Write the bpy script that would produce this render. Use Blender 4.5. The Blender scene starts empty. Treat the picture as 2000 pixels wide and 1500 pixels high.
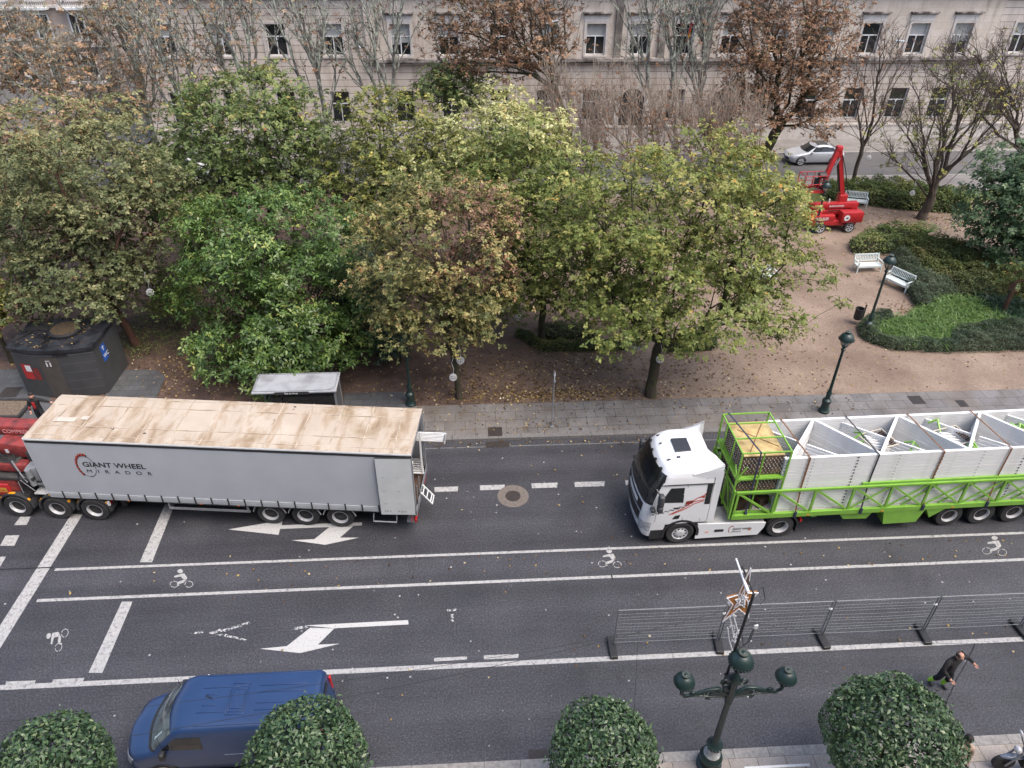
import bpy, bmesh, math, random
import numpy as np
from mathutils import Vector, Matrix
PI = math.pi
R = math.radians
SC = bpy.context.scene
COL = SC.collection
random.seed(7)
RNG = np.random.default_rng(7)

# ---------------------------------------------------------------- camera
CF, CP, CR, CY, CH = 1449.53, 0.623638, 0.00985, -0.0622825, 20.68
_f = Vector((-math.sin(CY) * math.cos(CP), math.cos(CY) * math.cos(CP), -math.sin(CP)))
_r = Vector((math.cos(CY), math.sin(CY), 0))
_u = _r.cross(_f)
CAMR = _r * math.cos(CR) + _u * math.sin(CR)
CAMU = -_r * math.sin(CR) + _u * math.cos(CR)
CAMF = _f
CAMO = Vector((0, 0, CH))
cam = bpy.data.cameras.new('camera')
cam.sensor_width = 36.0
cam.lens = CF * 36.0 / 2000.0
cam.clip_end = 2000
cam_o = bpy.data.objects.new('camera', cam)
COL.objects.link(cam_o)
M3 = Matrix((CAMR, CAMU, -CAMF)).transposed()
cam_o.matrix_world = Matrix.Translation(CAMO) @ M3.to_4x4()
SC.camera = cam_o

# ---------------------------------------------------------------- light: overcast day
W = bpy.data.worlds.new('World')
SC.world = W
W.use_nodes = True
wn = W.node_tree.nodes
sky = wn.new('ShaderNodeTexSky')
sky.sky_type = 'NISHITA'
sky.sun_disc = False
sky.sun_elevation = R(62)
sky.sun_rotation = R(128)
sky.air_density = 1.0
sky.dust_density = 4.0
sky.ozone_density = 1.0
bg = wn['Background']
W.node_tree.links.new(sky.outputs[0], bg.inputs['Color'])
bg.inputs['Strength'].default_value = 0.15
sun = bpy.data.lights.new('sun', 'SUN')
sun.energy = 1.1
sun.angle = R(45)
sun.color = (1.0, 0.95, 0.88)
sun_o = bpy.data.objects.new('sun', sun)
COL.objects.link(sun_o)
_el, _rot = R(62), R(128)
_sd = Vector((math.sin(_rot) * math.cos(_el), math.cos(_rot) * math.cos(_el), math.sin(_el)))
sun_o.rotation_euler = _sd.to_track_quat('Z', 'Y').to_euler()
sun_o.location = (0, -20, 60)
SC.view_settings.view_transform = 'Standard'
SC.view_settings.look = 'None'
SC.view_settings.gamma = 1
SC.view_settings.exposure = 1.05


# ---------------------------------------------------------------- measuring helpers (photo pixel -> world point)
def ray(px, py):
    return CAMF + CAMR * ((px - 1000) / CF) - CAMU * ((py - 750) / CF)


def G(px, py, z=0.0):
    d = ray(px, py)
    return CAMO + d * ((z - CH) / d.z)


def AY(px, py, y):
    d = ray(px, py)
    return CAMO + d * (y / d.y)


def depth(p):
    return (Vector(p) - CAMO).dot(CAMF)


# ---------------------------------------------------------------- object helpers
def tag(o, label=None, cat=None, group=None, kind=None):
    if label: o['label'] = label
    if cat: o['category'] = cat
    if group: o['group'] = group
    if kind: o['kind'] = kind
    return o


def thing(name, label, cat, loc=(0, 0, 0), rz=0.0, group=None):
    o = bpy.data.objects.new(name, None)
    o.empty_display_size = 0.3
    COL.objects.link(o)
    o.location = loc
    o.rotation_euler = (0, 0, rz)
    return tag(o, label, cat, group)


def link(name, me, parent=None, loc=None, rot=None):
    o = bpy.data.objects.new(name, me)
    COL.objects.link(o)
    if parent is not None: o.parent = parent
    if loc is not None: o.location = loc
    if rot is not None: o.rotation_euler = rot
    return o


def kids(o):
    return [c for c in COL.objects if c.parent == o]


def dup(o, parent=None, loc=None, rz=None, label=None):
    tree = {}
    for c in COL.objects:
        if c.parent is not None: tree.setdefault(c.parent.name, []).append(c)

    def rec(s, par):
        c = s.copy()
        COL.objects.link(c)
        c.parent = par
        for k in tree.get(s.name, []): rec(k, c)
        return c
    c = rec(o, parent)
    if loc is not None: c.location = loc
    if rz is not None: c.rotation_euler = (0, 0, rz)
    if label: c['label'] = label
    return c


class MB:
    """collects polygons and links them as one mesh"""

    def __init__(s):
        s.v = []; s.f = []; s.m = []; s.cur = 0

    def mat(s, i):
        s.cur = i
        return s

    def add(s, vs, fs):
        b = len(s.v)
        s.v += [tuple(p) for p in vs]
        s.f += [[b + i for i in f] for f in fs]
        s.m += [s.cur] * len(fs)
        return s

    def box(s, c, d, rot=None, piv=None):
        c = Vector(c); x, y, z = d[0] / 2, d[1] / 2, d[2] / 2
        P = [Vector((a, b, e)) for a in (-x, x) for b in (-y, y) for e in (-z, z)]
        if rot is not None: P = [rot @ p for p in P]
        P = [p + c for p in P]
        return s.add(P, [(0, 1, 3, 2), (4, 6, 7, 5), (0, 4, 5, 1), (2, 3, 7, 6), (0, 2, 6, 4), (1, 5, 7, 3)])

    def b2(s, x0, x1, y0, y1, z0, z1):
        return s.box(((x0 + x1) / 2, (y0 + y1) / 2, (z0 + z1) / 2), (x1 - x0, y1 - y0, z1 - z0))

    def rbox(s, c, d, r=0.03, rot=None, seg=2):
        bm = bmesh.new()
        bmesh.ops.create_cube(bm, size=1)
        for v in bm.verts: v.co = Vector((v.co.x * d[0], v.co.y * d[1], v.co.z * d[2]))
        bmesh.ops.bevel(bm, geom=bm.edges[:], offset=r, segments=seg, affect='EDGES', profile=0.5)
        bm.verts.ensure_lookup_table()
        P = [(rot @ v.co if rot is not None else v.co) + Vector(c) for v in bm.verts]
        F = [[v.index for v in f.verts] for f in bm.faces]
        bm.free()
        return s.add(P, F)

    def bar(s, a, b, w, h=None, up=(0, 0, 1)):
        """rectangular bar from a to b"""
        a, b = Vector(a), Vector(b)
        h = h or w
        d = b - a; L = d.length
        if L < 1e-6: return s
        d.normalize()
        u = Vector(up)
        if abs(d.dot(u)) > 0.98: u = Vector((1, 0, 0)) if abs(d.x) < .9 else Vector((0, 1, 0))
        r = d.cross(u).normalized(); u = r.cross(d)
        P = []
        for q in (a, b):
            for i, j in ((-1, -1), (1, -1), (1, 1), (-1, 1)): P.append(q + r * (i * w / 2) + u * (j * h / 2))
        return s.add(P, [(3, 2, 1, 0), (4, 5, 6, 7), (0, 1, 5, 4), (1, 2, 6, 5), (2, 3, 7, 6), (3, 0, 4, 7)])

    def tube(s, pts, r, n=8, cap=True):
        pts = [Vector(p) for p in pts]
        if not hasattr(r, '__len__'): r = [r] * len(pts)
        P = []; F = []
        prev = None
        for i, p in enumerate(pts):
            d = (pts[min(i + 1, len(pts) - 1)] - pts[max(i - 1, 0)]).normalized()
            if prev is None:
                u = Vector((0, 0, 1)) if abs(d.z) < .9 else Vector((1, 0, 0))
                u = (u - d * u.dot(d)).normalized()
            else:
                u = (prev - d * prev.dot(d)).normalized()
            prev = u; w = d.cross(u)
            for k in range(n):
                a = 2 * PI * k / n
                P.append(p + (u * math.cos(a) + w * math.sin(a)) * r[i])
        for i in range(len(pts) - 1):
            for k in range(n):
                F.append((i * n + k, i * n + (k + 1) % n, (i + 1) * n + (k + 1) % n, (i + 1) * n + k))
        if cap:
            F.append(tuple(range(n))[::-1]); F.append(tuple((len(pts) - 1) * n + k for k in range(n)))
        return s.add(P, F)

    def lathe(s, prof, c=(0, 0, 0), n=20, axis='Z', rot=None, cap=(1, 1)):
        """prof: list of (r, h)"""
        P = []; F = []
        for (r, h) in prof:
            for k in range(n):
                a = 2 * PI * k / n
                q = Vector((r * math.cos(a), r * math.sin(a), h))
                if axis == 'Y': q = Vector((q.x, h, q.y))
                if axis == 'X': q = Vector((h, q.x, q.y))
                if rot is not None: q = rot @ q
                P.append(q + Vector(c))
        m = len(prof)
        for i in range(m - 1):
            for k in range(n): F.append((i * n + k, i * n + (k + 1) % n, (i + 1) * n + (k + 1) % n, (i + 1) * n + k))
        if cap[0]: F.append(tuple(range(n))[::-1])
        if cap[1]: F.append(tuple((m - 1) * n + k for k in range(n)))
        return s.add(P, F)

    def poly(s, pts):
        return s.add(pts, [tuple(range(len(pts)))])

    def prism(s, pts, off):
        """polygon pts extruded by vector off"""
        n = len(pts); off = Vector(off)
        P = [Vector(p) for p in pts] + [Vector(p) + off for p in pts]
        F = [tuple(range(n))[::-1], tuple(range(n, 2 * n))] + [(i, (i + 1) % n, n + (i + 1) % n, n + i) for i in range(n)]
        return s.add(P, F)

    def ell(s, c, r, n=14, m=9, rot=None):
        P = []; F = []
        for i in range(m + 1):
            t = PI * i / m
            for k in range(n):
                a = 2 * PI * k / n
                q = Vector((r[0] * math.sin(t) * math.cos(a), r[1] * math.sin(t) * math.sin(a), r[2] * math.cos(t)))
                if rot is not None: q = rot @ q
                P.append(q + Vector(c))
        for i in range(m):
            for k in range(n): F.append((i * n + k, (i + 1) * n + k, (i + 1) * n + (k + 1) % n, i * n + (k + 1) % n))
        return s.add(P, F)

    def grid(s, P, nu, nv, closeu=False):
        F = []
        for j in range(nv - 1):
            for i in range(nu if closeu else nu - 1):
                a = j * nu + i; b = j * nu + (i + 1) % nu
                F.append((a, b, b + nu, a + nu))
        return s.add(P, F)

    def mesh(s, name, mats, smooth=None):
        me = bpy.data.meshes.new(name)
        me.from_pydata(s.v, [], s.f)
        if not isinstance(mats, (list, tuple)): mats = [mats]
        for m in mats: me.materials.append(m)
        if len(mats) > 1: me.polygons.foreach_set('material_index', s.m)
        bm = bmesh.new(); bm.from_mesh(me)
        bmesh.ops.remove_doubles(bm, verts=bm.verts[:], dist=1e-5)
        bmesh.ops.recalc_face_normals(bm, faces=bm.faces[:])
        bm.to_mesh(me); bm.free()
        if smooth is not None:
            me.polygons.foreach_set('use_smooth', [True] * len(me.polygons))
            me.set_sharp_from_angle(angle=R(smooth))
        me.update()
        return me

    def build(s, name, mats, parent=None, smooth=None, loc=None, rot=None):
        return link(name, s.mesh(name, mats, smooth), parent, loc, rot)


# ---------------------------------------------------------------- materials
def _new(name):
    m = bpy.data.materials.new(name)
    m.use_nodes = True
    return m, m.node_tree, m.node_tree.nodes['Principled BSDF']


def ramp(t, stops, interp='LINEAR'):
    n = t.nodes.new('ShaderNodeValToRGB')
    cr = n.color_ramp
    cr.interpolation = interp
    while len(cr.elements) < len(stops): cr.elements.new(0.5)
    for e, (p, c) in zip(cr.elements, stops):
        e.position = p
        e.color = (*c, 1) if len(c) == 3 else c
    return n


def noise(t, scale, detail=5, rough=.55, coord='Object', stretch=None, dist=0.0):
    tc = t.nodes.new('ShaderNodeTexCoord')
    n = t.nodes.new('ShaderNodeTexNoise')
    n.inputs['Scale'].default_value = scale
    n.inputs['Detail'].default_value = detail
    n.inputs['Roughness'].default_value = rough
    n.inputs['Distortion'].default_value = dist
    if stretch:
        mp = t.nodes.new('ShaderNodeMapping')
        mp.inputs['Scale'].default_value = stretch
        t.links.new(tc.outputs[coord], mp.inputs[0]); t.links.new(mp.outputs[0], n.inputs[0])
    else:
        t.links.new(tc.outputs[coord], n.inputs[0])
    return n


def mix(t, a, b, fac, mode='MIX'):
    n = t.nodes.new('ShaderNodeMix')
    n.data_type = 'RGBA'
    n.blend_type = mode
    for sock, v in ((n.inputs[0], fac), (n.inputs[6], a), (n.inputs[7], b)):
        if hasattr(v, 'links') or isinstance(v, bpy.types.NodeSocket): t.links.new(v, sock)
        elif isinstance(v, (tuple, list)): sock.default_value = (*v, 1) if len(v) == 3 else v
        else: sock.default_value = v
    return n.outputs[2]


def bump(t, bsdf, h, strength=.3, dist=.01):
    b = t.nodes.new('ShaderNodeBump')
    b.inputs['Strength'].default_value = strength
    b.inputs['Distance'].default_value = dist
    t.links.new(h, b.inputs['Height'])
    t.links.new(b.outputs[0], bsdf.inputs['Normal'])


def pm(name, c1, c2=None, scale=3.0, lo=.35, hi=.7, rough=.5, metal=0.0, spec=.5, coat=0.0, bs=0.0, bscale=40, stretch=None, detail=6):
    """plain procedural material: two real colours of the thing mixed by noise, with a little relief"""
    m, t, b = _new(name)
    if c2 is None: c2 = tuple(x * .82 for x in c1)
    n = noise(t, scale, detail, stretch=stretch)
    r = ramp(t, [(lo, c1), (hi, c2)])
    t.links.new(n.outputs['Fac'], r.inputs[0])
    t.links.new(r.outputs[0], b.inputs['Base Color'])
    b.inputs['Roughness'].default_value = rough
    b.inputs['Metallic'].default_value = metal
    b.inputs['Specular IOR Level'].default_value = spec
    b.inputs['Coat Weight'].default_value = coat
    b.inputs['Coat Roughness'].default_value = .08
    if bs:
        n2 = noise(t, bscale, 4)
        bump(t, b, n2.outputs['Fac'], bs, .01)
    return m


def leafmat(name, stops, rough=.5, spec=.35, transl=.25):
    """leaf colours picked per leaf by its own 'tone' value"""
    m, t, b = _new(name)
    at = t.nodes.new('ShaderNodeAttribute'); at.attribute_name = 'tone'
    r = ramp(t, stops)
    t.links.new(at.outputs['Fac'], r.inputs[0])
    t.links.new(r.outputs[0], b.inputs['Base Color'])
    b.inputs['Roughness'].default_value = rough
    b.inputs['Specular IOR Level'].default_value = spec
    tr = t.nodes.new('ShaderNodeBsdfTranslucent')
    t.links.new(r.outputs[0], tr.inputs[0])
    mx = t.nodes.new('ShaderNodeMixShader')
    mx.inputs[0].default_value = transl
    t.links.new(b.outputs[0], mx.inputs[1]); t.links.new(tr.outputs[0], mx.inputs[2])
    t.links.new(mx.outputs[0], t.nodes['Material Output'].inputs[0])
    return m


MAT = {}
MAT['white_paint'] = pm('white_paint', (.80, .80, .80), (.74, .74, .73), scale=1.2, rough=.35, coat=.25)
MAT['white_steel'] = pm('white_steel', (.76, .76, .755), (.62, .61, .585), scale=2.2, lo=.5, hi=.8, rough=.5)
MAT['white_plastic'] = pm('white_plastic', (.75, .76, .76), rough=.4)
MAT['cab_white'] = pm('cab_white', (.80, .81, .82), (.75, .76, .77), scale=.8, rough=.25, coat=.6)
MAT['lime'] = pm('lime_paint', (.21, .44, .055), (.175, .37, .05), scale=2.5, rough=.42, coat=.1)
MAT['black_plastic'] = pm('black_plastic', (.018, .018, .02), (.03, .03, .03), scale=6, rough=.5)
MAT['black_metal'] = pm('black_metal', (.022, .022, .024), (.04, .038, .036), scale=5, rough=.55, metal=.2)
MAT['rubber'] = pm('rubber', (.022, .022, .023), (.045, .044, .043), scale=4, rough=.8, bs=.3, bscale=60)
MAT['chassis'] = pm('chassis', (.028, .028, .03), (.06, .057, .053), scale=4, rough=.7)
MAT['rim'] = pm('rim_steel', (.62, .62, .63), (.48, .48, .49), scale=8, rough=.4, metal=.15)
MAT['steel'] = pm('galvanised_steel', (.34, .35, .37), (.25, .26, .28), scale=10, rough=.45, metal=.4)
MAT['fence_wire'] = pm('fence_wire', (.21, .22, .235), (.15, .16, .17), scale=10, rough=.5, metal=.3)
MAT['glass'] = pm('dark_glass', (.012, .014, .016), (.02, .024, .026), scale=1.5, rough=.05, spec=.8)
MAT['red'] = pm('red_paint', (.44, .024, .028), (.36, .021, .024), scale=3, rough=.38, coat=.2)
MAT['faded_red'] = pm('faded_red_paint', (.30, .045, .042), (.07, .022, .02), scale=3.2, lo=.42, hi=.72, rough=.6, bs=.3)
MAT['blue'] = pm('blue_paint', (.019, .049, .135), (.016, .042, .12), scale=1.2, rough=.35, coat=.35)
MAT['silver'] = pm('silver_paint', (.62, .64, .67), (.58, .60, .63), scale=1, rough=.3, metal=.35, coat=.5)
MAT['lamp_green'] = pm('lamp_green_paint', (.009, .026, .024), (.015, .036, .032), scale=7, rough=.42, coat=.12)
MAT['orange'] = pm('orange_plastic', (.75, .20, .02), rough=.4)
MAT['amber'] = pm('amber_lens', (.8, .35, .02), rough=.3)
MAT['red_lens'] = pm('red_lens', (.55, .02, .02), rough=.2)
MAT['bench_white'] = pm('bench_white_paint', (.60, .66, .64), (.50, .56, .53), scale=8, lo=.45, hi=.8, rough=.5)
MAT['skin'] = pm('skin', (.55, .30, .22), (.50, .26, .19), scale=20, rough=.55)
MAT['curtain'] = pm('curtain_grey', (.45, .47, .50), (.41, .43, .46), scale=.7, rough=.42, bs=.12, bscale=1.6)
MAT['wood_dark'] = pm('dark_wood', (.075, .04, .025), (.04, .022, .016), scale=5, rough=.7, stretch=(1, 8, 8))
MAT['ply'] = pm('golden_plywood', (.56, .43, .20), (.36, .23, .09), scale=2.6, lo=.4, hi=.68, rough=.55)
MAT['strap_brown'] = pm('strap_brown', (.20, .085, .03), (.14, .06, .025), scale=14, rough=.8)
MAT['strap_dark'] = pm('strap_dark', (.03, .028, .028), rough=.8)
MAT['strap_blue'] = pm('strap_blue', (.025, .035, .07), rough=.8)
MAT['black_ink'] = pm('black_ink', (.012, .012, .014), rough=.5)
MAT['red_ink'] = pm('red_ink', (.5, .06, .03), rough=.5)
MAT['white_ink'] = pm('white_ink', (.8, .8, .8), rough=.5)
MAT['pink_ink'] = pm('pink_ink', (.75, .35, .35), rough=.5)
MAT['blue_sign'] = pm('blue_sign', (.02, .10, .42), rough=.35)

# ---------------------------------------------------------------- ground, roads, pavements
Y_KERB_N, Y_KERB_F, Y_PAVE_F = 10.62, 24.55, 27.0
Y_RD2_N, Y_RD2_F, Y_WALL = 55.4, 60.8, 64.5
XL, XR = -75, 95


def sheet(x0, x1, y0, y1, z, nx=1, ny=1):
    mb = MB()
    P = [(x0 + (x1 - x0) * i / nx, y0 + (y1 - y0) * j / ny, z) for j in range(ny + 1) for i in range(nx + 1)]
    return mb.grid(P, nx + 1, ny + 1)


def struct(o):
    return tag(o, kind='structure')


m, t, b = _new('bare_earth')
n = noise(t, .35, 8); r = ramp(t, [(.35, (.10, .075, .055)), (.65, (.15, .11, .085))])
t.links.new(n.outputs[0], r.inputs[0]); t.links.new(r.outputs[0], b.inputs['Base Color']); b.inputs['Roughness'].default_value = .9
struct(sheet(-900, 900, -300, 1400, -.16).build('ground', m))

# asphalt
m, t, b = _new('asphalt')
n1 = noise(t, .5, 6); r1 = ramp(t, [(.3, (.040, .040, .047)), (.7, (.057, .057, .065))])
t.links.new(n1.outputs[0], r1.inputs[0])
n2 = noise(t, 17, 5, .85); r2 = ramp(t, [(.36, (.40, .40, .40)), (.52, (1.0, 1.0, 1.0)), (.66, (2.5, 2.5, 2.5))])
t.links.new(n2.outputs[0], r2.inputs[0])
c = mix(t, r1.outputs[0], r2.outputs[0], 1.0, 'MULTIPLY')
# long tyre-polished bands and pale specks of trodden gum
ns = noise(t, .55, 3, .5, stretch=(.05, 1.6, 1)); rs = ramp(t, [(.36, (.76, .76, .76)), (.64, (1.18, 1.18, 1.18))])
t.links.new(ns.outputs[0], rs.inputs[0])
c = mix(t, c, rs.outputs[0], 1.0, 'MULTIPLY')
vo = t.nodes.new('ShaderNodeTexVoronoi'); vo.inputs['Scale'].default_value = 2.6
tc = t.nodes.new('ShaderNodeTexCoord'); t.links.new(tc.outputs['Object'], vo.inputs['Vector'])
rv = ramp(t, [(0.07, (1, 1, 1)), (.10, (0, 0, 0))]); t.links.new(vo.outputs['Distance'], rv.inputs[0])
rc = ramp(t, [(.60, (0, 0, 0)), (.74, (1, 1, 1))]); t.links.new(vo.outputs['Color'], rc.inputs[0])
sp = mix(t, rv.outputs[0], rc.outputs[0], 1.0, 'MULTIPLY')
nb_ = noise(t, .16, 6, .62, dist=.6); rb_ = ramp(t, [(.36, (.74, .74, .74)), (.44, (.97, .97, .97)), (.62, (1.0, 1.0, 1.0)), (.72, (1.16, 1.15, 1.13))]); t.links.new(nb_.outputs[0], rb_.inputs[0])
c = mix(t, c, rb_.outputs[0], 1.0, 'MULTIPLY')
c = mix(t, c, (.42, .41, .40), sp)
t.links.new(c, b.inputs['Base Color'])
nr = noise(t, 1.2, 4); rr = ramp(t, [(.3, (.52, .52, .52)), (.7, (.74, .74, .74))]); t.links.new(nr.outputs[0], rr.inputs[0])
t.links.new(rr.outputs[0], b.inputs['Roughness'])
bump(t, b, n2.outputs[0], .5, .006)
MAT['asphalt'] = m
road = struct(sheet(XL, XR, Y_KERB_N, Y_KERB_F, 0.0).build('road', m))

# far street behind the park, greyer
m, t, b = _new('far_asphalt')
n1 = noise(t, .5, 6); r1 = ramp(t, [(.3, (.10, .097, .096)), (.7, (.135, .13, .128))]); t.links.new(n1.outputs[0], r1.inputs[0])
n2 = noise(t, 30, 3, .7); r2 = ramp(t, [(.35, (.7, .7, .7)), (.7, (1.35, 1.35, 1.35))]); t.links.new(n2.outputs[0], r2.inputs[0])
t.links.new(mix(t, r1.outputs[0], r2.outputs[0], 1.0, 'MULTIPLY'), b.inputs['Base Color']); b.inputs['Roughness'].default_value = .7
struct(sheet(XL - 60, XR, Y_RD2_N, Y_RD2_F, 0.0).build('back_street', m))
m_back = m
# a side street on the left runs away from the camera beside the park
struct(sheet(-62, -27.5, Y_RD2_F, 130, 0.004).build('side_street', m_back))


def slabs(name, c1, c2, mortar, sw, sh, dirt, msize=.012, off=.5, tint=None):
    m, t, b = _new(name)
    tc = t.nodes.new('ShaderNodeTexCoord')
    br = t.nodes.new('ShaderNodeTexBrick')
    br.offset = off
    br.inputs['Scale'].default_value = 1
    br.inputs['Brick Width'].default_value = sw
    br.inputs['Row Height'].default_value = sh
    br.inputs['Mortar Size'].default_value = msize
    br.inputs['Color1'].default_value = (*c1, 1)
    br.inputs['Color2'].default_value = (*c2, 1)
    br.inputs['Mortar'].default_value = (*mortar, 1)
    br.inputs['Bias'].default_value = 0
    t.links.new(tc.outputs['Object'], br.inputs[0])
    n1 = noise(t, .9, 7, .6); r1 = ramp(t, [(.35, dirt), (.6, (1, 1, 1))]); t.links.new(n1.outputs[0], r1.inputs[0])
    n2 = noise(t, 28, 4, .7); r2 = ramp(t, [(.3, (.72, .72, .72)), (.7, (1.25, 1.25, 1.25))]); t.links.new(n2.outputs[0], r2.inputs[0])
    c = mix(t, br.outputs['Color'], r1.outputs[0], .85, 'MULTIPLY')
    c = mix(t, c, r2.outputs[0], 1, 'MULTIPLY')
    if tint:
        n3 = noise(t, .25, 3); r3 = ramp(t, [(.45, (0, 0, 0)), (.7, (1, 1, 1))]); t.links.new(n3.outputs[0], r3.inputs[0])
        c = mix(t, c, tint, mix(t, (0, 0, 0), r3.outputs[0], .45))
    t.links.new(c, b.inputs['Base Color']); b.inputs['Roughness'].default_value = .7
    bump(t, b, br.outputs['Fac'], -.25, .01)
    return m


MAT['slab_far'] = slabs('grey_slabs', (.155, .15, .15), (.205, .195, .19), (.055, .05, .046), .9, .6, (.62, .58, .54), tint=(.17, .135, .105))
MAT['slab_near'] = slabs('beige_slabs', (.40, .345, .29), (.30, .285, .285), (.16, .14, .12), .8, .45, (.74, .70, .66))
KH = .13
struct(sheet(XL, XR, Y_KERB_F + .30, Y_PAVE_F, KH).build('far_pavement', MAT['slab_far']))
struct(sheet(XL, XR, -40, Y_KERB_N - .28, KH).build('near_pavement', MAT['slab_near']))
MAT['kerb'] = pm('granite_kerb', (.20, .19, .185), (.12, .115, .11), scale=9, rough=.75, bs=.4, bscale=25)
MAT['kerb_near'] = pm('granite_kerb_pale', (.33, .31, .29), (.20, .19, .18), scale=9, rough=.75, bs=.4, bscale=25)


def kerb(y0, y1, z1, name, mat, x0=XL, x1=XR):
    mb = MB(); x = x0
    while x < x1:
        mb.b2(x, min(x + 1.0, x1) - .012, y0, y1, -.1, z1); x += 1.0
    return struct(mb.build(name, mat))


kerb(Y_KERB_F, Y_KERB_F + .295, KH + .003, 'far_kerb', MAT['kerb'])
kerb(Y_KERB_N - .275, Y_KERB_N, KH + .003, 'near_kerb', MAT['kerb_near'])
kerb(Y_RD2_N - .3, Y_RD2_N, .12, 'back_street_kerb', MAT['kerb_near'])
kerb(Y_RD2_F, Y_RD2_F + .3, .12, 'back_street_far_kerb', MAT['kerb_near'], x0=-27.5)
# gutter strip along the far kerb
struct(sheet(XL, XR, Y_KERB_F - .42, Y_KERB_F - .37, .004).build('gutter_line', pm('gutter_grey', (.20, .20, .20), (.09, .09, .09), scale=6, rough=.8)))

# park gravel: reddish, littered on the left, where tree shade is put into the colour
m, t, b = _new('park_gravel')
tc = t.nodes.new('ShaderNodeTexCoord')
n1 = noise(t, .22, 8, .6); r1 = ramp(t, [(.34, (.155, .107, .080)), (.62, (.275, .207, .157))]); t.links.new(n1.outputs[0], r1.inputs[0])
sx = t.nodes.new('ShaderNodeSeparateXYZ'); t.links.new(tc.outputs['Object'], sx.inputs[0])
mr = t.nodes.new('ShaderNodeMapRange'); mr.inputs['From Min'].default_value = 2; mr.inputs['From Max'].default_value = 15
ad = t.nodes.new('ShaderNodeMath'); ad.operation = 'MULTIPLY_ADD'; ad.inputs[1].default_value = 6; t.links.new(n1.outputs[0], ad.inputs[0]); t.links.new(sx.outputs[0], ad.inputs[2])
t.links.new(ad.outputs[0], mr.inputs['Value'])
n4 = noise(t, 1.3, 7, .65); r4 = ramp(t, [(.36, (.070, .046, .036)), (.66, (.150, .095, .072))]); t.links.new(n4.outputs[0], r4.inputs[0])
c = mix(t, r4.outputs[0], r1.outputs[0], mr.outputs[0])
n2 = noise(t, 16, 4, .75); r2 = ramp(t, [(.3, (.62, .62, .62)), (.5, (1, 1, 1)), (.75, (1.4, 1.4, 1.4))]); t.links.new(n2.outputs[0], r2.inputs[0])
c = mix(t, c, r2.outputs[0], 1, 'MULTIPLY')
n3 = noise(t, 5, 5, .7, stretch=(1, 1.8, 1)); r3 = ramp(t, [(.28, (.55, .5, .46)), (.42, (1, 1, 1))]); t.links.new(n3.outputs[0], r3.inputs[0])
c = mix(t, c, r3.outputs[0], .8, 'MULTIPLY')
t.links.new(c, b.inputs['Base Color']); b.inputs['Roughness'].default_value = .9
bump(t, b, n2.outputs[0], .5, .01)
MAT['gravel'] = m
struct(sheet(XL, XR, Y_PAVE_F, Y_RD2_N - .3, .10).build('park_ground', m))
MAT['slab_back'] = slabs('back_slabs', (.23, .215, .20), (.27, .25, .235), (.13, .12, .11), 1.2, .8, (.8, .78, .76))
struct(sheet(-27.5, XR, Y_RD2_F + .3, Y_WALL + .2, .115).build('back_pavement', MAT['slab_back']))
struct(sheet(8, XR, 51.9, Y_RD2_N - .3, .104).build('park_path', MAT['slab_back']))
# grass strip and paved pads
MAT['grass_ground'] = pm('grass_soil', (.08, .115, .03), (.12, .13, .045), scale=3, rough=.9, bs=.4, bscale=50)
struct(sheet(18, XR, 49.9, 51.9, .108).build('lawn', MAT['grass_ground']))
MAT['grey_pad'] = slabs('grey_pad', (.085, .088, .095), (.105, .107, .113), (.05, .05, .05), .6, .4, (.7, .68, .66))
def pad(name, px, z=.135):
    mb = MB(); mb.poly([G(x, y, z) for x, y in px])
    return struct(mb.build(name, MAT['grey_pad']))
pad('paved_apron', [(205, 775), (225, 722), (305, 722), (323, 735), (300, 790), (210, 800)])
pad('paved_strip', [(672, 768), (793, 765), (795, 800), (672, 800)])
pad('paved_corner', [(-60, 735), (0, 722), (40, 720), (120, 800), (140, 830), (60, 870), (-60, 850)])

# ---------------------------------------------------------------- painted markings
m, t, b = _new('worn_road_paint')
n = noise(t, 9, 8, .7); r = ramp(t, [(.33, (.11, .11, .115)), (.46, (.38, .375, .37)), (.66, (.50, .49, .48))]); t.links.new(n.outputs[0], r.inputs[0])
n2 = noise(t, 55, 3, .7); r2 = ramp(t, [(.34, (.40, .40, .40)), (.5, (1, 1, 1))]); t.links.new(n2.outputs[0], r2.inputs[0])
t.links.new(mix(t, r.outputs[0], r2.outputs[0], .8, 'MULTIPLY'), b.inputs['Base Color']); b.inputs['Roughness'].default_value = .65
MAT['paint_worn'] = m
m, t, b = _new('road_paint')
n = noise(t, 14, 6, .7); r = ramp(t, [(.28, (.22, .22, .22)), (.46, (.49, .485, .475))]); t.links.new(n.outputs[0], r.inputs[0])
t.links.new(r.outputs[0], b.inputs['Base Color']); b.inputs['Roughness'].default_value = .6
MAT['paint'] = m
m, t, b = _new('faded_road_paint')
n = noise(t, 11, 6, .75); r = ramp(t, [(.47, (.055, .055, .062)), (.56, (.50, .50, .50))]); t.links.new(n.outputs[0], r.inputs[0])
t.links.new(r.outputs[0], b.inputs['Base Color']); b.inputs['Roughness'].default_value = .7
MAT['paint_faded'] = m


def mark(name, polys, mat='paint_worn', z=.005):
    mb = MB()
    for p in polys: mb.poly(p)
    return mb.build(name, MAT[mat], road)


def px_poly(px, z=.005):
    return [G(x, y, z) for x, y in px]


def strip(a, b_, w, z=.005):
    """painted strip between two photo points on the road, w metres wide"""
    a, b_ = G(*a, z), G(*b_, z)
    d = (b_ - a).normalized(); s = Vector((-d.y, d.x, 0)) * (w / 2)
    return [a - s, b_ - s, b_ + s, a + s]


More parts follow.
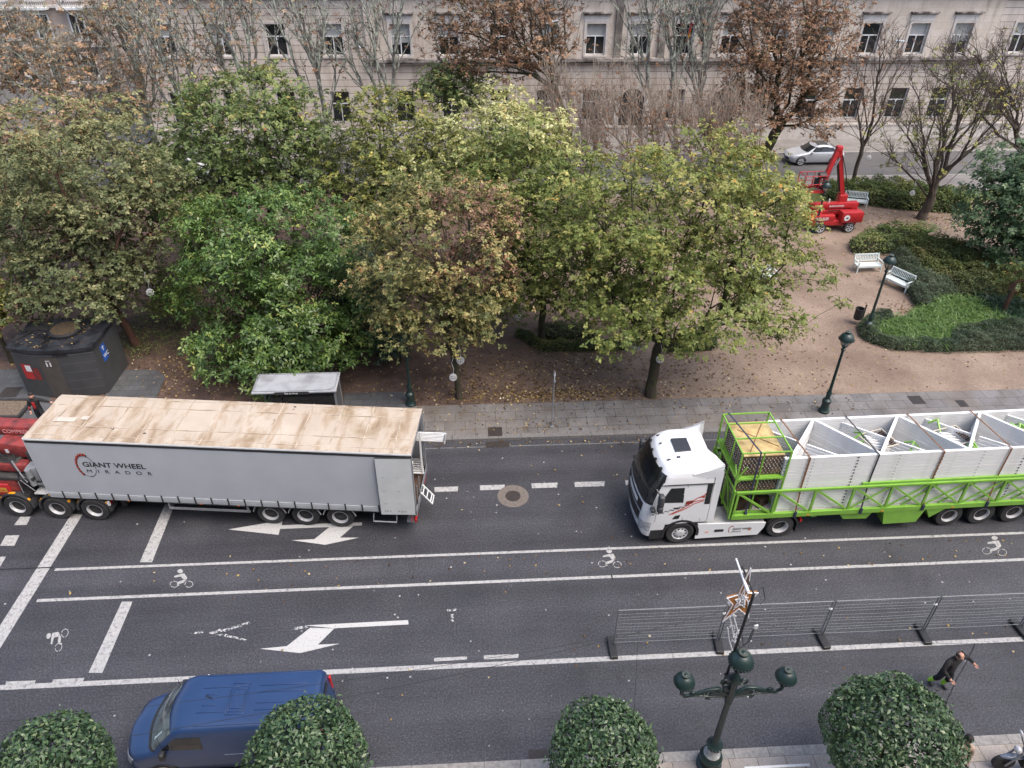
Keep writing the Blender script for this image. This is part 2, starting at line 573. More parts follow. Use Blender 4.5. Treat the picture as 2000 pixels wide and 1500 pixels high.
mark('lane_line', [strip((107, 1112.5), (2400, 1025.5), .11)])
mark('lane_line', [strip((72, 1173), (2400, 1076), .12)])
mark('edge_line', [strip((-400, 1362), (2400, 1229), .17)])
mark('stop_line', [px_poly([(140, 1003), (161, 1005), (100, 1105), (-30, 1315), (-60, 1315), (75, 1105)])])
mark('stop_line', [px_poly([(322, 985), (341, 985), (297, 1098), (273, 1098)])])
mark('stop_line', [px_poly([(238, 1175), (259, 1175), (200, 1314), (173, 1314)])])
mark('edge_dash', [px_poly([(12, 1331), (70, 1329), (66, 1337), (10, 1340)])])
mark('edge_dash', [px_poly([(104, 1327), (165, 1324), (161, 1332), (101, 1335)])])
mark('edge_dash', [px_poly([(848, 1285), (912, 1282), (912, 1288), (848, 1292)])])
mark('edge_dash', [px_poly([(945, 1280), (1013, 1277), (1012, 1285), (945, 1288)])])
mark('crossing_mark', [px_poly([(40, 1009), (60, 1009), (52, 1025), (27, 1026)])])
mark('crossing_mark', [px_poly([(11, 1046), (38, 1045), (28, 1066), (0, 1066)])])
mark('crossing_mark', [px_poly([(-10, 1088), (12, 1087), (0, 1107), (-14, 1107)])])
for x0, x1, y in ((848, 895, 955.5), (937, 986, 952), (1038, 1089, 948), (1122, 1181, 945.5), (1221, 1290, 942)):
    mark('lane_dash', [px_poly([(x0, y - 4), (x1, y - 5.5), (x1 - 1, y + 4), (x0 + 1, y + 5.5)])])
mark('lane_dash', [px_poly([(1030, 1492), (1100, 1489), (1100, 1500), (1030, 1500)])])
mark('lane_dash', [px_poly([(850, 1497), (932, 1494), (932, 1505), (850, 1507)])])
mark('turn_arrow', [px_poly([(446, 1034), (552, 1016), (550, 1026), (642, 1022), (707, 1020), (707, 1026), (640, 1029.5), (547, 1033), (544, 1044.5)]),
                    px_poly([(643, 1029.6), (690, 1027.5), (664, 1050), (701, 1050), (635, 1064), (569, 1055), (614, 1053)])], 'paint')
mark('turn_arrow', [px_poly([(595, 1221.5), (797, 1211), (798, 1219.5), (653, 1227)]),
                    px_poly([(606, 1226), (653, 1227.3), (621, 1259), (664, 1257), (586, 1275.5), (507.5, 1267), (560, 1262)])], 'paint')
mark('faded_arrow', [px_poly([(372, 1237), (392, 1232), (400, 1236), (376, 1238.5)]), px_poly([(408, 1236), (430, 1228), (436, 1233), (412, 1239)]),
                     px_poly([(432, 1230), (486, 1214), (490, 1217), (440, 1234)]), px_poly([(418, 1239), (440, 1238), (482, 1249), (478, 1251)])], 'paint_faded')
mark('faded_arrow', [px_poly([(572, 1226), (596, 1222), (603, 1226), (576, 1230)])], 'paint_faded')
mark('faded_mark', [px_poly([(873, 1190), (892, 1189), (892, 1193), (873, 1194)]), px_poly([(880, 1200), (887, 1199), (886, 1215), (881, 1215)])], 'paint_faded')


def bike(cx, cy, s=1.0, rot=0.0, mat='paint_worn', thin=.72):
    """bicycle symbol drawn in photo units around its centre"""
    c_, s_ = math.cos(rot), math.sin(rot)
    def q(x, y): return G(cx + s * (c_ * x - s_ * y), cy + s * (s_ * x + c_ * y), .005)
    polys = []
    for wx in (-15, 14):
        N = 18
        for i in range(N):
            if i in (7, 12): continue
            a0, a1 = 2 * PI * i / N, 2 * PI * (i + 1) / N
            polys.append([q(wx + 8.5 * math.cos(a), 9 + 6.5 * math.sin(a)) for a in (a0, a1)] + [q(wx + (8.5 - 1.9 * thin) * math.cos(a), 9 + (6.5 - 1.7 * thin) * math.sin(a)) for a in (a1, a0)])
    polys.append([q(-3 + 5.8 * math.cos(2 * PI * i / 12), -16.5 + 3.9 * math.sin(2 * PI * i / 12)) for i in range(12)])
    polys.append([q(-1, -11.5), q(5, -12), q(11, -3), q(9, 0), q(3, 0), q(-2, -6), q(-15, -4), q(-15, -7)])
    polys.append([q(3.2, .6), q(9, .6), q(3, 6), q(-6, 9), q(-5, 12.5), q(-9, 12), q(-9, 5)])
    return mark('bicycle_symbol', polys, mat)


bike(355, 1132, 1.0)
bike(1192, 1093, 1.0, .05)
bike(1944, 1068, 1.05, .1, 'paint_worn', .6)
bike(112, 1246, 1.05, -1.15, 'paint_worn')
# patched tar seam lines
mk = pm('tar_seam', (.02, .02, .022), rough=.5)
for a, b_ in (((0, 1112), (105, 1108)), ((1194, 1122), (1197, 1133))):
    MB().poly(strip(a, b_, .05, .009)).build('tar_seam', mk, road)

# manhole, drain covers and gutter grate (separate lids)
mc = pm('manhole_collar', (.17, .145, .125), (.12, .10, .09), scale=8, rough=.85, bs=.4)
iron = pm('cast_iron', (.03, .025, .023), (.05, .04, .036), scale=12, rough=.6, bs=.4, bscale=50)
g = G(1002, 969)
th = thing('manhole_cover', 'round cast iron manhole cover set in a wide pale collar on the road', 'manhole cover', g)
MB().lathe([(.001, .004), (.62, .004), (.62, .007), (.001, .007)], n=40).build('collar', mc, th)
mb = MB().lathe([(.001, .0085), (.30, .0085), (.30, .012), (.001, .012)], n=32)
for i in range(-3, 4): mb.box((i * .08, 0, .014), (.03, .38 if abs(i) < 3 else .2, .004))
mb.build('lid', iron, th)


def cover(name, px, py, w, d, label, cat, z=KH + .002, bars=False, rz=0):
    o = thing(name, label, cat, G(px, py, z), rz)
    MB().b2(-w / 2, w / 2, -d / 2, d / 2, 0, .008).build('frame', iron, o)
    mb = MB()
    for i in range(int(w / .08)):
        x = -w / 2 + .06 + i * .08
        if x < w / 2 - .04: mb.b2(x, x + .035, -d / 2 + .04, d / 2 - .04, .008, .016)
    mb.build('grille', iron, o)
    return o


cover('drain_cover', 967, 843, .62, .62, 'square dark iron drain cover full of fallen leaves in the far pavement', 'drain cover')
cover('drain_cover', 1790, 781, .62, .62, 'larger square iron cover in the far pavement beyond the white truss load', 'drain cover')
cover('drain_cover', 1879, 788, .42, .5, 'smaller square iron cover in the far pavement beyond the white truss load', 'drain cover')
cover('drain_grate', 972, 868, 1.0, .35, 'gutter grate below the far kerb behind the curtain trailer', 'drain grate', z=.003)
cover('drain_grate', 1052, 1481, .55, .5, 'iron gutter grate beside the clipped tree at the near kerb', 'drain grate', z=.003)
cover('drain_cover', 20, 766, .8, .8, 'square dark access cover in the wet paving beside the toilet cabin', 'drain cover', z=.14)

# ---------------------------------------------------------------- long stone building behind the park
def stone(name, c1, c2, lines, stain=(.55, .5, .47)):
    m, t, b = _new(name)
    n1 = noise(t, .45, 7, .6); r1 = ramp(t, [(.35, c1), (.65, c2)]); t.links.new(n1.outputs[0], r1.inputs[0])
    c = r1.outputs[0]
    n2 = noise(t, .8, 6, .65, stretch=(1.4, 1, .22)); r2 = ramp(t, [(.30, stain), (.52, (1, 1, 1))]); t.links.new(n2.outputs[0], r2.inputs[0])
    c = mix(t, c, r2.outputs[0], .9, 'MULTIPLY')
    n3 = noise(t, 14, 4, .7); r3 = ramp(t, [(.3, (.85, .85, .85)), (.7, (1.12, 1.12, 1.12))]); t.links.new(n3.outputs[0], r3.inputs[0])
    c = mix(t, c, r3.outputs[0], 1, 'MULTIPLY')
    tc = t.nodes.new('ShaderNodeTexCoord'); mp = t.nodes.new('ShaderNodeMapping'); mp.inputs['Rotation'].default_value = (R(-90), 0, 0)
    t.links.new(tc.outputs['Object'], mp.inputs[0])
    br = t.nodes.new('ShaderNodeTexBrick'); br.inputs['Scale'].default_value = 1
    br.inputs['Brick Width'].default_value = 14.0 if lines else 1.25
    br.inputs['Row Height'].default_value = .53
    br.inputs['Mortar Size'].default_value = .02 if lines else .008
    br.inputs['Mortar Smooth'].default_value = .1
    br.inputs['Color1'].default_value = (1, 1, 1, 1); br.inputs['Color2'].default_value = (.90, .87, .84, 1)
    br.inputs['Mortar'].default_value = (.22, .2, .19, 1) if lines else (.72, .68, .64, 1)
    t.links.new(mp.outputs[0], br.inputs[0])
    c = mix(t, c, br.outputs['Color'], 1, 'MULTIPLY')
    t.links.new(c, b.inputs['Base Color']); b.inputs['Roughness'].default_value = .85
    bump(t, b, br.outputs['Fac'], -.6 if lines else -.15, .03)
    return m


MAT['rust'] = stone('grooved_stone', (.545, .485, .43), (.62, .555, .50), True)
MAT['ashlar'] = stone('smooth_stone', (.545, .485, .425), (.62, .56, .495), False)
MAT['stone_trim'] = pm('stone_trim', (.56, .52, .48), (.44, .40, .365), scale=2.5, rough=.8, bs=.2)
MAT['ledge'] = pm('weathered_ledge', (.40, .36, .33), (.06, .05, .045), scale=1.1, lo=.42, hi=.62, rough=.85, bs=.3)
MAT['blind'] = pm('window_blind', (.36, .37, .365), (.29, .30, .30), scale=2, rough=.8)
MAT['frame_white'] = pm('frame_white', (.72, .73, .73), rough=.45)

bld = thing('stone_building', 'long pale stone building with rows of white sash windows and arched doors behind the park', 'building', (0, Y_WALL, 0))
BX0, BX1 = -26.4, 62.0
UC = [-23.6, -19.2, -14.95, -10.5, -5.15, -1.3, 2.7, 6.6, 10.5, 14.07, 17.7, 21.6, 25.5, 29.3, 33.2, 37.2, 40.9, 46.2, 50.6, 55.0]
ARCH = [14.0, 22.0]
WW = .78


def wall_panel(name, x0, x1, z0, z1, holes, mat, y=0.0, arch=()):
    """wall sheet with window openings and their reveals; front face at local y"""
    mb = MB()
    xs = sorted({x0, x1} | {h[0] for h in holes} | {h[1] for h in holes})
    zs = sorted({z0, z1} | {h[2] for h in holes} | {h[3] for h in holes})
    for i in range(len(xs) - 1):
        for j in range(len(zs) - 1):
            cx, cz = (xs[i] + xs[i + 1]) / 2, (zs[j] + zs[j + 1]) / 2
            if any(h[0] < cx < h[1] and h[2] < cz < h[3] for h in holes): continue
            mb.add([(xs[i], y, zs[j]), (xs[i + 1], y, zs[j]), (xs[i + 1], y, zs[j + 1]), (xs[i], y, zs[j + 1])], [(0, 1, 2, 3)])
    D = .42
    for a, b_, c, d in holes:
        for q in ([(a, c), (a, d)], [(a, d), (b_, d)], [(b_, d), (b_, c)], [(b_, c), (a, c)]):
            mb.add([(q[0][0], y, q[0][1]), (q[1][0], y, q[1][1]), (q[1][0], y + D, q[1][1]), (q[0][0], y + D, q[0][1])], [(0, 1, 2, 3)])
    return mb.build(name, mat, bld)


low = []
for x in UC:
    if min(abs(x - a) for a in ARCH) < 1.2: continue
    low.append((x - .78, x + .78, 1.85, 4.4))
for a in ARCH: low.append((a - 1.15, a + 1.15, .16, 4.75))
wall_panel('ground_floor_wall', BX0, BX1, 0.0, 6.7, low, MAT['rust'])
upc = [(x - WW, x + WW, 7.15, 9.5) for x in UC]
wall_panel('upper_wall', BX0, -7.9, 6.7, 15, [h for h in upc if h[0] < -8], MAT['rust'])
wall_panel('upper_wall', -7.9, 43.8, 6.7, 15, [h for h in upc if -8 < h[0] < 43], MAT['ashlar'], y=-.16)
wall_panel('upper_wall', 43.8, BX1, 6.7, 15, [h for h in upc if h[0] > 43], MAT['rust'])
mb = MB()
for x in (-7.9, 43.8): mb.add([(x, -.16, 6.7), (x, 0, 6.7), (x, 0, 15), (x, -.16, 15)], [(0, 1, 2, 3)])
mb.build('return_wall', MAT['ashlar'], bld)
MB().b2(BX0, BX1, .9, 14, 0, 15).build('building_core', MAT['black_plastic'], bld)
MB().add([(BX0, 0, 0), (BX0, 14, 0), (BX0, 14, 15), (BX0, 0, 15)], [(0, 1, 2, 3)]).build('side_wall', MAT['rust'], bld)
mb = MB().b2(-8.05, 43.95, -.5, 0, 6.72, 6.95).b2(-8.0, 43.9, -.4, 0, 6.58, 6.718)
mb.build('ledge', MAT['ledge'], bld)
MB().b2(BX0, BX1, -.12, 0, 0, 1.28).b2(BX0, BX1, -.19, 0, 1.282, 1.42).build('plinth', MAT['stone_trim'], bld)
MB().b2(BX0 - .5, BX1, -.75, 0, 11.9, 12.25).b2(BX0 - .3, BX1, -.45, 0, 11.5, 11.898).build('cornice', MAT['ledge'], bld)
# dark streaked pilaster pairs either side of the entrance bay
for x in (12.3, 15.9, 19.7, 23.5):
    MB().b2(x - .28, x + .28, -.36, -.165, 6.955, 11.4).build('pilaster', pm('streaked_pilaster', (.30, .265, .235), (.10, .088, .078), scale=1.0, lo=.35, hi=.6, rough=.85), bld)

# window kit (one mesh each, reused)
def sash_frame(w, z0, z1, bars=False):
    mb = MB(); h = z1 - z0; f = .075
    mb.b2(-w, -w + f, 0, .08, 0, h).b2(w - f, w, 0, .08, 0, h).b2(-w + f, w - f, 0, .08, 0, f).b2(-w + f, w - f, 0, .08, h - f, h)
    zt = h * .60
    mb.b2(-w + f, w - f, -.004, .076, zt - .045, zt + .045).b2(-.04, .04, -.004, .076, f, zt - .045)
    return mb.mesh('window', MAT['frame_white'])


FR_U = sash_frame(WW, 7.15, 9.5); FR_L = sash_frame(.78, 1.85, 4.4)
def panes(w, h):
    mb = MB(); mb.b2(-w + .04, w - .04, .05, .06, .03, h - .03)
    return mb.mesh('pane', MAT['glass'])
PN_U, PN_L = panes(WW, 2.35), panes(.78, 2.55)
def surround():
    mb = MB(); w = WW; z1 = 2.35
    mb.b2(-w - .20, -w - .003, -.07, .002, -.02, z1 + .16).b2(w + .003, w + .20, -.07, .002, -.02, z1 + .16).b2(-w - .003, w + .003, -.07, .002, z1 + .003, z1 + .16)
    return mb.mesh('surround', MAT['stone_trim'])
SUR = surround()
LIN = MB().b2(-WW - .22, WW + .22, -.05, .002, 2.52, 3.0).mesh('lintel', pm('lintel_stone', (.62, .59, .56), rough=.8))
HOOD = MB().b2(-WW - .38, WW + .38, -.32, .002, 3.10, 3.2).b2(-WW - .30, WW + .30, -.2, .002, 3.002, 3.098).mesh('hood', MAT['ledge'])
SILL = MB().b2(-WW - .16, WW + .16, -.14, .12, -.16, -.004).mesh('sill', MAT['stone_trim'])
BLM = MB().b2(-WW + .08, WW - .08, .085, .10, 1.45, 2.28).mesh('blind', MAT['blind'])
BLM2 = MB().b2(-WW + .08, WW - .08, .035, .046, 1.46, 2.27).b2(-WW + .08, -.05, .035, .046, .8, 1.36).b2(.05, WW - .08, .035, .046, .95, 1.36).mesh('blind', MAT['blind'])
BLM1 = MB().b2(-WW + .08, WW - .08, .035, .046, 1.46, 2.27).mesh('blind', MAT['blind'])
GR = MB()
for i in range(-4, 5): GR.tube([(i * .17, -.06, 0), (i * .17, -.06, 1.25)], .014, 5)
for z in (.2, .7, 1.2): GR.bar((-.76, -.06, z), (.76, -.06, z), .03, .012)
GRM = GR.mesh('grille', MAT['black_metal'])
for i, x in enumerate(UC):
    mid = -8 < x < 43
    y = -.16 if mid else 0
    w = link('window', FR_U, bld, (x, y + .22, 7.15)); link('pane', PN_U, w)
    if i % 4 in (1, 3, 0): link('blind', BLM2 if i % 3 == 1 else BLM1, w)
    link('surround', SUR, w, (0, -.22, 0)); link('sill', SILL, w, (0, -.22, 0))
    if mid: link('lintel', LIN, w, (0, -.22, 0)); link('hood', HOOD, w, (0, -.22, 0))
    if min(abs(x - a) for a in ARCH) >= 1.2:
        w = link('window', FR_L, bld, (x, .22, 1.85)); link('pane', PN_L, w); link('grille', GRM, w, (0, -.22, 0))
for a in ARCH:
    d = MB().b2(a - 1.15, a + 1.15, .30, .36, .16, 4.75).build('door', MAT['black_metal'], bld)
    mb = MB()
    N = 20
    for i in range(N):     # arched stone surround with a filled spandrel
        t0, t1 = PI * i / N, PI * (i + 1) / N
        q = lambda r, t: (a + r * math.cos(t), -.06, 3.45 + r * math.sin(t))
        mb.prism([q(1.05, t0), q(1.45, t0), q(1.45, t1), q(1.05, t1)], (0, .30, 0))
    mb.b2(a - 1.45, a - 1.05, -.06, .24, .13, 3.45).b2(a + 1.05, a + 1.45, -.06, .24, .13, 3.45)
    for s in (-1, 1):
        for i in range(8):
            t0, t1 = PI / 2 * i / 8, PI / 2 * (i + 1) / 8
            q = lambda t: (a + s * 1.04 * math.cos(t), .02, 3.45 + 1.04 * math.sin(t))
            mb.add([q(t0), q(t1), (a + s * 1.16, .02, 3.45 + 1.04 * math.sin(t1) + .0), (a + s * 1.16, .02, 3.45 + 1.04 * math.sin(t0))], [(0, 1, 2, 3)])
    mb.build('door_arch', MAT['stone_trim'], bld)

# letters cut over the entrance
def text(name, s, size, mat, parent, loc, rot, ext=.004, align='LEFT', sx=1.0, bold=0.0, shear=0.0, space=1.0):
    cu = bpy.data.curves.new(name, 'FONT')
    cu.body = s; cu.size = size; cu.extrude = ext; cu.align_x = align; cu.offset = bold; cu.shear = shear; cu.space_character = space
    o = bpy.data.objects.new(name, cu); COL.objects.link(o)
    dg = bpy.context.evaluated_depsgraph_get()
    me = bpy.data.meshes.new_from_object(o.evaluated_get(dg))
    bpy.data.objects.remove(o); bpy.data.curves.remove(cu)
    me.materials.clear(); me.materials.append(mat)
    o = link(name, me, parent, loc, rot)
    o.scale = (sx, 1, 1)
    return o


text('carved_letters', 'A  A', .55, MAT['black_metal'], bld, (18.3, -.012, 5.75), (R(90), 0, 0))

# flag on the facade
p = AY(1336, 105, Y_WALL - .3)
fl = thing('flag', 'furled red and yellow flag on a slanting pole over the arched entrance', 'flag', p)
tip = AY(1352, 30, Y_WALL - 1.5) - p
MB().tube([(0, 0, 0), tip], .035, 6).build('flagpole', MAT['steel'], fl)
a = tip * .55; bq = tip * .97
mb = MB()
for i, mm in enumerate((0, 1, 0)):
    mb.mat(mm)
    P = []
    for j in range(9):
        for k in range(4):
            s = j / 8
            q = tip * (.97 - .1 * (i + k / 3)) + Vector((.10 * math.sin(3 * s + k), -.05 + .07 * math.sin(9 * s + i * 2), -1.15 * s - .05 * k))
            P.append(q)
    mb.grid(P, 4, 9)
mb.build('cloth', [MAT['red'], pm('flag_yellow', (.7, .42, .02), rough=.8)], fl, 60)

# hanging street luminaires in front of the facade
for px, py, yy, lab in ((1757, 80, 60.5, 'pale flat street luminaire hanging before the right upper windows'), (703, 92, 60, 'pale flat street luminaire hanging over the street between the bare trees'), (1082, 42, 60, 'pale flat street luminaire glimpsed inside the brown chestnut crown')):
    p = AY(px, py, yy)
    o = thing('street_luminaire', lab, 'street light', p)
    MB().ell((0, 0, 0), (.42, .2, .1)).build('housing', pm('pale_housing', (.50, .56, .60), rough=.4), o, 50)
    MB().tube([(0, 0, .08), (0, .6, .25), (0, Y_WALL - yy, .5)], .02, 6).build('bracket', MAT['steel'], o)

# ---------------------------------------------------------------- corner house across the side street
p0 = AY(95, 0, 84)
cb = thing('corner_house', 'pinkish stone corner house with white framed windows across the side street at the left', 'building', (0, 84, 0))
HX1 = p0.x + 4.5
MB().b2(HX1 - 34, HX1, 0, 20, 0, 18).build('wall', stone('pink_stone', (.36, .30, .26), (.42, .35, .31), False), cb)
for zf in (1.2, 4.8, 8.4, 12.0):
    for i in range(8):
        x = HX1 - 2.4 - i * 3.4
        w = MB().b2(x - .75, x - .62, -.09, -.003, zf, zf + 2.3).b2(x + .62, x + .75, -.09, -.003, zf, zf + 2.3).b2(x - .62, x + .62, -.09, -.003, zf + 2.2, zf + 2.3).b2(x - .62, x + .62, -.09, -.003, zf, zf + .1).b2(x - .05, x + .05, -.08, -.003, zf + .1, zf + 2.2).build('window', MAT['frame_white'], cb)
        MB().b2(x - .62, x + .62, -.05, -.004, zf + .1, zf + 2.2).build('pane', MAT['glass'], w)
        MB().b2(x - .95, x + .95, -.22, -.002, zf - .2, zf - .03).build('sill', MAT['stone_trim'], w)
    MB().b2(HX1 - 34, HX1 + .15, -.3, .1, zf - .75, zf - .5).build('string_course', MAT['stone_trim'], cb)
for i in (0, 1, 2):
    x = HX1 - 2.4 - i * 3.4
    mb = MB().b2(x - 1.2, x + 1.2, -1.0, -.301, 7.55, 7.75)
    for k in range(13): mb.tube([(x - 1.15 + k * 2.3 / 12, -.95, 7.75), (x - 1.15 + k * 2.3 / 12, -.95, 8.6)], .02, 5)
    mb.bar((x - 1.2, -.95, 8.62), (x + 1.2, -.95, 8.62), .06)
    mb.build('balcony', MAT['frame_white'], cb)
# dark building closing the view down the side street
cb2 = thing('street_end_house', 'dark house front closing the side street at the upper left', 'building', (-40, 128, 0))
MB().b2(-40, 22, 0, 14, 0, 20).build('wall', stone('grey_stone', (.26, .24, .225), (.31, .285, .265), False), cb2)
for zf in (1.2, 5, 8.8, 12.6):
    for i in range(13):
        x = -37 + i * 4.4
        w = MB().b2(x - .8, x + .8, -.06, -.004, zf, zf + 2.5).build('window', MAT['frame_white'], cb2)
        MB().b2(x - .68, x - .04, -.08, -.061, zf + .1, zf + 2.4).b2(x + .04, x + .68, -.08, -.061, zf + .1, zf + 2.4).build('pane', MAT['glass'], w)

# ---------------------------------------------------------------- the house the photo was taken from: its front shades the near side of the street
nb = thing('near_house', 'tall stone apartment house on the near side of the street, behind the viewer', 'building', (0, -.6, 0))
mb = MB().b2(-70, 90, -12, 0, 0, 21.5)
mb.build('wall', pm('pale_render', (.62, .59, .54), (.54, .51, .47), scale=1, rough=.85), nb)
mb = MB()
for zf in range(5):
    for i in range(40):
        x = -68 + i * 4.0; mb.b2(x - .7, x + .7, .002, .03, 1.0 + zf * 3.7, 3.3 + zf * 3.7)
mb.build('window', MAT['glass'], nb)['kind'] = 'stuff'

# ---------------------------------------------------------------- vehicle kit
def interp(keys, z):
    """smooth monotone interpolation of rows (z, a, b, ...) -> tuple"""
    if z <= keys[0][0]: return keys[0][1:]
    for i in range(len(keys) - 1):
        z0, z1 = keys[i][0], keys[i + 1][0]
        if z <= z1:
            u = (z - z0) / (z1 - z0)
            return tuple(a + (b - a) * u for a, b in zip(keys[i][1:], keys[i + 1][1:]))
    return keys[-1][1:]


class Body:
    """body grown from rounded-rectangle rings stacked in z; keys rows: (z, x_front, x_rear, half_width, r_front, r_rear)
    front of the vehicle points to -x"""

    def __init__(s, keys, sub=4, k=6, bow=0.06):
        s.keys = []
        for i in range(len(keys) - 1):
            n = sub if keys[i + 1][0] - keys[i][0] > .04 else 2
            for j in range(n):
                z = keys[i][0] + (keys[i + 1][0] - keys[i][0]) * j / n
                s.keys.append((z,) + interp(keys, z))
        s.keys.append(keys[-1])
        s.k = k; s.bow = bow

    def half(s, z):
        """from rear centre round the -y side to the front centre"""
        x0, x1, hw, rf, rr = interp(s.keys, z)
        rf = min(rf, hw * .95, (x1 - x0) * .48); rr = min(rr, hw * .95, (x1 - x0) * .48)
        P = []
        for i in range(4): P.append((x1, -(hw - rr) * i / 4))
        for i in range(s.k + 1):
            a = PI / 2 * i / s.k
            P.append((x1 - rr + rr * math.cos(a), -(hw - rr) - rr * math.sin(a)))
        for i in range(1, 12): P.append((x1 - rr + (x0 + rf - x1 + rr) * i / 12, -hw))
        for i in range(s.k + 1):
            a = PI / 2 * i / s.k
            P.append((x0 + rf - rf * math.sin(a), -(hw - rf) - rf * math.cos(a)))
        for i in range(1, 5):
            y = -(hw - rf) * (1 - i / 4)
            P.append((x0 - s.bow * (1 - (y / max(hw - rf, .01)) ** 2), y))
        return P

    def ring(s, z):
        h = s.half(z)
        return [(x, y, z) for x, y in h] + [(x, -y, z) for x, y in h[-2:0:-1]]

    def mesh(s, mb):
        rows = [s.ring(k[0]) for k in s.keys]
        n = len(rows[0])
        mb.grid([p for r in rows for p in r], n, len(rows), closeu=True)
        mb.add(rows[-1], [tuple(range(n))]); mb.add(rows[0], [tuple(range(n))[::-1]])
        return mb

    def front_patch(s, z0, z1, w0, w1, off=.008, nu=24, nv=8, wr=None, yc=0.0):
        """patch over the nose between heights z0..z1; half widths (arc length) w0 at z0 and w1 at z1"""
        P = []
        for j in range(nv + 1):
            z = z0 + (z1 - z0) * j / nv
            w = w0 + (w1 - w0) * j / nv
            h = s.half(z)
            arc = [(x, y) for x, y in h[::-1]]      # front centre -> round the -y side
            L = [0]
            for i in range(1, len(arc)): L.append(L[-1] + math.dist(arc[i], arc[i - 1]))
            for i in range(nu + 1):
                d = (2 * i / nu - 1) * w + yc; sd = -1 if d < 0 else 1; d = abs(d)
                q = 1
                while q < len(L) - 1 and L[q] < d: q += 1
                u = (d - L[q - 1]) / max(L[q] - L[q - 1], 1e-6)
                x = arc[q - 1][0] + (arc[q][0] - arc[q - 1][0]) * u; y = arc[q - 1][1] + (arc[q][1] - arc[q - 1][1]) * u
                nx, ny = arc[q][1] - arc[q - 1][1], -(arc[q][0] - arc[q - 1][0])
                l = math.hypot(nx, ny) or 1
                nx, ny = nx / l, ny / l
                if nx * (x - (arc[0][0] + 1.0)) + ny * y < 0: nx, ny = -nx, -ny
                P.append((x + nx * off, (y + ny * off) * sd, z + off * .6))
        mb = MB(); mb.grid(P, nu + 1, nv + 1)
        return mb

    def side_patch(s, poly, side=-1, off=.006):
        """poly of (x,z) laid on the flank"""
        mb = MB()
        n = 10
        xs0 = [p[0] for p in poly]
        zs = [p[1] for p in poly]
        P = [(x, side * (interp(s.keys, z)[2] + off), z) for x, z in poly]
        cx, cz = sum(xs0) / len(poly), sum(zs) / len(poly)
        c = (cx, side * (interp(s.keys, cz)[2] + off), cz)
        F = [(i, (i + 1) % len(poly), len(poly)) for i in range(len(poly))]
        return mb.add(P + [c], F)


def wheel_meshes(rad, wid, rimr, style):
    mb = MB()
    w = wid / 2
    mb.lathe([(rimr * .98, -w * .9), (rimr * 1.05, -w), (rad * .93, -w), (rad, -w * .75), (rad, w * .75), (rad * .93, w), (rimr * 1.05, w), (rimr * .98, w * .9)], n=36, axis='Y', cap=(0, 1))
    for i in range(-1, 2):
        mb.lathe([(rad + .004, i * w * .45 - .012), (rad + .004, i * w * .45 + .012)], n=36, axis='Y')
    ty = mb.mesh('wheel', MAT['rubber'], 40)
    mb = MB()
    if style == 'front':   # convex hub disc with hand holes
        mb.lathe([(rimr, -w * 1.02), (rimr * .92, -w * 1.0), (rimr * .86, -w * .86), (rimr * .55, -w * 1.03), (rimr * .50, -w * 1.12), (rimr * .3, -w * 1.16), (.001, -w * 1.16)], n=28, axis='Y', cap=(0, 1))
        mb.mat(1)
        for i in range(10):
            a = 2 * PI * i / 10
            mb.lathe([(.035, -.004), (.035, .004)], c=(rimr * .70 * math.cos(a), -w * .965, rimr * .70 * math.sin(a)), n=8, axis='Y')
    elif style == 'deep':    # dished trailer rim
        mb.lathe([(rimr, -w * 1.02), (rimr * .93, -w * 1.0), (rimr * .86, -w * .7), (rimr * .80, -w * .1), (rimr * .46, w * .0), (rimr * .42, -w * .25), (rimr * .36, -w * .3), (.001, -w * .3)], n=28, axis='Y', cap=(0, 1))
        mb.mat(1)
        mb.lathe([(rimr * .33, -w * .31), (rimr * .30, -w * .6), (rimr * .2, -w * .68), (.001, -w * .68)], n=16, axis='Y')
        for i in range(8):
            a = 2 * PI * i / 8
            mb.lathe([(.04, -.004), (.04, .004)], c=(rimr * .63 * math.cos(a), -w * .07, rimr * .63 * math.sin(a)), n=8, axis='Y')
    else:                 # alloy spokes
        mb.lathe([(rimr, -w * 1.02), (rimr * .92, -w), (rimr * .86, -w * .5), (rimr * .3, -w * .5), (.001, -w * .55)], n=24, axis='Y', cap=(0, 1))
        for i in range(5):
            a = 2 * PI * i / 5
            mb.bar((.05 * math.cos(a), -w * .8, .05 * math.sin(a)), (rimr * .9 * math.cos(a), -w * .85, rimr * .9 * math.sin(a)), .06, .03, up=(0, 1, 0))
    ri = mb.mesh('rim', [MAT['rim'], MAT['black_metal']], 40)
    return ty, ri


def put_wheel(parent, meshes, loc, flip=False):
    w = link('wheel', meshes[0], parent, loc, (0, 0, PI if flip else 0))
    link('rim', meshes[1], w)
    return w


W_FRONT = wheel_meshes(.52, .34, .30, 'front')
W_DRIVE = wheel_meshes(.52, .62, .30, 'deep')
W_TRAIL = wheel_meshes(.52, .40, .30, 'deep')
W_CAR = wheel_meshes(.36, .25, .26, 'alloy')
W_VAN = wheel_meshes(.34, .22, .22, 'alloy')


def arc_strip(mb, cx, cz, r0, r1, y0, y1, a0=0, a1=PI, n=14):
    """mudguard arch: annular band extruded in y"""
    for i in range(n):
        t0, t1 = a0 + (a1 - a0) * i / n, a0 + (a1 - a0) * (i + 1) / n
        q = lambda r, t: (cx + r * math.cos(t), y0, cz + r * math.sin(t))
        mb.prism([q(r0, t0), q(r1, t0), q(r1, t1), q(r0, t1)], (0, y1 - y0, 0))
    return mb


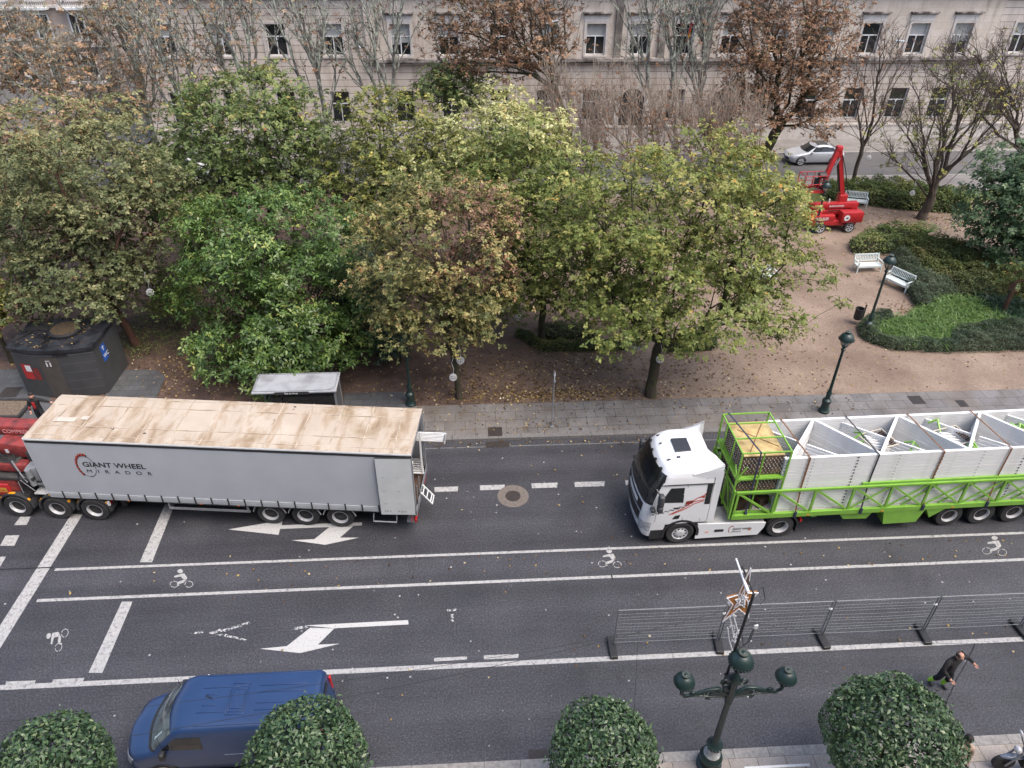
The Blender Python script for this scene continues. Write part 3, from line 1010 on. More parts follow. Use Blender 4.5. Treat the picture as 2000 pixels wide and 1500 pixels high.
def wheel_emblem(parent, c, s, name='wheel_logo', face=-1):
    """red and black observation-wheel ring, drawn in the x-z plane around c"""
    mb = MB()
    N = 40; mb.mat(0)
    rx, rz = .33 * s, .52 * s
    pt = lambda k, a: (c[0] + k * rx * math.cos(a), c[1], c[2] + k * rz * math.sin(a))
    for i in range(N):
        a0, a1 = 2 * PI * i / N, 2 * PI * (i + 1) / N
        a = (a0 + a1) / 2
        th = .05 if math.cos(a) > -.2 else .02
        mb.mat(0); mb.prism([pt(1, a0), pt(1 + th, a0), pt(1 + th, a1), pt(1, a1)], (0, -.002, 0))
        if math.cos(a - 2.6) > .05 and i % 2 == 0:
            mb.mat(1); mb.prism([pt(1.03, a0), pt(1.28, a0 + .02), pt(1.28, a1 + .05), pt(1.03, a1 + .02)], (0, -.003, 0))
        elif math.cos(a - 2.6) > .05:
            mb.mat(0); mb.prism([pt(1.03, a0), pt(1.2, a0 + .03), pt(1.2, a1), pt(1.03, a1)], (0, -.0025, 0))
    return mb.build(name, [MAT['black_ink'], MAT['red_ink']], parent)


# ================================================================ white tractor unit
TR = G(1322, 1055)                       # front near wheel on the road
TYAW = R(1.3)
tr = thing('tractor_unit', 'white lorry cab with dark wraparound windscreen and red flame striping pulling the loaded green trailer', 'lorry', (TR.x, TR.y - .16, 0), TYAW)
HWD = 1.25
cabk = [(.42, -1.40, -.62, 1.20, .32, .05), (.62, -1.47, -.62, 1.225, .34, .05), (1.02, -1.50, -.6, 1.24, .36, .05), (1.10, -1.50, 0.9, 1.245, .36, .06), (1.6, -1.50, 0.9, 1.25, .37, .06), (2.08, -1.46, 0.9, 1.25, .38, .06),
        (2.5, -1.30, 0.9, 1.245, .38, .06), (3.0, -1.04, 0.9, 1.22, .40, .06), (3.22, -.93, 0.9, 1.20, .42, .07), (3.40, -.80, 0.9, 1.16, .46, .09), (3.52, -.62, .88, 1.09, .48, .12), (3.60, -.38, .85, .98, .46, .16), (3.64, -.1, .8, .84, .42, .2), (3.655, .2, .7, .6, .3, .2)]
cabk = [(z, x0, x1, hw, rf, rr) for z, x0, x1, hw, rf, rr in cabk]
cab = Body(cabk, sub=4, bow=.08)
# shift so that the near flank is local y=0 and the far flank y=2.5
o = cab.mesh(MB()).build('cab', MAT['cab_white'], tr, 38, loc=(0, HWD, 0))
CABO = o
def on(o_, mb, name, mat, smooth=None):
    return mb.build(name, mat, o_, smooth)
on(o, cab.front_patch(2.10, 3.02, 1.36, 1.20, .012), 'windscreen', MAT['glass'], 40)
on(o, cab.front_patch(2.02, 2.10, 1.36, 1.36, .010, nv=2), 'windscreen_seal', MAT['black_plastic'], 40)
# dark visor with scalloped upper edge
mb = cab.front_patch(3.00, 3.26, 1.24, 1.12, .05)
on(o, mb, 'sun_visor', pm('visor_black', (.012, .012, .013), rough=.12, coat=.5), 40)
for yy in (-.75, -.25, .25, .75):
    on(o, cab.front_patch(3.26, 3.33, .10, .05, .05, nu=6, nv=2, yc=yy), 'marker_light', MAT['black_plastic'])
on(o, cab.front_patch(.95, 1.42, .86, .92, .015), 'grille', MAT['black_plastic'], 40)
on(o, cab.front_patch(1.50, 1.90, .98, 1.0, .012), 'grille_panel', MAT['black_plastic'], 40)
on(o, cab.front_patch(1.62, 1.80, .60, .60, .02, nv=2), 'front_lettering_panel', MAT['white_plastic'], 40)
on(o, cab.front_patch(.42, .60, .9, .95, .012), 'bumper_grille', MAT['black_plastic'], 40)
hl = pm('headlamp', (.55, .57, .6), (.25, .26, .28), scale=9, rough=.15, spec=.8)
for s in (-1, 1):
    on(o, cab.front_patch(.72, 1.16, .24, .30, .018, nu=8, yc=s * 1.16), 'headlight', hl, 40)
    on(o, cab.side_patch([(-.93, 2.14), (-.10, 2.10), (-.14, 2.80), (-.62, 2.80)], s), 'side_window', MAT['glass'])
    on(o, cab.side_patch([(.66, 1.98), (.86, 1.98), (.86, 2.92), (.66, 2.92)], s, .012), 'side_vent', MAT['black_plastic'])
    # door seams
    mb = MB()
    y = s * (HWD + .004)
    for a, b_ in (((-.03, 1.15), (-.03, 2.92)), ((-1.02, 1.2), (-1.0, 2.1)), ((.62, 1.1), (.62, 3.2))):
        mb.bar((a[0], s * (interp(cab.keys, a[1])[2] + .003), a[1]), (b_[0], s * (interp(cab.keys, b_[1])[2] + .003), b_[1]), .012, .004, up=(0, 1, 0))
    mb.bar((-1.0, s * (HWD - .001), 2.955), (.9, s * (HWD - .001), 2.955), .022, .03, up=(0, 1, 0))
    on(o, mb, 'door_seam', MAT['black_plastic'])
    on(o, MB().rbox((-.30, s * (HWD + .02), 1.86), (.22, .03, .05), .01), 'door_handle', MAT['black_plastic'])
    on(o, cab.side_patch([(-.40, 1.28), (-.16, 1.30), (-.12, 1.50), (-.32, 1.46)], s, .006), 'step_recess', MAT['black_plastic'])
    # mirrors
    mb = MB().bar((-1.12, s * 1.2, 2.75), (-1.0, s * 1.5, 2.62), .05).rbox((-1.0, s * 1.5, 2.50), (.20, .26, .50), .06).rbox((-1.0, s * 1.5, 2.10), (.20, .26, .28), .06).rbox((-1.2, s * 1.38, 1.95), (.18, .24, .14), .05)
    on(o, mb, 'mirror', pm('mirror_grey', (.07, .07, .075), (.045, .045, .05), scale=5, rough=.45), 50)
    # flame and chequer striping down the door
    mb = MB()
    for i in range(16):
        x = -1.15 + i * .085; z = 1.55 + .42 * (i / 15) ** 1.5
        for k in range(2):
            if (i + k) % 2 == 0: mb.add([(x, s * (interp(cab.keys, z)[2] + .005), z + k * .05), (x + .08, s * (interp(cab.keys, z)[2] + .005), z + k * .05 + .01), (x + .08, s * (interp(cab.keys, z)[2] + .005), z + k * .05 + .055), (x, s * (interp(cab.keys, z)[2] + .005), z + k * .05 + .045)], [(0, 1, 2, 3)])
    on(o, mb, 'chequer_stripe', pm('stripe_grey', (.12, .12, .14), rough=.4))
    mb = MB()
    for pts in ([(-.55, 1.52), (-.1, 1.80), (.25, 2.12), (.64, 2.20)], [(-.45, 1.54), (.0, 1.78), (.3, 2.02), (.62, 2.14)], [(.05, 2.0), (.4, 2.3), (.64, 2.36)], [(.45, 2.32), (.64, 2.42), (.64, 2.50)], [(.55, 2.30), (.64, 2.31)]):
        for p_, q_ in zip(pts, pts[1:]): mb.bar((p_[0], s * (HWD + .003), p_[1]), (q_[0], s * (HWD + .003), q_[1]), .035, .006, up=(0, 1, 0))
    on(o, mb, 'flame_stripe', MAT['red_ink'])
    on(o, MB().add([(x, s * (HWD + .008), z) for x, z in ((-.02, 2.0), (.24, 2.04), (.26, 2.2), (.0, 2.16))], [(0, 1, 2, 3)]), 'door_badge', pm('badge', (.25, .03, .02), rough=.4))
# roof hatch and roof fittings
on(o, MB().rbox((-.02, .05, 3.66), (.66, .72, .03), .012), 'roof_hatch', pm('hatch_grey', (.045, .05, .06), rough=.25))
mb = MB()
for x, y, z in ((-.62, -.55, 3.52), (-.68, .35, 3.5), (-.3, -.55, 3.62), (-.66, .85, 3.46), (.1, -1.08, 3.44), (.5, .65, 3.70), (.36, .9, 3.6)):
    mb.rbox((x, y, z), (.13, .07, .06), .02)
on(o, mb, 'roof_lights', MAT['black_plastic'])
on(o, MB().tube([(.38, .18, 3.68), (.62, .22, 3.72)], .018, 6), 'aerial', MAT['black_plastic'])
# air deflector: raised roof shell with a concave trailing edge and tall corner horns, plus side fairings
def deflector():
    P = []; nu, nv = 22, 10
    for j in range(nv + 1):
        v = j / nv
        for i in range(nu + 1):
            u = i / nu * 2 - 1
            y = u * 1.2
            xe = .62 + .50 * abs(u) ** 2.2            # trailing edge swept forward in the middle
            x = .10 + (xe - .10) * v
            z = 3.645 + .30 * v ** 1.4 * (0.75 + .25 * abs(u)) - .28 * max(0, abs(u) - .72) / .28 * (1 - .35 * v)
            P.append((x, y, z))
    mb = MB().grid(P, nu + 1, nv + 1)
    # thickness lip
    Q = [(p[0] - .02, p[1] * .985, p[2] - .07) for p in P]
    b0 = len(mb.v)
    mb.grid(Q, nu + 1, nv + 1)
    n = nu + 1
    for i in range(nu):
        a = nv * n + i
        mb.f.append([a, a + 1, b0 + a + 1, b0 + a]); mb.m.append(0)
    return mb
on(o, deflector(), 'air_deflector', MAT['cab_white'], 50)
for s in (-1, 1):
    mb = MB()
    mb.prism([(.899, s * 1.20, 1.08), (1.14, s * 1.20, 1.10), (1.14, s * 1.20, 3.42), (1.10, s * 1.20, 3.62), (.899, s * 1.18, 3.45)], (0, s * .05, 0))
    mb.prism([(.08, s * 1.16, 3.2), (1.12, s * 1.205, 3.2), (1.12, s * 1.205, 3.735), (.62, s * 1.19, 3.515), (.08, s * 1.16, 3.35)], (0, s * .03, 0))
    on(o, mb, 'side_fairing', MAT['cab_white'])
# skirt, chassis, catwalk, arches
for s in (0, 1):
    mb = MB(); y0 = .01 if s == 0 else 2.44
    prof = [(.60, .20), (2.95, .24), (3.12, .58), (3.16, .84), (2.9, .86), (1.0, .93), (.62, .95)]
    mb.prism([(x, y0, z) for x, z in prof], (0, .05, 0))
    mb.build('side_skirt', MAT['cab_white'], tr)
mb = MB().b2(.62, 3.1, .06, .9, .70, .88).b2(.62, 3.1, 1.6, 2.44, .70, .88).b2(.62, .95, .3, 2.2, .3, .7)
mb.build('tank_deck', pm('tank_grey', (.45, .45, .45), (.3, .3, .3), scale=4, rough=.5), tr)
mb = MB().b2(-1.2, 4.6, .75, .9, .62, .86).b2(-1.2, 4.6, 1.6, 1.75, .62, .86).b2(1.0, 2.6, .9, 1.6, .80, .87).b2(2.8, 4.4, .8, 1.7, .9, 1.06)
mb.b2(-.5, .5, .5, 2.0, .5, 1.05)
mb.build('chassis', MAT['chassis'], tr)
for y0 in (.0, 2.12):
    mb = MB(); arc_strip(mb, 0, .52, .60, .70, y0, y0 + .38, R(-12), R(192))
    mb.b2(-1.12, -.62, y0 + .02, y0 + .36, .30, .92)
    mb.build('wheel_arch', MAT['black_plastic'], tr)
for y0 in (.02, 1.86):
    mb = MB(); arc_strip(mb, 3.78, .52, .60, .66, y0, y0 + .62, R(5), R(150))
    mb.b2(4.36, 4.40, y0, y0 + .6, .25, .62)
    mb.build('mudguard', MAT['black_plastic'], tr)
for y0 in (.1, 2.08): MB().b2(4.5, 4.56, y0, y0 + .32, .68, .82).build('tail_lamp', MAT['red_lens'], tr)
for x in (.95, 2.55): MB().b2(x, x + .1, .0, .012, .5, .54).build('side_marker', MAT['orange'], tr)
MB().b2(1.28, 1.62, .0, .012, .50, .62).build('step_slot', MAT['black_plastic'], tr)
wheel_emblem(tr, (1.92, .008, .58), .30)
text('lettering', 'GIANT WHEEL', .13, MAT['black_ink'], tr, (1.95, .006, .55), (R(90), 0, 0), .002, sx=.85, bold=.002)
text('lettering', 'MIRADOR', .07, MAT['black_ink'], tr, (1.95, .006, .44), (R(90), 0, 0), .002, sx=1.1)
put_wheel(tr, W_FRONT, (0, .18, .52)); put_wheel(tr, W_FRONT, (0, 2.32, .52), True)
put_wheel(tr, W_DRIVE, (3.78, .36, .52)); put_wheel(tr, W_DRIVE, (3.78, 2.14, .52), True)

# ================================================================ green low trailer
gt = thing('green_trailer', 'lime green open flatbed trailer with lattice side rails carrying white truss panels', 'trailer', (TR.x, TR.y - .16, 0), TYAW)
GX0, GX1 = 1.80, 15.4
mb = MB().b2(GX0, GX1, .0, .12, 1.08, 1.28).b2(GX0, GX1, 2.38, 2.50, 1.08, 1.28).b2(GX0, GX0 + .12, .12, 2.38, 1.08, 1.28).b2(4.0, GX1, .7, .85, .75, 1.10).b2(4.0, GX1, 1.65, 1.8, .75, 1.10)
mb.build('bed_frame', MAT['lime'], gt)
MB().b2(GX0 + .12, GX1, .125, 2.375, 1.20, 1.27).build('deck', pm('deck_pale', (.5, .49, .46), (.3, .29, .27), scale=3, rough=.8), gt)
# front bulkhead
bh = MB().b2(GX0 - .05, GX0 - .01, .1, 2.4, 1.15, 2.42).build('bulkhead', pm('bulkhead_grey', (.11, .105, .095), (.075, .072, .068), scale=3, rough=.75), gt)
mb = MB()
for y in (.03, .8, 1.6, 2.42): mb.b2(GX0 - .11, GX0 - .05, y, y + .06, 1.1, 2.46)
mb.b2(GX0 - .10, GX0 - .052, .03, 2.48, 2.42, 2.47).bar((GX0 - .08, .1, 1.15), (GX0 - .08, .82, 2.4), .05).bar((GX0 - .08, 2.4, 1.15), (GX0 - .08, 1.62, 2.4), .05)
mb.build('bulkhead_frame', MAT['lime'], bh)
def lattice(y0):
    mb = MB(); y = y0
    mb.b2(GX0, GX1, y, y + .08, 2.33, 2.41)
    pitch = 1.42; x = GX0 + .02
    while x < GX1 - .1:
        mb.b2(x, x + .08, y + .005, y + .075, 1.28, 2.33)
        if x + pitch < GX1:
            mb.bar((x + .09, y + .04, 2.31), (x + pitch - .03, y + .04, 1.30), .07, .06, up=(0, 1, 0))
            if x > 5.5: mb.bar((x + .09, y + .045, 1.30), (x + pitch - .03, y + .045, 2.31), .05, .04, up=(0, 1, 0))
            if x > 7.0: mb.bar((x + pitch * .5, y + .10, 1.30), (x + pitch * 1.3, y + .10, 2.31), .05, .04, up=(0, 1, 0))
        x += pitch
    if y0 < 1: mb.b2(6.4, GX1, y + .09, y + .16, 2.42, 2.49)
    return mb
lattice(.02).build('side_rail', MAT['lime'], gt)
lattice(2.40).build('side_rail', MAT['lime'], gt)
mb = MB().prism([(5.85, .12, 1.08), (7.25, .12, 1.08), (7.05, .12, .66), (6.15, .12, .70)], (0, .9, 0))
mb.build('locker', MAT['lime'], gt)
MB().prism([(7.55, .02, 1.08), (9.15, .02, 1.08), (8.98, .02, .44), (7.72, .02, .42)], (0, .7, 0)).build('locker', MAT['lime'], gt)
MB().prism([(9.2, .04, 1.08), (10.0, .04, 1.08), (9.45, .04, .62)], (0, .5, 0)).build('gusset', MAT['lime'], gt)
mb = MB().prism([(13.5, .1, 1.08), (13.75, .1, 1.08), (13.68, .1, .55), (13.6, .1, .55)], (0, .1, 0)).b2(5.0, 5.2, .3, .5, .7, 1.08)
mb.build('support_leg', MAT['lime'], gt)
MB().b2(13.35, 13.40, .1, .7, .35, 1.0).build('mudflap', MAT['rubber'], gt)
for x in (4.6, 7.4, 10.1): MB().b2(x, x + .1, -.012, .0, 1.13, 1.17).build('side_marker', MAT['orange'], gt)
for x in (10.34, 11.62, 12.9):
    put_wheel(gt, W_TRAIL, (x, .34, .52)); put_wheel(gt, W_TRAIL, (x, 2.16, .52), True)
mb = MB()
for x in (10.34, 11.62, 12.9): mb.tube([(x, .4, .52), (x, 2.1, .52)], .08, 8)
mb.b2(9.4, 13.4, .7, .85, .55, .75).b2(9.4, 13.4, 1.65, 1.8, .55, .75)
mb.build('axle', MAT['chassis'], gt)


def gt_world(x, y, z):
    c, s = math.cos(TYAW), math.sin(TYAW)
    return Vector((TR.x + c * x - s * y, TR.y - .16 + s * x + c * y, z))


# ---- stack of white truss panels
NL = 17; Z0, Z1 = 1.29, 3.76
LH = (Z1 - Z0) / NL
def truss(short):
    mb = MB(); h = LH - .013; H = LH - .002
    def layer(x0, x1, y0, y1): mb.b2(x0, x1, y0, y1, 0, h)
    layer(0, 12.0, 0, .11); layer(.0, 12.0, 2.04, 2.15)
    P = 3.22; x = 0.15; A = []
    while x + P / 2 <= 12:
        A.append((x, x + P / 2)); x += P
    for i, (xa, xm) in enumerate(A):
        hh = (0, 0, h / 2)
        mb.bar((xa, .10, H / 2), (xm - .03, 2.05, H / 2), .10, H)
        if xm + P / 2 <= 12: mb.bar((xm + .03, 2.05, H / 2), (xa + P - .06, .10, H / 2), .10, H)
        if not short:
            # counter brace in two halves stopping at the main brace
            mb.bar((xa - .5, 2.04, h / 2 - .01), (xa + P * .235, 1.02, h / 2 - .01), .06, h * .85)
            mb.bar((xa + P * .29, .93, h / 2 - .01), (xa + P * .62, .12, h / 2 - .01), .06, h * .55)
    # pin holes and end cleats
    mb.mat(1)
    for k in range(8):
        xx = .9 + k * 1.55
        mb.b2(xx, xx + .05, -.006, -.001, .03, h - .05)
    mb.mat(2)
    for k in range(4):
        xx = 2.5 + k * 3.1
        mb.b2(xx, xx + .045, -.008, -.002, .025, h - .04)
    mb.mat(0)
    mb.b2(-.10, -.002, .0, .16, .01, h - .02); mb.b2(-.10, -.002, 1.99, 2.15, .01, h - .02)
    return mb.mesh('white_truss', [MAT['white_steel'], pm('cleat_grey', (.45, .45, .45), rough=.6), MAT['black_plastic']])
TM, TM2 = truss(False), truss(True)
for i in range(NL):
    o = link('white_truss', TM2 if i >= NL - 1 else TM, None, gt_world(3.42 + RNG.uniform(-.012, .012), .19 + RNG.uniform(-.002, .002), Z0 + i * LH), (0, 0, TYAW))
    tag(o, 'topmost white zigzag truss panel of the stack on the green trailer' if i == NL - 1 else 'lowest white zigzag truss panel lying on the deck of the green trailer' if i == 0 else 'white zigzag truss panel in the middle of the stack on the green trailer', 'steel truss', 'white truss panels stacked on the green trailer')
# loose things in the bays between the braces
def gpt(x, y, z, name, label, cat, rz=0.0, group=None): return thing(name, label, cat, gt_world(x, y, z), TYAW + rz, group)
for i, (x, y, z, lab) in enumerate(((6.6, 1.45, 3.3, 'green steel bracket in the bay of the white stack nearest the cage'), (8.35, .8, 3.32, 'green steel bracket low against the near side of the white stack'), (9.9, 1.9, 3.4, 'green steel bracket at the far side of the white stack'), (10.6, .75, 3.35, 'green steel bracket in the second near bay of the white stack'), (12.9, 1.6, 3.4, 'tangle of green steel brackets near the right edge of the picture'))):
    o = gpt(x, y, z, 'steel_bracket', lab, 'bracket', .6 * i, 'green brackets lying between the white trusses')
    mb = MB().bar((-.28, 0, 0), (.1, .12, .28), .05).bar((.1, .12, .28), (.3, -.05, 0), .05).bar((-.28, 0, 0), (.3, -.05, 0), .05).bar((.1, .12, .28), (.02, .4, .1), .05)
    if i == 4: mb.bar((-.3, .3, .1), (.4, .2, .2), .06).bar((-.2, -.3, .2), (.3, .5, .05), .06).bar((0, -.3, .0), (.1, .5, .3), .06)
    mb.build('bracket_frame', MAT['lime'], o)
for x, lab in ((7.25, 'white slat bundle with brown ends in the left bay of the white stack'), (10.1, 'white slat bundle with brown ends in the right bay of the white stack')):
    o = gpt(x, 1.28, 3.0, 'slat_bundle', lab, 'slats', .25)
    mb = MB()
    for k in range(9): mb.box((-.12 + .04 * k * .3, -.34 + k * .085, .2 + .03 * (k % 2)), (.8, .04, .35), Matrix.Rotation(R(18), 3, 'Y'))
    mb.build('slats', MAT['white_steel'], o)
    mb = MB()
    for k in range(9):
        for q in range(3): mb.lathe([(.03, 0), (.03, .05)], c=(.30 + q * .06, -.34 + k * .085, .42 + .02 * q), n=6)
    mb.build('slat_ends', MAT['wood_dark'], o)
    mb = MB().bar((-.55, -.45, .5), (.5, -.45, .5), .035).bar((-.55, .45, .5), (.5, .45, .5), .035).bar((-.55, -.45, .5), (-.55, .45, .5), .035).bar((.5, -.45, .5), (.5, .45, .5), .035)
    mb.build('carrier_frame', pm('cream_steel', (.62, .56, .45), rough=.6), o)

# ---- green cage with plywood stacks
cg = gpt(1.70, .14, 1.28, 'transport_cage', 'lime green tube cage at the front of the open trailer holding plywood stacks', 'cage')
CL, CW, CHh = 1.72, 2.16, 2.86
mb = MB(); w = .05
for z in (.06, 1.66, CHh):
    for y in (0, CW): mb.bar((0, y, z), (CL, y, z), .06 if z != CHh else .045)
    for x in (0, CL): mb.bar((x, 0, z), (x, CW, z), .06 if z != CHh else .045)
for x in (0, CL):
    for y in (0, CW): mb.bar((x, y, 0), (x, y, CHh), .055)
mb.bar((0, CW * .36, CHh), (CL, CW * .36, CHh), .045).bar((0, CW * .74, CHh), (CL, CW * .74, CHh), .045)
for f in (.36, .74): mb.bar((0, CW * f, .06), (0, CW * f, CHh), .045)
for f in (.45,): mb.bar((CL * f, 0, .06), (CL * f, 0, CHh), .045)
mb.bar((0, 0, 1.66), (CL * .16, 0, CHh * .78), .04).bar((0, 0, 1.68), (0, .32, 2.1), .04).bar((CL, 0, 1.5), (CL * .9, 0, 1.66), .05).bar((0, 0, 1.5), (CL * .1, 0, 1.66), .05)
mb.build('cage_frame', MAT['lime'], cg)
m, t, b = _new('chain_bundle')
tc = t.nodes.new('ShaderNodeTexCoord'); vo = t.nodes.new('ShaderNodeTexVoronoi'); vo.inputs['Scale'].default_value = 16
mp = t.nodes.new('ShaderNodeMapping'); mp.inputs['Scale'].default_value = (1, 1, 1.4); t.links.new(tc.outputs['Object'], mp.inputs[0]); t.links.new(mp.outputs[0], vo.inputs[0])
r = ramp(t, [(.12, (.5, .5, .52)), (.2, (.07, .06, .06)), (.5, (.025, .022, .025))]); t.links.new(vo.outputs['Distance'], r.inputs[0])
t.links.new(r.outputs[0], b.inputs['Base Color']); b.inputs['Roughness'].default_value = .5; MAT['chains'] = m
def ply_stack(x, y, z, lx, ly, n, hh, label):
    o = gpt(1.70 + x, .14 + y, 1.28 + z, 'plywood_stack', label, 'plywood')
    mb = MB()
    for i in range(n):
        j = RNG.uniform(-.02, .02, 2)
        mb.b2(-lx / 2 + j[0], lx / 2 + j[0], -ly / 2 + j[1], ly / 2 + j[1], i * hh / n, i * hh / n + hh / n * .62)
    mb.build('boards', MAT['ply'] if n < 3 else pm('brown_boards', (.20, .125, .07), (.055, .04, .034), scale=6, rough=.6), o)
    mb = MB()
    for i in range(n - 1):
        z0 = i * hh / n + hh / n * .62
        for k in range(11):
            xx = -lx / 2 + .05 + k * (lx - .14) / 10 + .05 * (i % 2)
            for yy in (-ly / 2 - .005, ly / 2 + .005): mb.box((xx, yy, z0 + .03), (.022, .04, hh / n * .36))
        for k in range(13):
            yy = -ly / 2 + .06 + k * (ly - .12) / 12
            for xx in (-lx / 2 - .005, lx / 2 + .005): mb.box((xx, yy, z0 + .03), (.04, .022, hh / n * .36))
    mb.build('rivets', MAT['rim'], o)['kind'] = 'stuff'
    MB().b2(-lx / 2, lx / 2, -ly / 2, ly / 2, hh, hh + .03).build('top_board', MAT['ply'], o)
    return o
o = ply_stack(.88, 1.08, 1.72, 1.46, 1.86, 9, .84, 'tall stack of boards topped by golden plywood on the upper level of the green cage')
MB().bar((-.5, -.8, .875), (.5, .8, .875), .03, .012).bar((-.5, .5, .878), (.66, -.5, .878), .03, .012).build('cross_wire', MAT['strap_brown'], o)
ply_stack(.88, 1.08, .92, 1.42, 1.8, 6, .6, 'lower stack of boards on the middle level of the green cage')
MB().b2(.04, CL - .04, .04, CW - .04, .84, .9).b2(.04, CL - .04, .04, CW - .04, 1.635, 1.70).build('shelf', MAT['lime'], cg)
for x, y, rz, lab in ((.55, .35, .1, 'long brown timber block on the trailer deck under the cage'), (1.30, .45, .5, 'tilted brown timber block beside the white truss ends')):
    o = gpt(1.70 + x, .14 + y, 1.275, 'timber_block', lab, 'timber', rz)
    MB().rbox((0, 0, .2), (.75 if x < 1 else .5, .42, .40), .015).build('block', MAT['wood_dark'], o)
    MB().b2(-.3, .3, -.216, -.212, .18, .2).build('crack', MAT['black_plastic'], o)

# ---- lashing straps over the load
for x, mt, lab in ((4.15, 'strap_brown', 'brown lashing strap over the white trusses next to the cage'), (6.62, 'strap_dark', 'dark lashing strap over the white trusses, second behind the cage'), (8.98, 'strap_brown', 'brown lashing strap over the white trusses above the large green locker'), (11.45, 'strap_brown', 'brown lashing strap over the white trusses above the trailer wheels')):
    o = gpt(x, 0, 1.1, 'lashing_strap', lab, 'strap', 0, 'straps over the white trusses')
    y = .155
    mb = MB()
    mb.b2(-.03, .03, y - .012, y - .004, 1.32, 2.69).bar((0, y, 2.69), (-.22, 2.36, 2.69), .05, .008)
    mb.bar((0, -.01, -.02), (0, y - .01, 1.32), .06, .008, up=(0, 1, 0))
    mb.build('webbing', MAT[mt], o)
    MB().rbox((0, -.02, .12), (.10, .06, .26), .015).build('ratchet', MAT['strap_blue'], o)
o = gpt(1.70 + .62, .14, 1.1, 'lashing_strap', 'dark blue lashing strap over the green cage', 'strap', 0, 'straps over the white trusses')
MB().bar((0, -.05, .0), (0, -.04, 3.07), .06, .008, up=(0, 1, 0)).bar((0, -.04, 3.075), (-.42, 2.2, 3.075), .06, .008).build('webbing', MAT['strap_blue'], o)
MB().rbox((0, -.07, .14), (.10, .06, .3), .015).build('ratchet', MAT['strap_blue'], o)

# ================================================================ grey curtain trailer
CT, CTA = Vector((-15.7357, 20.7392, 0)), R(-6.2913)
ct = thing('curtain_trailer', 'grey curtain sided trailer with stained beige roof and GIANT WHEEL lettering, rear doors open', 'trailer', CT, CTA)
CLn, CWd = 13.6, 2.55
# stained tarpaulin roof
m, t, b = _new('stained_tarpaulin')
n1 = noise(t, .55, 6, .6); r1 = ramp(t, [(.3, (.42, .345, .27)), (.5, (.46, .385, .305)), (.7, (.51, .44, .36))]); t.links.new(n1.outputs[0], r1.inputs[0])
n2 = noise(t, 1.1, 7, .62, stretch=(1.5, .45, 1), dist=.4); r2 = ramp(t, [(.30, (.42, .33, .22)), (.42, (.78, .70, .60)), (.52, (1, 1, 1))]); t.links.new(n2.outputs[0], r2.inputs[0])
c = mix(t, r1.outputs[0], r2.outputs[0], .9, 'MULTIPLY')
n3 = noise(t, .42, 4, .6); r3 = ramp(t, [(.58, (1, 1, 1)), (.72, (.62, .54, .40))]); t.links.new(n3.outputs[0], r3.inputs[0])
c = mix(t, c, r3.outputs[0], .8, 'MULTIPLY')
n4 = noise(t, 2.3, 2, .5); r4 = ramp(t, [(.735, (0, 0, 0)), (.75, (1, 1, 1))]); t.links.new(n4.outputs[0], r4.inputs[0])
c = mix(t, c, (.06, .045, .035), r4.outputs[0])
t.links.new(c, b.inputs['Base Color']); b.inputs['Roughness'].default_value = .6
n5 = noise(t, 2.2, 4, .5, stretch=(1.5, .5, 1)); bump(t, b, n5.outputs[0], .35, .06)
P = []; NX, NY = 68, 12
for j in range(NY + 1):
    for i in range(NX + 1):
        x, y = CLn * i / NX, CWd * j / NY
        sag = .030 * math.sin(PI * ((x / 1.24) % 1)) * math.sin(PI * j / NY) + .012 * math.sin(x * 2.1 + j)* (0 < j < NY)
        P.append((x, y, 4.0 - sag - (.03 if j in (0, NY) else 0)))
rf = MB().grid(P, NX + 1, NY + 1).build('roof', m, ct, 60)
mb = MB()
for k in range(12): 
    x = .62 + k * 1.12; mb.b2(x, x + .03, .03, CWd - .03, 3.985, 4.008)
for yy in (.20, .72, 1.92, 2.36): mb.b2(.25, CLn - .1, yy, yy + .022, 3.98, 4.006)
mb.build('roof_seam', pm('seam', (.56, .48, .39), (.30, .24, .18), scale=3, rough=.7), rf)
mb = MB().b2(.55, 1.35, .95, 1.2, 4.0, 4.008).b2(1.5, 1.75, 1.1, 1.3, 3.995, 4.006)
mb.build('roof_patch', pm('patch', (.58, .51, .43), rough=.6), rf)
mb = MB()
for s in (0, CWd): mb.b2(0, CLn, s - .02, s + .02, 3.90, 3.955)
mb.b2(-.02, .0, 0, CWd, 1.3, 3.96)
mb.build('front_wall', MAT['white_plastic'], ct)
mb = MB()
for yy in (-.028, CWd + .003): mb.b2(.06, CLn, yy, yy + .025, 3.80, 3.90)
mb.build('top_rail', MAT['black_metal'], ct)
# curtains, gently bellied
for yy, sg in ((0, -1), (CWd, 1)):
    P = []
    for j in range(9):
        for i in range(81):
            x = .02 + (CLn - .05) * i / 80; z = 1.42 + 2.40 * j / 8
            P.append((x, yy + sg * (.012 + .012 * math.sin(PI * j / 8) + .004 * math.sin(x * 4.7)), z))
    MB().grid(P, 81, 9).build('curtain', MAT['curtain'], ct, 60)
hem = pm('curtain_hem', (.48, .50, .52), (.40, .42, .44), scale=2, rough=.5)
mb = MB().b2(.02, 12.3, -.03, -.012, 1.27, 1.42).b2(.02, 12.3, -.014, -.006, 1.16, 1.268)
mb.build('curtain_hem', hem, ct)
for k in range(20):
    x = .55 + k * .615; MB().b2(x, x + .05, -.045, -.031, 1.15, 1.50).build('tension_strap', MAT['strap_dark'], ct)
mb = MB().b2(0, CLn, 0.0, CWd, 1.10, 1.20).b2(.6, CLn - .3, .75, .9, .75, 1.10).b2(.6, CLn - .3, 1.65, 1.8, .75, 1.10)
mb.build('floor_frame', MAT['chassis'], ct)
MB().b2(.05, CLn - .02, .05, CWd - .05, 1.205, 1.26).build('load_floor', MAT['wood_dark'], ct)
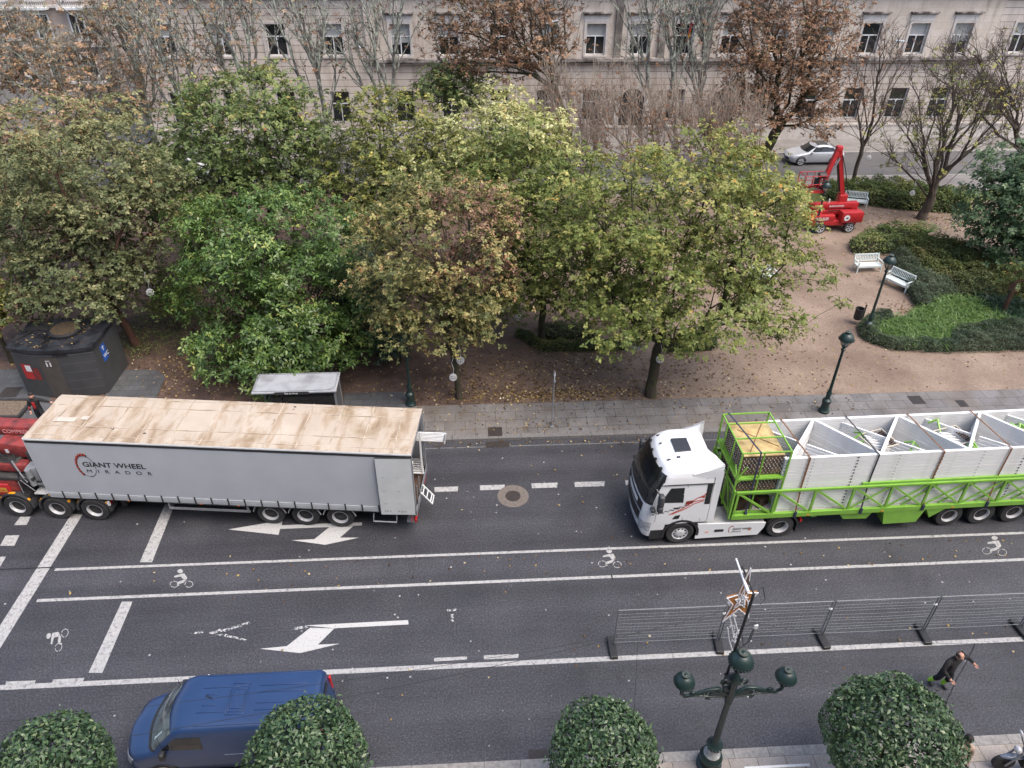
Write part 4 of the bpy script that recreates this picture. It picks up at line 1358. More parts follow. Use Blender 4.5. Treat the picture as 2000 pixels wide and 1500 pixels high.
MB().b2(9.0, 9.04, .05, CWd - .05, 1.26, 3.9).build('cargo_wall', MAT['wood_dark'], ct)
# rear frame, folded-back doors
mb = MB().b2(CLn - .09, CLn, -.0, .11, 1.1, 3.93).b2(CLn - .09, CLn, CWd - .11, CWd, 1.1, 3.93).b2(CLn - .09, CLn, .11, CWd - .11, 3.82, 3.93).b2(CLn - .06, CLn + .01, .0, CWd, 1.0, 1.26)
mb.build('rear_frame', MAT['steel'], ct)
door_m = pm('door_panel', (.60, .62, .62), (.52, .54, .54), scale=1.5, rough=.45)
for s in (0, 1):
    yy = -.075 if s == 0 else CWd + .045
    ang = R(2.6) * (1 if s == 0 else -1)
    d = MB().b2(-1.22, 0, -.018, .018, 1.16, 3.84).build('door', door_m, ct, loc=(CLn - .03, yy, 0), rot=(0, 0, ang))
    mb = MB().b2(-1.235, -1.222, -.02, .02, 1.16, 3.84).b2(-1.22, 0, -.024, .022, 3.842, 3.86)
    mb.build('door_seal', MAT['black_plastic'], d)
    mb = MB()
    sg = -1 if s == 0 else 1
    for zz in (1.7, 2.3, 2.95):
        for xx in (-1.05, -.55): mb.b2(xx, xx + .02, sg * .019, sg * .026, zz, zz + .02).b2(xx + .06, xx + .08, sg * .019, sg * .026, zz, zz + .02)
    for xx in (-1.08, -1.0, -.9, -.6, -.5, -.42, -.35): mb.b2(xx, xx + .05, sg * .019, sg * .026, 1.3 + .03 * (xx < -.5), 1.32 + .03 * (xx < -.5))
    mb.build('door_bolts', MAT['chassis'], d)
mb = MB()
for yy in (.35, .8): mb.tube([(CLn + .02, yy, 1.05), (CLn + .02, yy, 2.2)], .02, 6)
mb.build('locking_bar', MAT['steel'], ct)
# under-run guard, wheels, arches
mb = MB()
for z in (.80, 1.10): mb.b2(4.35, 7.4, .04, .07, z - .05, z + .05)
for x in (4.36, 7.3): mb.b2(x, x + .05, .04, .12, .76, 1.14)
mb.build('side_guard', MAT['steel'], ct)
for x in (8.05, 9.36, 10.67):
    put_wheel(ct, W_TRAIL, (x, .42, .52)); put_wheel(ct, W_TRAIL, (x, CWd - .42, .52), True)
for x in (8.05, 9.36, 10.67):
    for y0 in (.22, CWd - .62):
        mg = arc_strip(MB(), x, .52, .58, .61, y0, y0 + .40, R(10), R(170)).build('mudguard', MAT['black_plastic'], ct)
        if y0 < 1: arc_strip(MB(), x, .52, .612, .640, .185, .219, R(12), R(168)).build('mudguard_edge', MAT['rim'], mg)
mb = MB()
for x in (8.05, 9.36, 10.67): mb.tube([(x, .5, .52), (x, 2.05, .52)], .08, 8)
mb.b2(7.4, 11.4, .78, .92, .55, .78).b2(7.4, 11.4, 1.63, 1.77, .55, .78).b2(2.2, 2.4, .5, .7, .3, 1.1).b2(2.2, 2.4, 1.85, 2.05, .3, 1.1).b2(11.3, 11.9, .5, 2.05, .6, 1.0)
mb.build('running_gear', MAT['chassis'], ct)
mb = MB().tube([(12.0, .1, .95), (12.0, -.06, .70), (12.85, -.06, .70), (12.85, .1, .95)], .03, 6).b2(13.2, 13.5, .1, 2.4, .55, .68)
mb.build('step_bar', MAT['steel'], ct)
for y0 in (.05, 2.1): MB().b2(13.5, 13.56, y0, y0 + .4, .62, .78).build('tail_lamp', MAT['red_lens'], ct)
mb = MB().b2(13.4, 13.42, .0, .06, .70, .95); mb.build('reflector_strip', MAT['red_lens'], ct)
for x in (2.9, 5.6, 7.0): MB().b2(x, x + .10, -.012, .0, 1.11, 1.15).build('side_marker', MAT['orange'], ct)
wheel_emblem(ct, (1.93, -.034, 2.80), .92)
text('lettering', 'GIANT WHEEL', .31, MAT['black_ink'], ct, (1.80, -.034, 2.79), (R(90), 0, 0), .001, sx=1.12, bold=.004)
text('lettering', 'M I R A D O R', .22, MAT['black_ink'], ct, (1.85, -.034, 2.50), (R(90), 0, 0), .001, sx=1.25, space=1.42)
# short ladder hooked on the tail, leaning out
o = thing('step_ladder', 'short white step ladder hooked on the open tail of the curtain trailer', 'ladder', (0, 0, 0))
o.location = ct.matrix_basis @ Vector((CLn + .01, .95, 1.22)); o.rotation_euler = (0, 0, CTA)
a0, b0 = Vector((0, 0, .05)), Vector((.42, -.02, -.50))
mb = MB()
for yy in (0, .42): mb.bar(a0 + Vector((0, yy, 0)), b0 + Vector((0, yy, 0)), .04)
mb.build('stiles', MAT['white_plastic'], o)
for k in (.18, .5, .82, .98): MB().bar(a0.lerp(b0, k) + Vector((0, .02, 0)), a0.lerp(b0, k) + Vector((0, .40, 0)), .035).build('rung', MAT['white_plastic'], o)
# white frames poking out of the open rear
o = thing('frame_bundle', 'bundle of white steel frames sticking out of the open rear of the curtain trailer', 'steel frames', ct.matrix_basis @ Vector((11.6, 1.62, 1.27)), CTA)
mb = MB()
for k in range(7):
    y = .06 + k * .125; L = 2.95 - .03 * k
    z1 = 2.28 - .17 * k
    mb.bar((0, y, z1), (L, y, z1), .035).bar((0, y, .3), (L - .9, y, .3), .05)
    for xx in (.2, L - .95): mb.bar((xx, y, .3), (xx, y, z1), .05)
    mb.bar((L, y, z1), (L, y, z1 - .12), .035)
mb.bar((2.95, .06, 2.28), (2.72, .8, 1.26), .04)
mb.build('frames', MAT['white_steel'], o)
o = thing('frame_bundle', 'upright white steel columns standing inside the open rear of the curtain trailer', 'steel frames', ct.matrix_basis @ Vector((12.9, .62, 1.265)), CTA)
mb = MB()
for k in range(8): mb.bar((.45 - .02 * k, .04 + k * .12, 0), (.45 - .02 * k, .04 + k * .12, 2.42), .075)
mb.b2(.0, .4, .0, .95, .9, .98)
mb.build('columns', MAT['white_steel'], o)

# ================================================================ red crane lorry at the left edge
cl = thing('crane_lorry', 'red loader crane lorry on a black three axle chassis in front of the curtain trailer', 'lorry', CT, CTA)
mb = MB().b2(-9.5, 2.1, .78, .95, .72, 1.0).b2(-9.5, 2.1, 1.6, 1.77, .72, 1.0).b2(-9.5, 1.9, .95, 1.6, .75, .86).b2(.2, 1.7, .7, 1.85, .95, 1.08).b2(-3.2, -.9, .1, 2.45, .9, 1.08)
mb.b2(1.85, 2.05, .15, 2.4, .6, .85)
mb.build('chassis', MAT['chassis'], cl)
for x in (-1.5, .02, 1.46):
    put_wheel(cl, W_TRAIL, (x, .20, .53)); put_wheel(cl, W_TRAIL, (x, CWd - .20, .53), True)
put_wheel(cl, W_TRAIL, (-6.3, .2, .53)); put_wheel(cl, W_TRAIL, (-6.3, CWd - .2, .53), True)
gg = pm('guard_grey', (.045, .047, .05), rough=.55)
for x in (-1.5, .02, 1.46):
    for y0 in (.0, CWd - .44): arc_strip(MB(), x, .53, .60, .66, y0, y0 + .44, R(-2), R(182)).build('mudguard', gg, cl)
mb = MB()
for x in (-1.5, .02, 1.46):
    for a in (35, 90, 145):
        p = (x + .667 * math.cos(R(a)), 0, .53 + .667 * math.sin(R(a)))
        mb.box((p[0], .07, p[2]), (.24 if a == 90 else .10, .10, .012), Matrix.Rotation(-R(a - 90), 3, 'Y'))
mb.build('reflector_tape', MAT['amber'], cl)
mb = MB().b2(-.72, -.12, .15, .75, 1.10, 1.14)
for k in range(6): mb.b2(-.72, -.12, .17 + k * .1, .21 + k * .1, 1.14, 1.155)
mb.build('step_plate', pm('step_aluminium', (.60, .60, .60), (.5, .5, .5), scale=20, rough=.5), cl)
MB().b2(2.05, 2.12, .1, .42, .80, 1.0).build('tail_lamp', MAT['red_lens'], cl)
MB().b2(2.05, 2.13, .02, .09, .80, 1.0).build('reflector', MAT['white_plastic'], cl)
# crane: column, folded boom blocks, jib, cylinders, hoses, stabiliser
crane = MB()
crane.rbox((-1.75, 1.3, 1.6), (1.1, 1.5, 1.2), .08)
crane.rbox((-1.0, 1.05, 2.60), (1.75, .55, .60), .09, Matrix.Rotation(R(8), 3, 'Y')).rbox((-1.3, .55, 2.15), (1.1, .38, .36), .07).rbox((-2.2, .55, 1.45), (1.9, .75, .75), .12)
crgap = MB().rbox((-1.9, 1.0, 2.25), (1.6, 1.1, .22), .03).rbox((-.55, .9, 2.45), (.5, .5, .5), .05).rbox((-1.5, .45, 1.82), (2.0, .6, .16), .03).rbox((-2.3, .5, 2.5), (.9, .5, .6), .05)
crgap.build('crane_dark_gap', MAT['chassis'], cl, 45)  # black boxes added as the dark gaps between the red blocks
cr = crane.build('crane', MAT['faded_red'], cl, 45)
mb = MB().rbox((-1.15, 1.5, 3.15), (2.3, .42, .46), .06).rbox((-2.0, 2.0, 2.9), (2.2, .36, .36), .06)
mb.build('boom', MAT['faded_red'], cl, 45)
text('boom_lettering', 'COMPRESAS', .24, MAT['pink_ink'], cl, (-1.85, 1.284, 3.06), (R(90), 0, 0), .003, sx=.95)
MB().b2(-1.6, -1.48, .759, .769, 2.55, 2.72).build('label_plate', MAT['white_plastic'], cl)
mb = MB().rbox((-2.3, .14, 1.30), (1.5, .1, .55), .04)
mb.build('stabiliser_cover', MAT['red'], cl, 45)
MB().b2(-2.05, -1.65, .082, .088, 1.2, 1.42).build('warning_plate', pm('yellow_plate', (.6, .4, .05), (.5, .1, .03), scale=9, rough=.5), cl)
hyd = pm('hydraulic_grey', (.30, .31, .32), (.22, .23, .24), scale=8, rough=.45)
mb = MB().rbox((-.55, .5, 1.95), (.42, .42, .66), .06).tube([(-.62, .25, 1.5), (-.62, .25, 2.25)], .11, 10).tube([(-.40, .82, 1.55), (-.40, .82, 2.35)], .10, 10).rbox((-.15, .45, 2.2), (.2, .3, .3), .04)
mb.b2(-.85, -.05, .3, 1.0, 1.42, 1.48)
mb.build('valve_block', hyd, cl, 45)
mb = MB()
for k in range(9):
    y = .2 + .09 * k; x = -.85 - .03 * (k % 3)
    mb.tube([(x, y, 1.45), (x - .25, y - .06, 1.7 + .06 * k), (x - .1 - .05 * k, y, 2.15 + .05 * k), (x - .5, y + .2, 2.5), (x - .9, y + .3, 2.45)], .018, 6)
for k in range(5): mb.tube([(-.78 - .06 * k, .12, 1.25), (-.82 - .06 * k, .1, 1.5), (-.72 - .06 * k, .14, 1.72)], .014, 6)
mb.build('hose', MAT['black_plastic'], cl)
mb = MB().tube([(-1.05, .08, 1.2), (-1.05, .08, 1.75), (-.95, .1, 1.85), (-.6, .12, 1.3)], .016, 6).tube([(-1.2, .4, 2.5), (-.9, .2, 2.0), (-.75, .15, 1.7)], .03, 8)
mb.build('pipe', MAT['steel'], cl)
# cab of the lorry, mostly outside the picture
body = Body([(.5, -8.2, -6.0, 1.2, .3, .06), (1.2, -8.25, -5.6, 1.24, .32, .06), (1.9, -8.2, -5.6, 1.25, .34, .06), (2.8, -7.8, -5.6, 1.2, .36, .08), (3.05, -7.5, -5.8, 1.0, .4, .2), (3.1, -7.0, -6.2, .6, .3, .2)])
body.mesh(MB()).build('cab', MAT['red'], cl, 40, loc=(0, CWd / 2, 0))

# ================================================================ blue van
VX, VY = -9.66, 11.62
vn = thing('blue_van', 'dark blue panel van with ribbed roof parked at the near kerb beside the clipped trees', 'van', (VX, VY, 0), R(.3))
vn.scale = (1, .985, 1.08)
vk = [(.22, .20, 5.36, .86, .40, .12), (.42, .04, 5.40, .93, .42, .12), (.65, .02, 5.40, .955, .44, .12), (.85, .07, 5.40, .96, .46, .12), (.97, .16, 5.40, .955, .50, .12), (1.05, .36, 5.39, .95, .50, .12), (1.12, .62, 5.38, .945, .42, .12), (1.18, .80, 5.37, .94, .34, .12),
      (1.45, 1.06, 5.34, .915, .28, .12), (1.75, 1.38, 5.30, .875, .26, .12), (1.86, 1.52, 5.27, .845, .28, .14), (1.92, 1.64, 5.24, .80, .3, .16), (1.955, 1.80, 5.2, .72, .3, .2), (1.975, 2.1, 5.1, .5, .3, .2)]
van = Body(vk, sub=3, bow=.10)
vb = van.mesh(MB()).build('body', MAT['blue'], vn, 35)
wsg = pm('van_windscreen', (.16, .20, .20), (.03, .04, .045), scale=1.6, lo=.4, hi=.6, rough=.06, spec=.8)
van.front_patch(1.20, 1.80, .92, .82, .012).build('windscreen', wsg, vb, 40)
van.front_patch(1.155, 1.205, .95, .95, .014, nv=2).build('cowl', MAT['black_plastic'], vb, 40)
mb = MB()
for y0, y1 in ((-.62, .05), (.05, .7)): mb.bar((.86, y0, 1.225), (.83, y1, 1.236), .03, .02)
mb.build('wiper', MAT['black_plastic'], vb)
MB().add([(.97, -.66, 1.325), (.97, -.40, 1.325), (1.23, -.37, 1.585), (1.23, -.63, 1.585)], [(0, 1, 2, 3)]).build('paper_sheet', pm('paper', (.55, .68, .70), rough=.7), vb, loc=(-.045, 0, .02))
for s in (-1, 1):
    van.side_patch([(1.16, 1.28), (2.25, 1.24), (2.25, 1.70), (1.60, 1.70)], s).build('side_window', MAT['glass'], vb)
    MB().rbox((1.22, s * 1.05, 1.22), (.14, .20, .24), .04).bar((1.2, s * .92, 1.16), (1.22, s * 1.0, 1.2), .05).build('mirror', MAT['black_plastic'], vb, 50)
    van.front_patch(.66, .90, .17, .22, .015, nu=8, yc=s * .78).build('headlight', hl, vb, 40)
    MB().bar((2.75, s * .952, .98), (5.1, s * .952, .98), .012, .02, up=(0, 1, 0)).build('door_rail', pm('rail_grey', (.28, .32, .4), rough=.4), vb)
    mb = MB()
    for x in (1.18, 2.36, 3.75): mb.bar((x, s * .957, .45), (x, s * (interp(van.keys, 1.7)[2] + .003), 1.70), .012, .006, up=(0, 1, 0))
    mb.build('door_seam', MAT['black_plastic'], vb)
    for x in (1.0, 4.05): arc_strip(MB(), x, .34, .36, .42, s * .925 - .02, s * .925 + .02, R(0), R(180)).build('wheel_arch', MAT['black_plastic'], vb)
    for x in (1.0, 4.05): put_wheel(vn, W_VAN, (x, s * .86, .34), s > 0)
    MB().rbox((5.36, s * .82, 1.25), (.06, .12, .66), .02).build('tail_light', MAT['red_lens'], vb)
van.front_patch(.42, .62, .62, .66, .012).build('grille', MAT['black_plastic'], vb, 40)
mb = MB()   # pressed roof ribs and hatch frame
for y in (-.56, -.36, -.16, .16, .36, .56):
    for x0, x1 in ((2.2, 2.55), (3.6, 4.85)) if abs(y) < .3 else ((2.1, 3.1), (3.6, 4.9)): mb.rbox(((x0 + x1) / 2, y, 1.978 - .03 * (abs(y) > .5)), (x1 - x0, .035, .026), .008)
mb.rbox((3.52, 0, 1.974), (.02, 1.3, .010), .004)
for f in (1.0, .82, .62):
    for s in (-1, 1):
        mb.rbox((3.1 + s * .24 * f, 0, 1.978), (.03, .92 * f, .030), .008).rbox((3.1, s * .46 * f, 1.978), (.48 * f, .03, .030), .008)
mb.rbox((3.1, 0, 1.976), (.03, .5, .012), .005)
for s in (-1, 1): mb.rbox((3.6, s * .735, 1.952), (3.0, .02, .02), .006)
mb.build('roof_ribs', MAT['blue'], vb, 40)
MB().tube([(2.28, .1, 1.97), (2.42, .02, 2.03)], .012, 6).rbox((2.26, .11, 1.975), (.08, .05, .02), .008).build('aerial', MAT['black_plastic'], vb)
MB().add([(5.345, -.62, 1.30), (5.345, .62, 1.30), (5.318, .60, 1.72), (5.318, -.60, 1.72)], [(0, 1, 2, 3)]).build('rear_window', MAT['glass'], vb)
MB().rbox((5.44, 0, .48), (.10, 1.7, .16), .03).build('bumper', MAT['black_plastic'], vb)

# ================================================================ white car on the back street
def coupe(name, label, p, rz, mat, cat='car'):
    ck = [(.24, .25, 4.5, .84, .42, .4), (.45, .06, 4.68, .92, .5, .45), (.66, .04, 4.70, .945, .55, .45), (.80, .20, 4.68, .95, .6, .42), (.90, .55, 4.62, .94, .6, .4), (.98, 1.0, 4.55, .92, .5, .4), (1.04, 1.32, 4.42, .89, .4, .4), (1.22, 1.64, 4.08, .82, .34, .36), (1.42, 2.0, 3.55, .73, .32, .34), (1.52, 2.22, 3.25, .66, .3, .3), (1.565, 2.4, 3.05, .5, .3, .3)]
    c = Body(ck, sub=3, bow=.08)
    o = thing(name, label, cat, p, rz)
    b_ = c.mesh(MB()).build('body', mat, o, 35)
    c.front_patch(1.06, 1.42, .84, .70, .012).build('windscreen', MAT['glass'], b_, 40)
    MB().b2(2.28, 3.18, -.50, .50, 1.545, 1.574).build('roof_glass', MAT['glass'], b_)
    for s in (-1, 1):
        c.side_patch([(1.72, 1.07), (3.95, 1.10), (3.5, 1.38), (3.0, 1.45), (2.1, 1.44)], s, .008).build('side_window', MAT['glass'], b_)
        for x in (.98, 3.75): put_wheel(o, W_CAR, (x, s * .83, .36), s > 0)
        for x in (.98, 3.75): arc_strip(MB(), x, .36, .37, .42, s * .93 - .02, s * .93 + .015, 0, PI).build('wheel_arch', MAT['black_plastic'], b_)
        MB().rbox((1.75, s * 1.0, 1.08), (.16, .22, .13), .04).build('mirror', mat, b_, 50)
        c.front_patch(.62, .76, .16, .16, .012, nu=6, yc=s * .74).build('headlight', hl, b_, 40)
        MB().rbox((4.52, s * .62, .86), (.12, .4, .08), .02).build('tail_light', MAT['red_lens'], b_)
    MB().add([(4.36, -.66, 1.06), (4.36, .66, 1.06), (3.62, .56, 1.41), (3.62, -.56, 1.41)], [(0, 1, 2, 3)]).build('rear_window', MAT['glass'], b_, loc=(.03, 0, .03))
    c.front_patch(.34, .55, .6, .62, .012).build('grille', MAT['black_plastic'], b_, 40)
    return o


coupe('white_car', 'silver white sporty car with dark glass roof on the back street behind the red lift', (G(1566, 322).x - 1.25, 58.9, 0), R(1), MAT['silver'])
coupe('white_car', 'white car half hidden behind the bare trees at the left end of the back street', (-24.5, 57.4, 0), R(2), MAT['white_paint'])
coupe('dark_car', 'dark car parked in the side street between the trunks at the upper left', (-33, 72, 0), R(80), pm('dark_car_paint', (.03, .035, .045), rough=.3, coat=.5))

# ---------------------------------------------------------------- lamps
GRN = MAT['lamp_green']
lens = pm('lamp_glass', (.42, .43, .42), (.34, .35, .34), rough=.25)


VENT = pm('vent_grey_green', (.07, .085, .07), (.04, .045, .04), scale=12, rough=.7)  # ring on the dome top, paler grey green than the lamp paint


def lantern(parent, c, s=1.0, name='lantern', open_basket=True):
    """domed pot-lid lantern over a basket of bars; c = foot of the basket"""
    mb = MB()
    mb.lathe([(.06 * s, 0), (.12 * s, .03 * s), (.07 * s, .06 * s)], c, 14)
    b0, t0 = .10 * s, .30 * s
    for k in range(6):
        a = 2 * PI * k / 6
        ca, sa = math.cos(a), math.sin(a)
        mb.tube([Vector(c) + Vector((ca * b0, sa * b0, .04 * s)), Vector(c) + Vector((ca * .20 * s, sa * .20 * s, .2 * s)), Vector(c) + Vector((ca * t0, sa * t0, .46 * s))], .016 * s, 6)
    o = mb.build(name, GRN, parent, 50)
    mb = MB().lathe([(.30 * s, .46 * s), (.355 * s, .46 * s), (.36 * s, .50 * s), (.345 * s, .58 * s), (.29 * s, .70 * s), (.20 * s, .79 * s), (.13 * s, .825 * s), (.125 * s, .87 * s), (.14 * s, .88 * s), (.14 * s, .91 * s), (.06 * s, .93 * s), (.02 * s, .97 * s)], c, 28)
    for k in range(24):
        a = 2 * PI * k / 24
        mb.ell(Vector(c) + Vector((.362 * s * math.cos(a), .362 * s * math.sin(a), .49 * s)), (.026 * s, .026 * s, .045 * s), 6, 4)
    mb.build('dome', GRN, o, 45)
    MB().lathe([(.10 * s, .912 * s), (.138 * s, .914 * s), (.138 * s, .925 * s), (.10 * s, .928 * s)], c, 20).build('vent_ring', VENT, o)
    MB().lathe([(.02 * s, .10 * s), (.10 * s, .12 * s), (.17 * s, .25 * s), (.24 * s, .44 * s), (.02 * s, .45 * s)], c, 16).build('lamp_glass', lens, o, 50)
    return o


def post(parent, h, rb=.16, rt=.055):
    mb = MB().lathe([(rb * 1.5, 0), (rb * 1.5, .10), (rb * 1.15, .16), (rb * 1.05, .45), (rb * 1.25, .55), (rb * 1.2, .66), (rb * .7, .74), (rb * .62, .95), (rb * .8, 1.02), (rb * .6, 1.10), (rt * 1.25, 1.2), (rt, h - .16), (rt * 1.7, h - .14), (rt * 1.7, h - .08), (rt, h - .05), (rt, h)], n=18)
    return mb.build('post', GRN, parent, 40)


def street_lamp(loc, h, label, s=.85):
    o = thing('street_lamp', label, 'street lamp', loc)
    post(o, h)
    lantern(o, (0, 0, h), s)
    return o


street_lamp((15.77, 25.75, KH), 3.45, 'dark green cast iron street lamp on the pavement behind the white truss load')
street_lamp((-2.92, 27.15, .10), 3.05, 'dark green street lamp with blue green dome at the park edge behind the curtain trailer', .8)
street_lamp((20.72, 32.3, .10), 3.75, 'dark green street lamp rising from the strap leaf bed beside the litter bin')
street_lamp((22.95, 45.0, .10), 2.75, 'dark street lamp standing right in front of the red boom lift')

# three armed lamp at the near kerb
LX, LY = 6.2, 10.22
tl = thing('three_armed_lamp', 'ornate dark green three armed lamp post with domed lanterns at the near kerb', 'street lamp', (LX, LY, KH))
mb = MB().lathe([(.34, 0), (.34, .12), (.27, .16), (.27, .34), (.31, .40), (.31, .48), (.24, .55), (.23, .62)], n=24)
mb.lathe([(.15, .95), (.20, 1.0), (.21, 1.08), (.13, 1.16), (.095, 1.3), (.072, 3.05), (.10, 3.1), (.085, 3.2), (.11, 3.3), (.10, 3.9), (.13, 4.0), (.11, 4.2), (.05, 4.3), (.05, 4.46)], n=20)
for k in range(14):
    a = 2 * PI * k / 14
    mb.ell((.20 * math.cos(a), .20 * math.sin(a), 1.04), (.035, .035, .06), 6, 4)
mb.build('column', GRN, tl, 40)
MB().lathe([(.225, .62), (.16, .72), (.15, .95)], n=24).build('poster_sleeve', pm('torn_posters', (.55, .55, .55), (.2, .22, .22), scale=9, rough=.8), tl, 40)
for s in (-1, 1):
    mb = MB()
    mb.tube([(s * .10, 0, 3.45), (s * .35, 0, 3.70), (s * .62, 0, 3.66), (s * .9, 0, 3.52), (s * 1.15, 0, 3.46), (s * 1.27, 0, 3.56), (s * 1.27, 0, 3.68)], [.06, .055, .05, .045, .04, .045, .05], 8)
    mb.tube([(s * .10, 0, 3.30), (s * .45, 0, 3.36), (s * .75, 0, 3.42), (s * 1.0, 0, 3.44), (s * 1.2, 0, 3.40)], .03, 7)
    def scroll(cx, cz, r, t0, turns=1.3, w=.02):
        pts = []
        for i in range(16):
            a = t0 + i / 15 * turns * 2 * PI; q = r * (1 - .75 * i / 15)
            pts.append((s * (cx + q * math.cos(a)), 0, cz + q * math.sin(a)))
        mb.tube(pts, w, 6)
    scroll(.36, 3.52, .13, 0); scroll(.68, 3.52, .09, 1); scroll(.98, 3.50, .06, 2); scroll(.55, 3.28, .06, 0); scroll(.22, 3.98, .15, 3.6, 1.2, .028)
    for x in (.5, .82): mb.ell((s * x, 0, 3.5), (.08, .035, .06), 8, 5)
    mb.prism([(s * .14, -.02, 3.34), (s * .55, -.02, 3.42), (s * .5, -.02, 3.64), (s * .14, -.02, 3.5)], (0, .04, 0))
    mb.ell((s * .98, 0, 3.58), (.09, .05, .05), 8, 5)
    mb.build('arm', GRN, tl, 50)
    lantern(tl, (s * 1.27, 0, 3.72), .71)
lantern(tl, (0, 0, 4.42), .82)

# christmas star on its own pole strapped to the lamp
sp = thing('star_decoration', 'orange and white christmas star with trailing white tubes on a tall black pole', 'decoration', (LX - .12, LY + .16, KH))
PT = Vector((.02, 0, 7.12))
MB().tube([(-.05, 0, 3.55), PT], .035, 8).b2(-.10, .15, -.22, .03, 3.62, 3.68).b2(-.10, .15, -.22, .03, 4.02, 4.08).build('pole', MAT['black_metal'], sp)
MB().tube([PT, PT + Vector((-.02, .78, .0))], .022, 6).tube([PT + Vector((.16, -.1, -.25)), PT + Vector((.3, 0, -.2)), PT + Vector((.22, .1, .1)), PT + Vector((.05, .0, .05))], .01, 5).build('stay', MAT['black_metal'], sp)
wt = pm('white_tube', (.8, .8, .82), rough=.4)
XO = -.10
MB().tube([PT + Vector((XO, .05, -.05)), PT + Vector((XO, 1.0, .02))], .024, 8).rbox(PT + Vector((XO, .22, -.02)), (.07, .3, .07), .02).build('crossbar', wt, sp)
SCN = AY(1447, 1172, LY + .62) - sp.location
def starp(k, a): return SCN + Vector((k * math.sin(a) * .66, k * math.sin(a) * .10, k * math.cos(a)))
outer = [1.15, .62, .86, .86, .62]; pts = []
for i in range(5):
    a = 2 * PI * i / 5
    pts.append(starp(outer[i], a)); pts.append(starp(.30, a + PI / 5))
mb = MB()
inn = [SCN + (p - SCN) * .42 for p in pts]
for i in range(10):
    j = (i + 1) % 10
    mb.prism([pts[i], pts[j], inn[j], inn[i]], (0, .04, 0))
mb.build('star', pm('star_orange', (.42, .17, .04), (.34, .13, .03), rough=.6), sp)
mb = MB()
for i in range(10): mb.tube([pts[i] + Vector((0, -.02, 0)), pts[(i + 1) % 10] + Vector((0, -.02, 0))], .016, 6).tube([inn[i] + Vector((0, -.02, 0)), inn[(i + 1) % 10] + Vector((0, -.02, 0))], .013, 6)
for k in range(26):
    a, q = RNG.uniform(0, 2 * PI), .24 * math.sqrt(RNG.random()); c = starp(q, a)
    d = Vector((RNG.uniform(-.06, .06), RNG.uniform(-.1, .1), RNG.uniform(-.13, .13)))
    mb.tube([c - d, c + d], .009, 5)
def spx(px, py, y=LY + 1.0): return AY(px, py, y) - sp.location
for q_ in (((1427, 1183), (1436, 1215), (1446, 1250)), ((1424, 1200), (1433, 1240), (1440, 1262)), ((1421, 1226), (1424, 1250), (1432, 1276))):
    mb.tube([spx(*p_) for p_ in q_], .016, 6)
for k in range(46):
    u = RNG.random(); c = spx(1428 + RNG.uniform(-7, 6) + 10 * u, 1165 + 95 * u); d = Vector(RNG.uniform(-.05, .05, 3).tolist())
    mb.tube([c - d, c + d], .007, 4)
mb.build('light_tubes', wt, sp)
MB().rbox((.38, .12, 5.75), (.10, .05, .14), .01).build('control_box', MAT['white_plastic'], sp)
MB().tube([(.05, 0, 6.0), (.25, .05, 5.95), (.38, .12, 5.85)], .012, 5).tube([(.05, 0, 5.6), (.15, .0, 5.2), (.3, .05, 5.3), (.36, .1, 5.7)], .010, 5).tube([(.0, 0, 5.3), (.1, .0, 5.1), (.25, .05, 5.2), (.33, .1, 5.7)], .010, 5).build('cable', MAT['black_plastic'], sp)

# overhead wires
def wire(a, b, sag, label, r=.006):
    a, b = Vector(a), Vector(b); pts = []
    for i in range(25):
        u = i / 24; p = a.lerp(b, u); p.z -= sag * 4 * u * (1 - u); pts.append(p)
    o = MB().tube(pts, r, 5).build('overhead_wire', MAT['black_plastic'])
    tag(o, label, 'wire')
p0 = sp.location + Vector((.0, 0, 6.75))
wire(p0, AY(-160, 1500, 8.9), .5, 'thin black overhead wire sloping from the star pole down over the blue van')
wire(p0 + Vector((0, 0, -.25)), AY(-160, 1425, 10.2), .45, 'upper thin black overhead wire from the star pole crossing towards the left edge', .005)
wire(p0 + Vector((0, 0, -.6)), AY(2160, 1240, 11.5), .6, 'thin black overhead wire from the star pole towards the right edge', .005)
wire(AY(1246, 1250, 13.2), AY(1238, 1400, 9.6), .02, 'short thin black wire dropping behind the middle clipped tree', .006)
# black cable on the road beside the worker
pts = [G(x, y, .012) for x, y in ((1905, 1258), (1893, 1284), (1880, 1308), (1866, 1332), (1858, 1352), (1848, 1372), (1843, 1395), (1842, 1450))]
o = MB().tube(pts, .013, 6).build('road_cable', MAT['black_plastic']); tag(o, 'black cable lying across the near lane past the walking worker', 'cable')

# ---------------------------------------------------------------- temporary fence
def fence_foot():
    o = thing('fence_block', 'x', 'fence block')
    mb = MB().rbox((0, -.06, .07), (.25, .80, .14), .025)
    mb.mat(1)
    for y in (-.26, -.15, .1, .26):
        for x in (-.05, .05): mb.lathe([(.022, .1301), (.022, .1325)], c=(x, y, 0), n=10)
    mb.build('block', [MAT['black_plastic'], MAT['strap_dark']], o)
    return o
FX = [G(x, y) for x, y in ((1194, 1260), (1401, 1254), (1602, 1246), (1802, 1241), (1993, 1234))]
FX = [Vector((p.x, 14.15 + .0 * p.x, 0)) for p in FX]
ff = fence_foot()
FLAB = ['black rubber fence block at the left end of the wire fence', 'black rubber fence block beside the christmas star', 'black rubber fence block in the middle of the wire fence', 'black rubber fence block nearest the walking worker', 'black rubber fence block at the right edge of the picture']
for i, p in enumerate(FX):
    o = ff if i == 0 else dup(ff)
    o.location = p; o['label'] = FLAB[i]; o['group'] = 'rubber blocks of the wire fence'; o.rotation_euler = (0, 0, R((0, -6, 4, -3, 5)[i]))
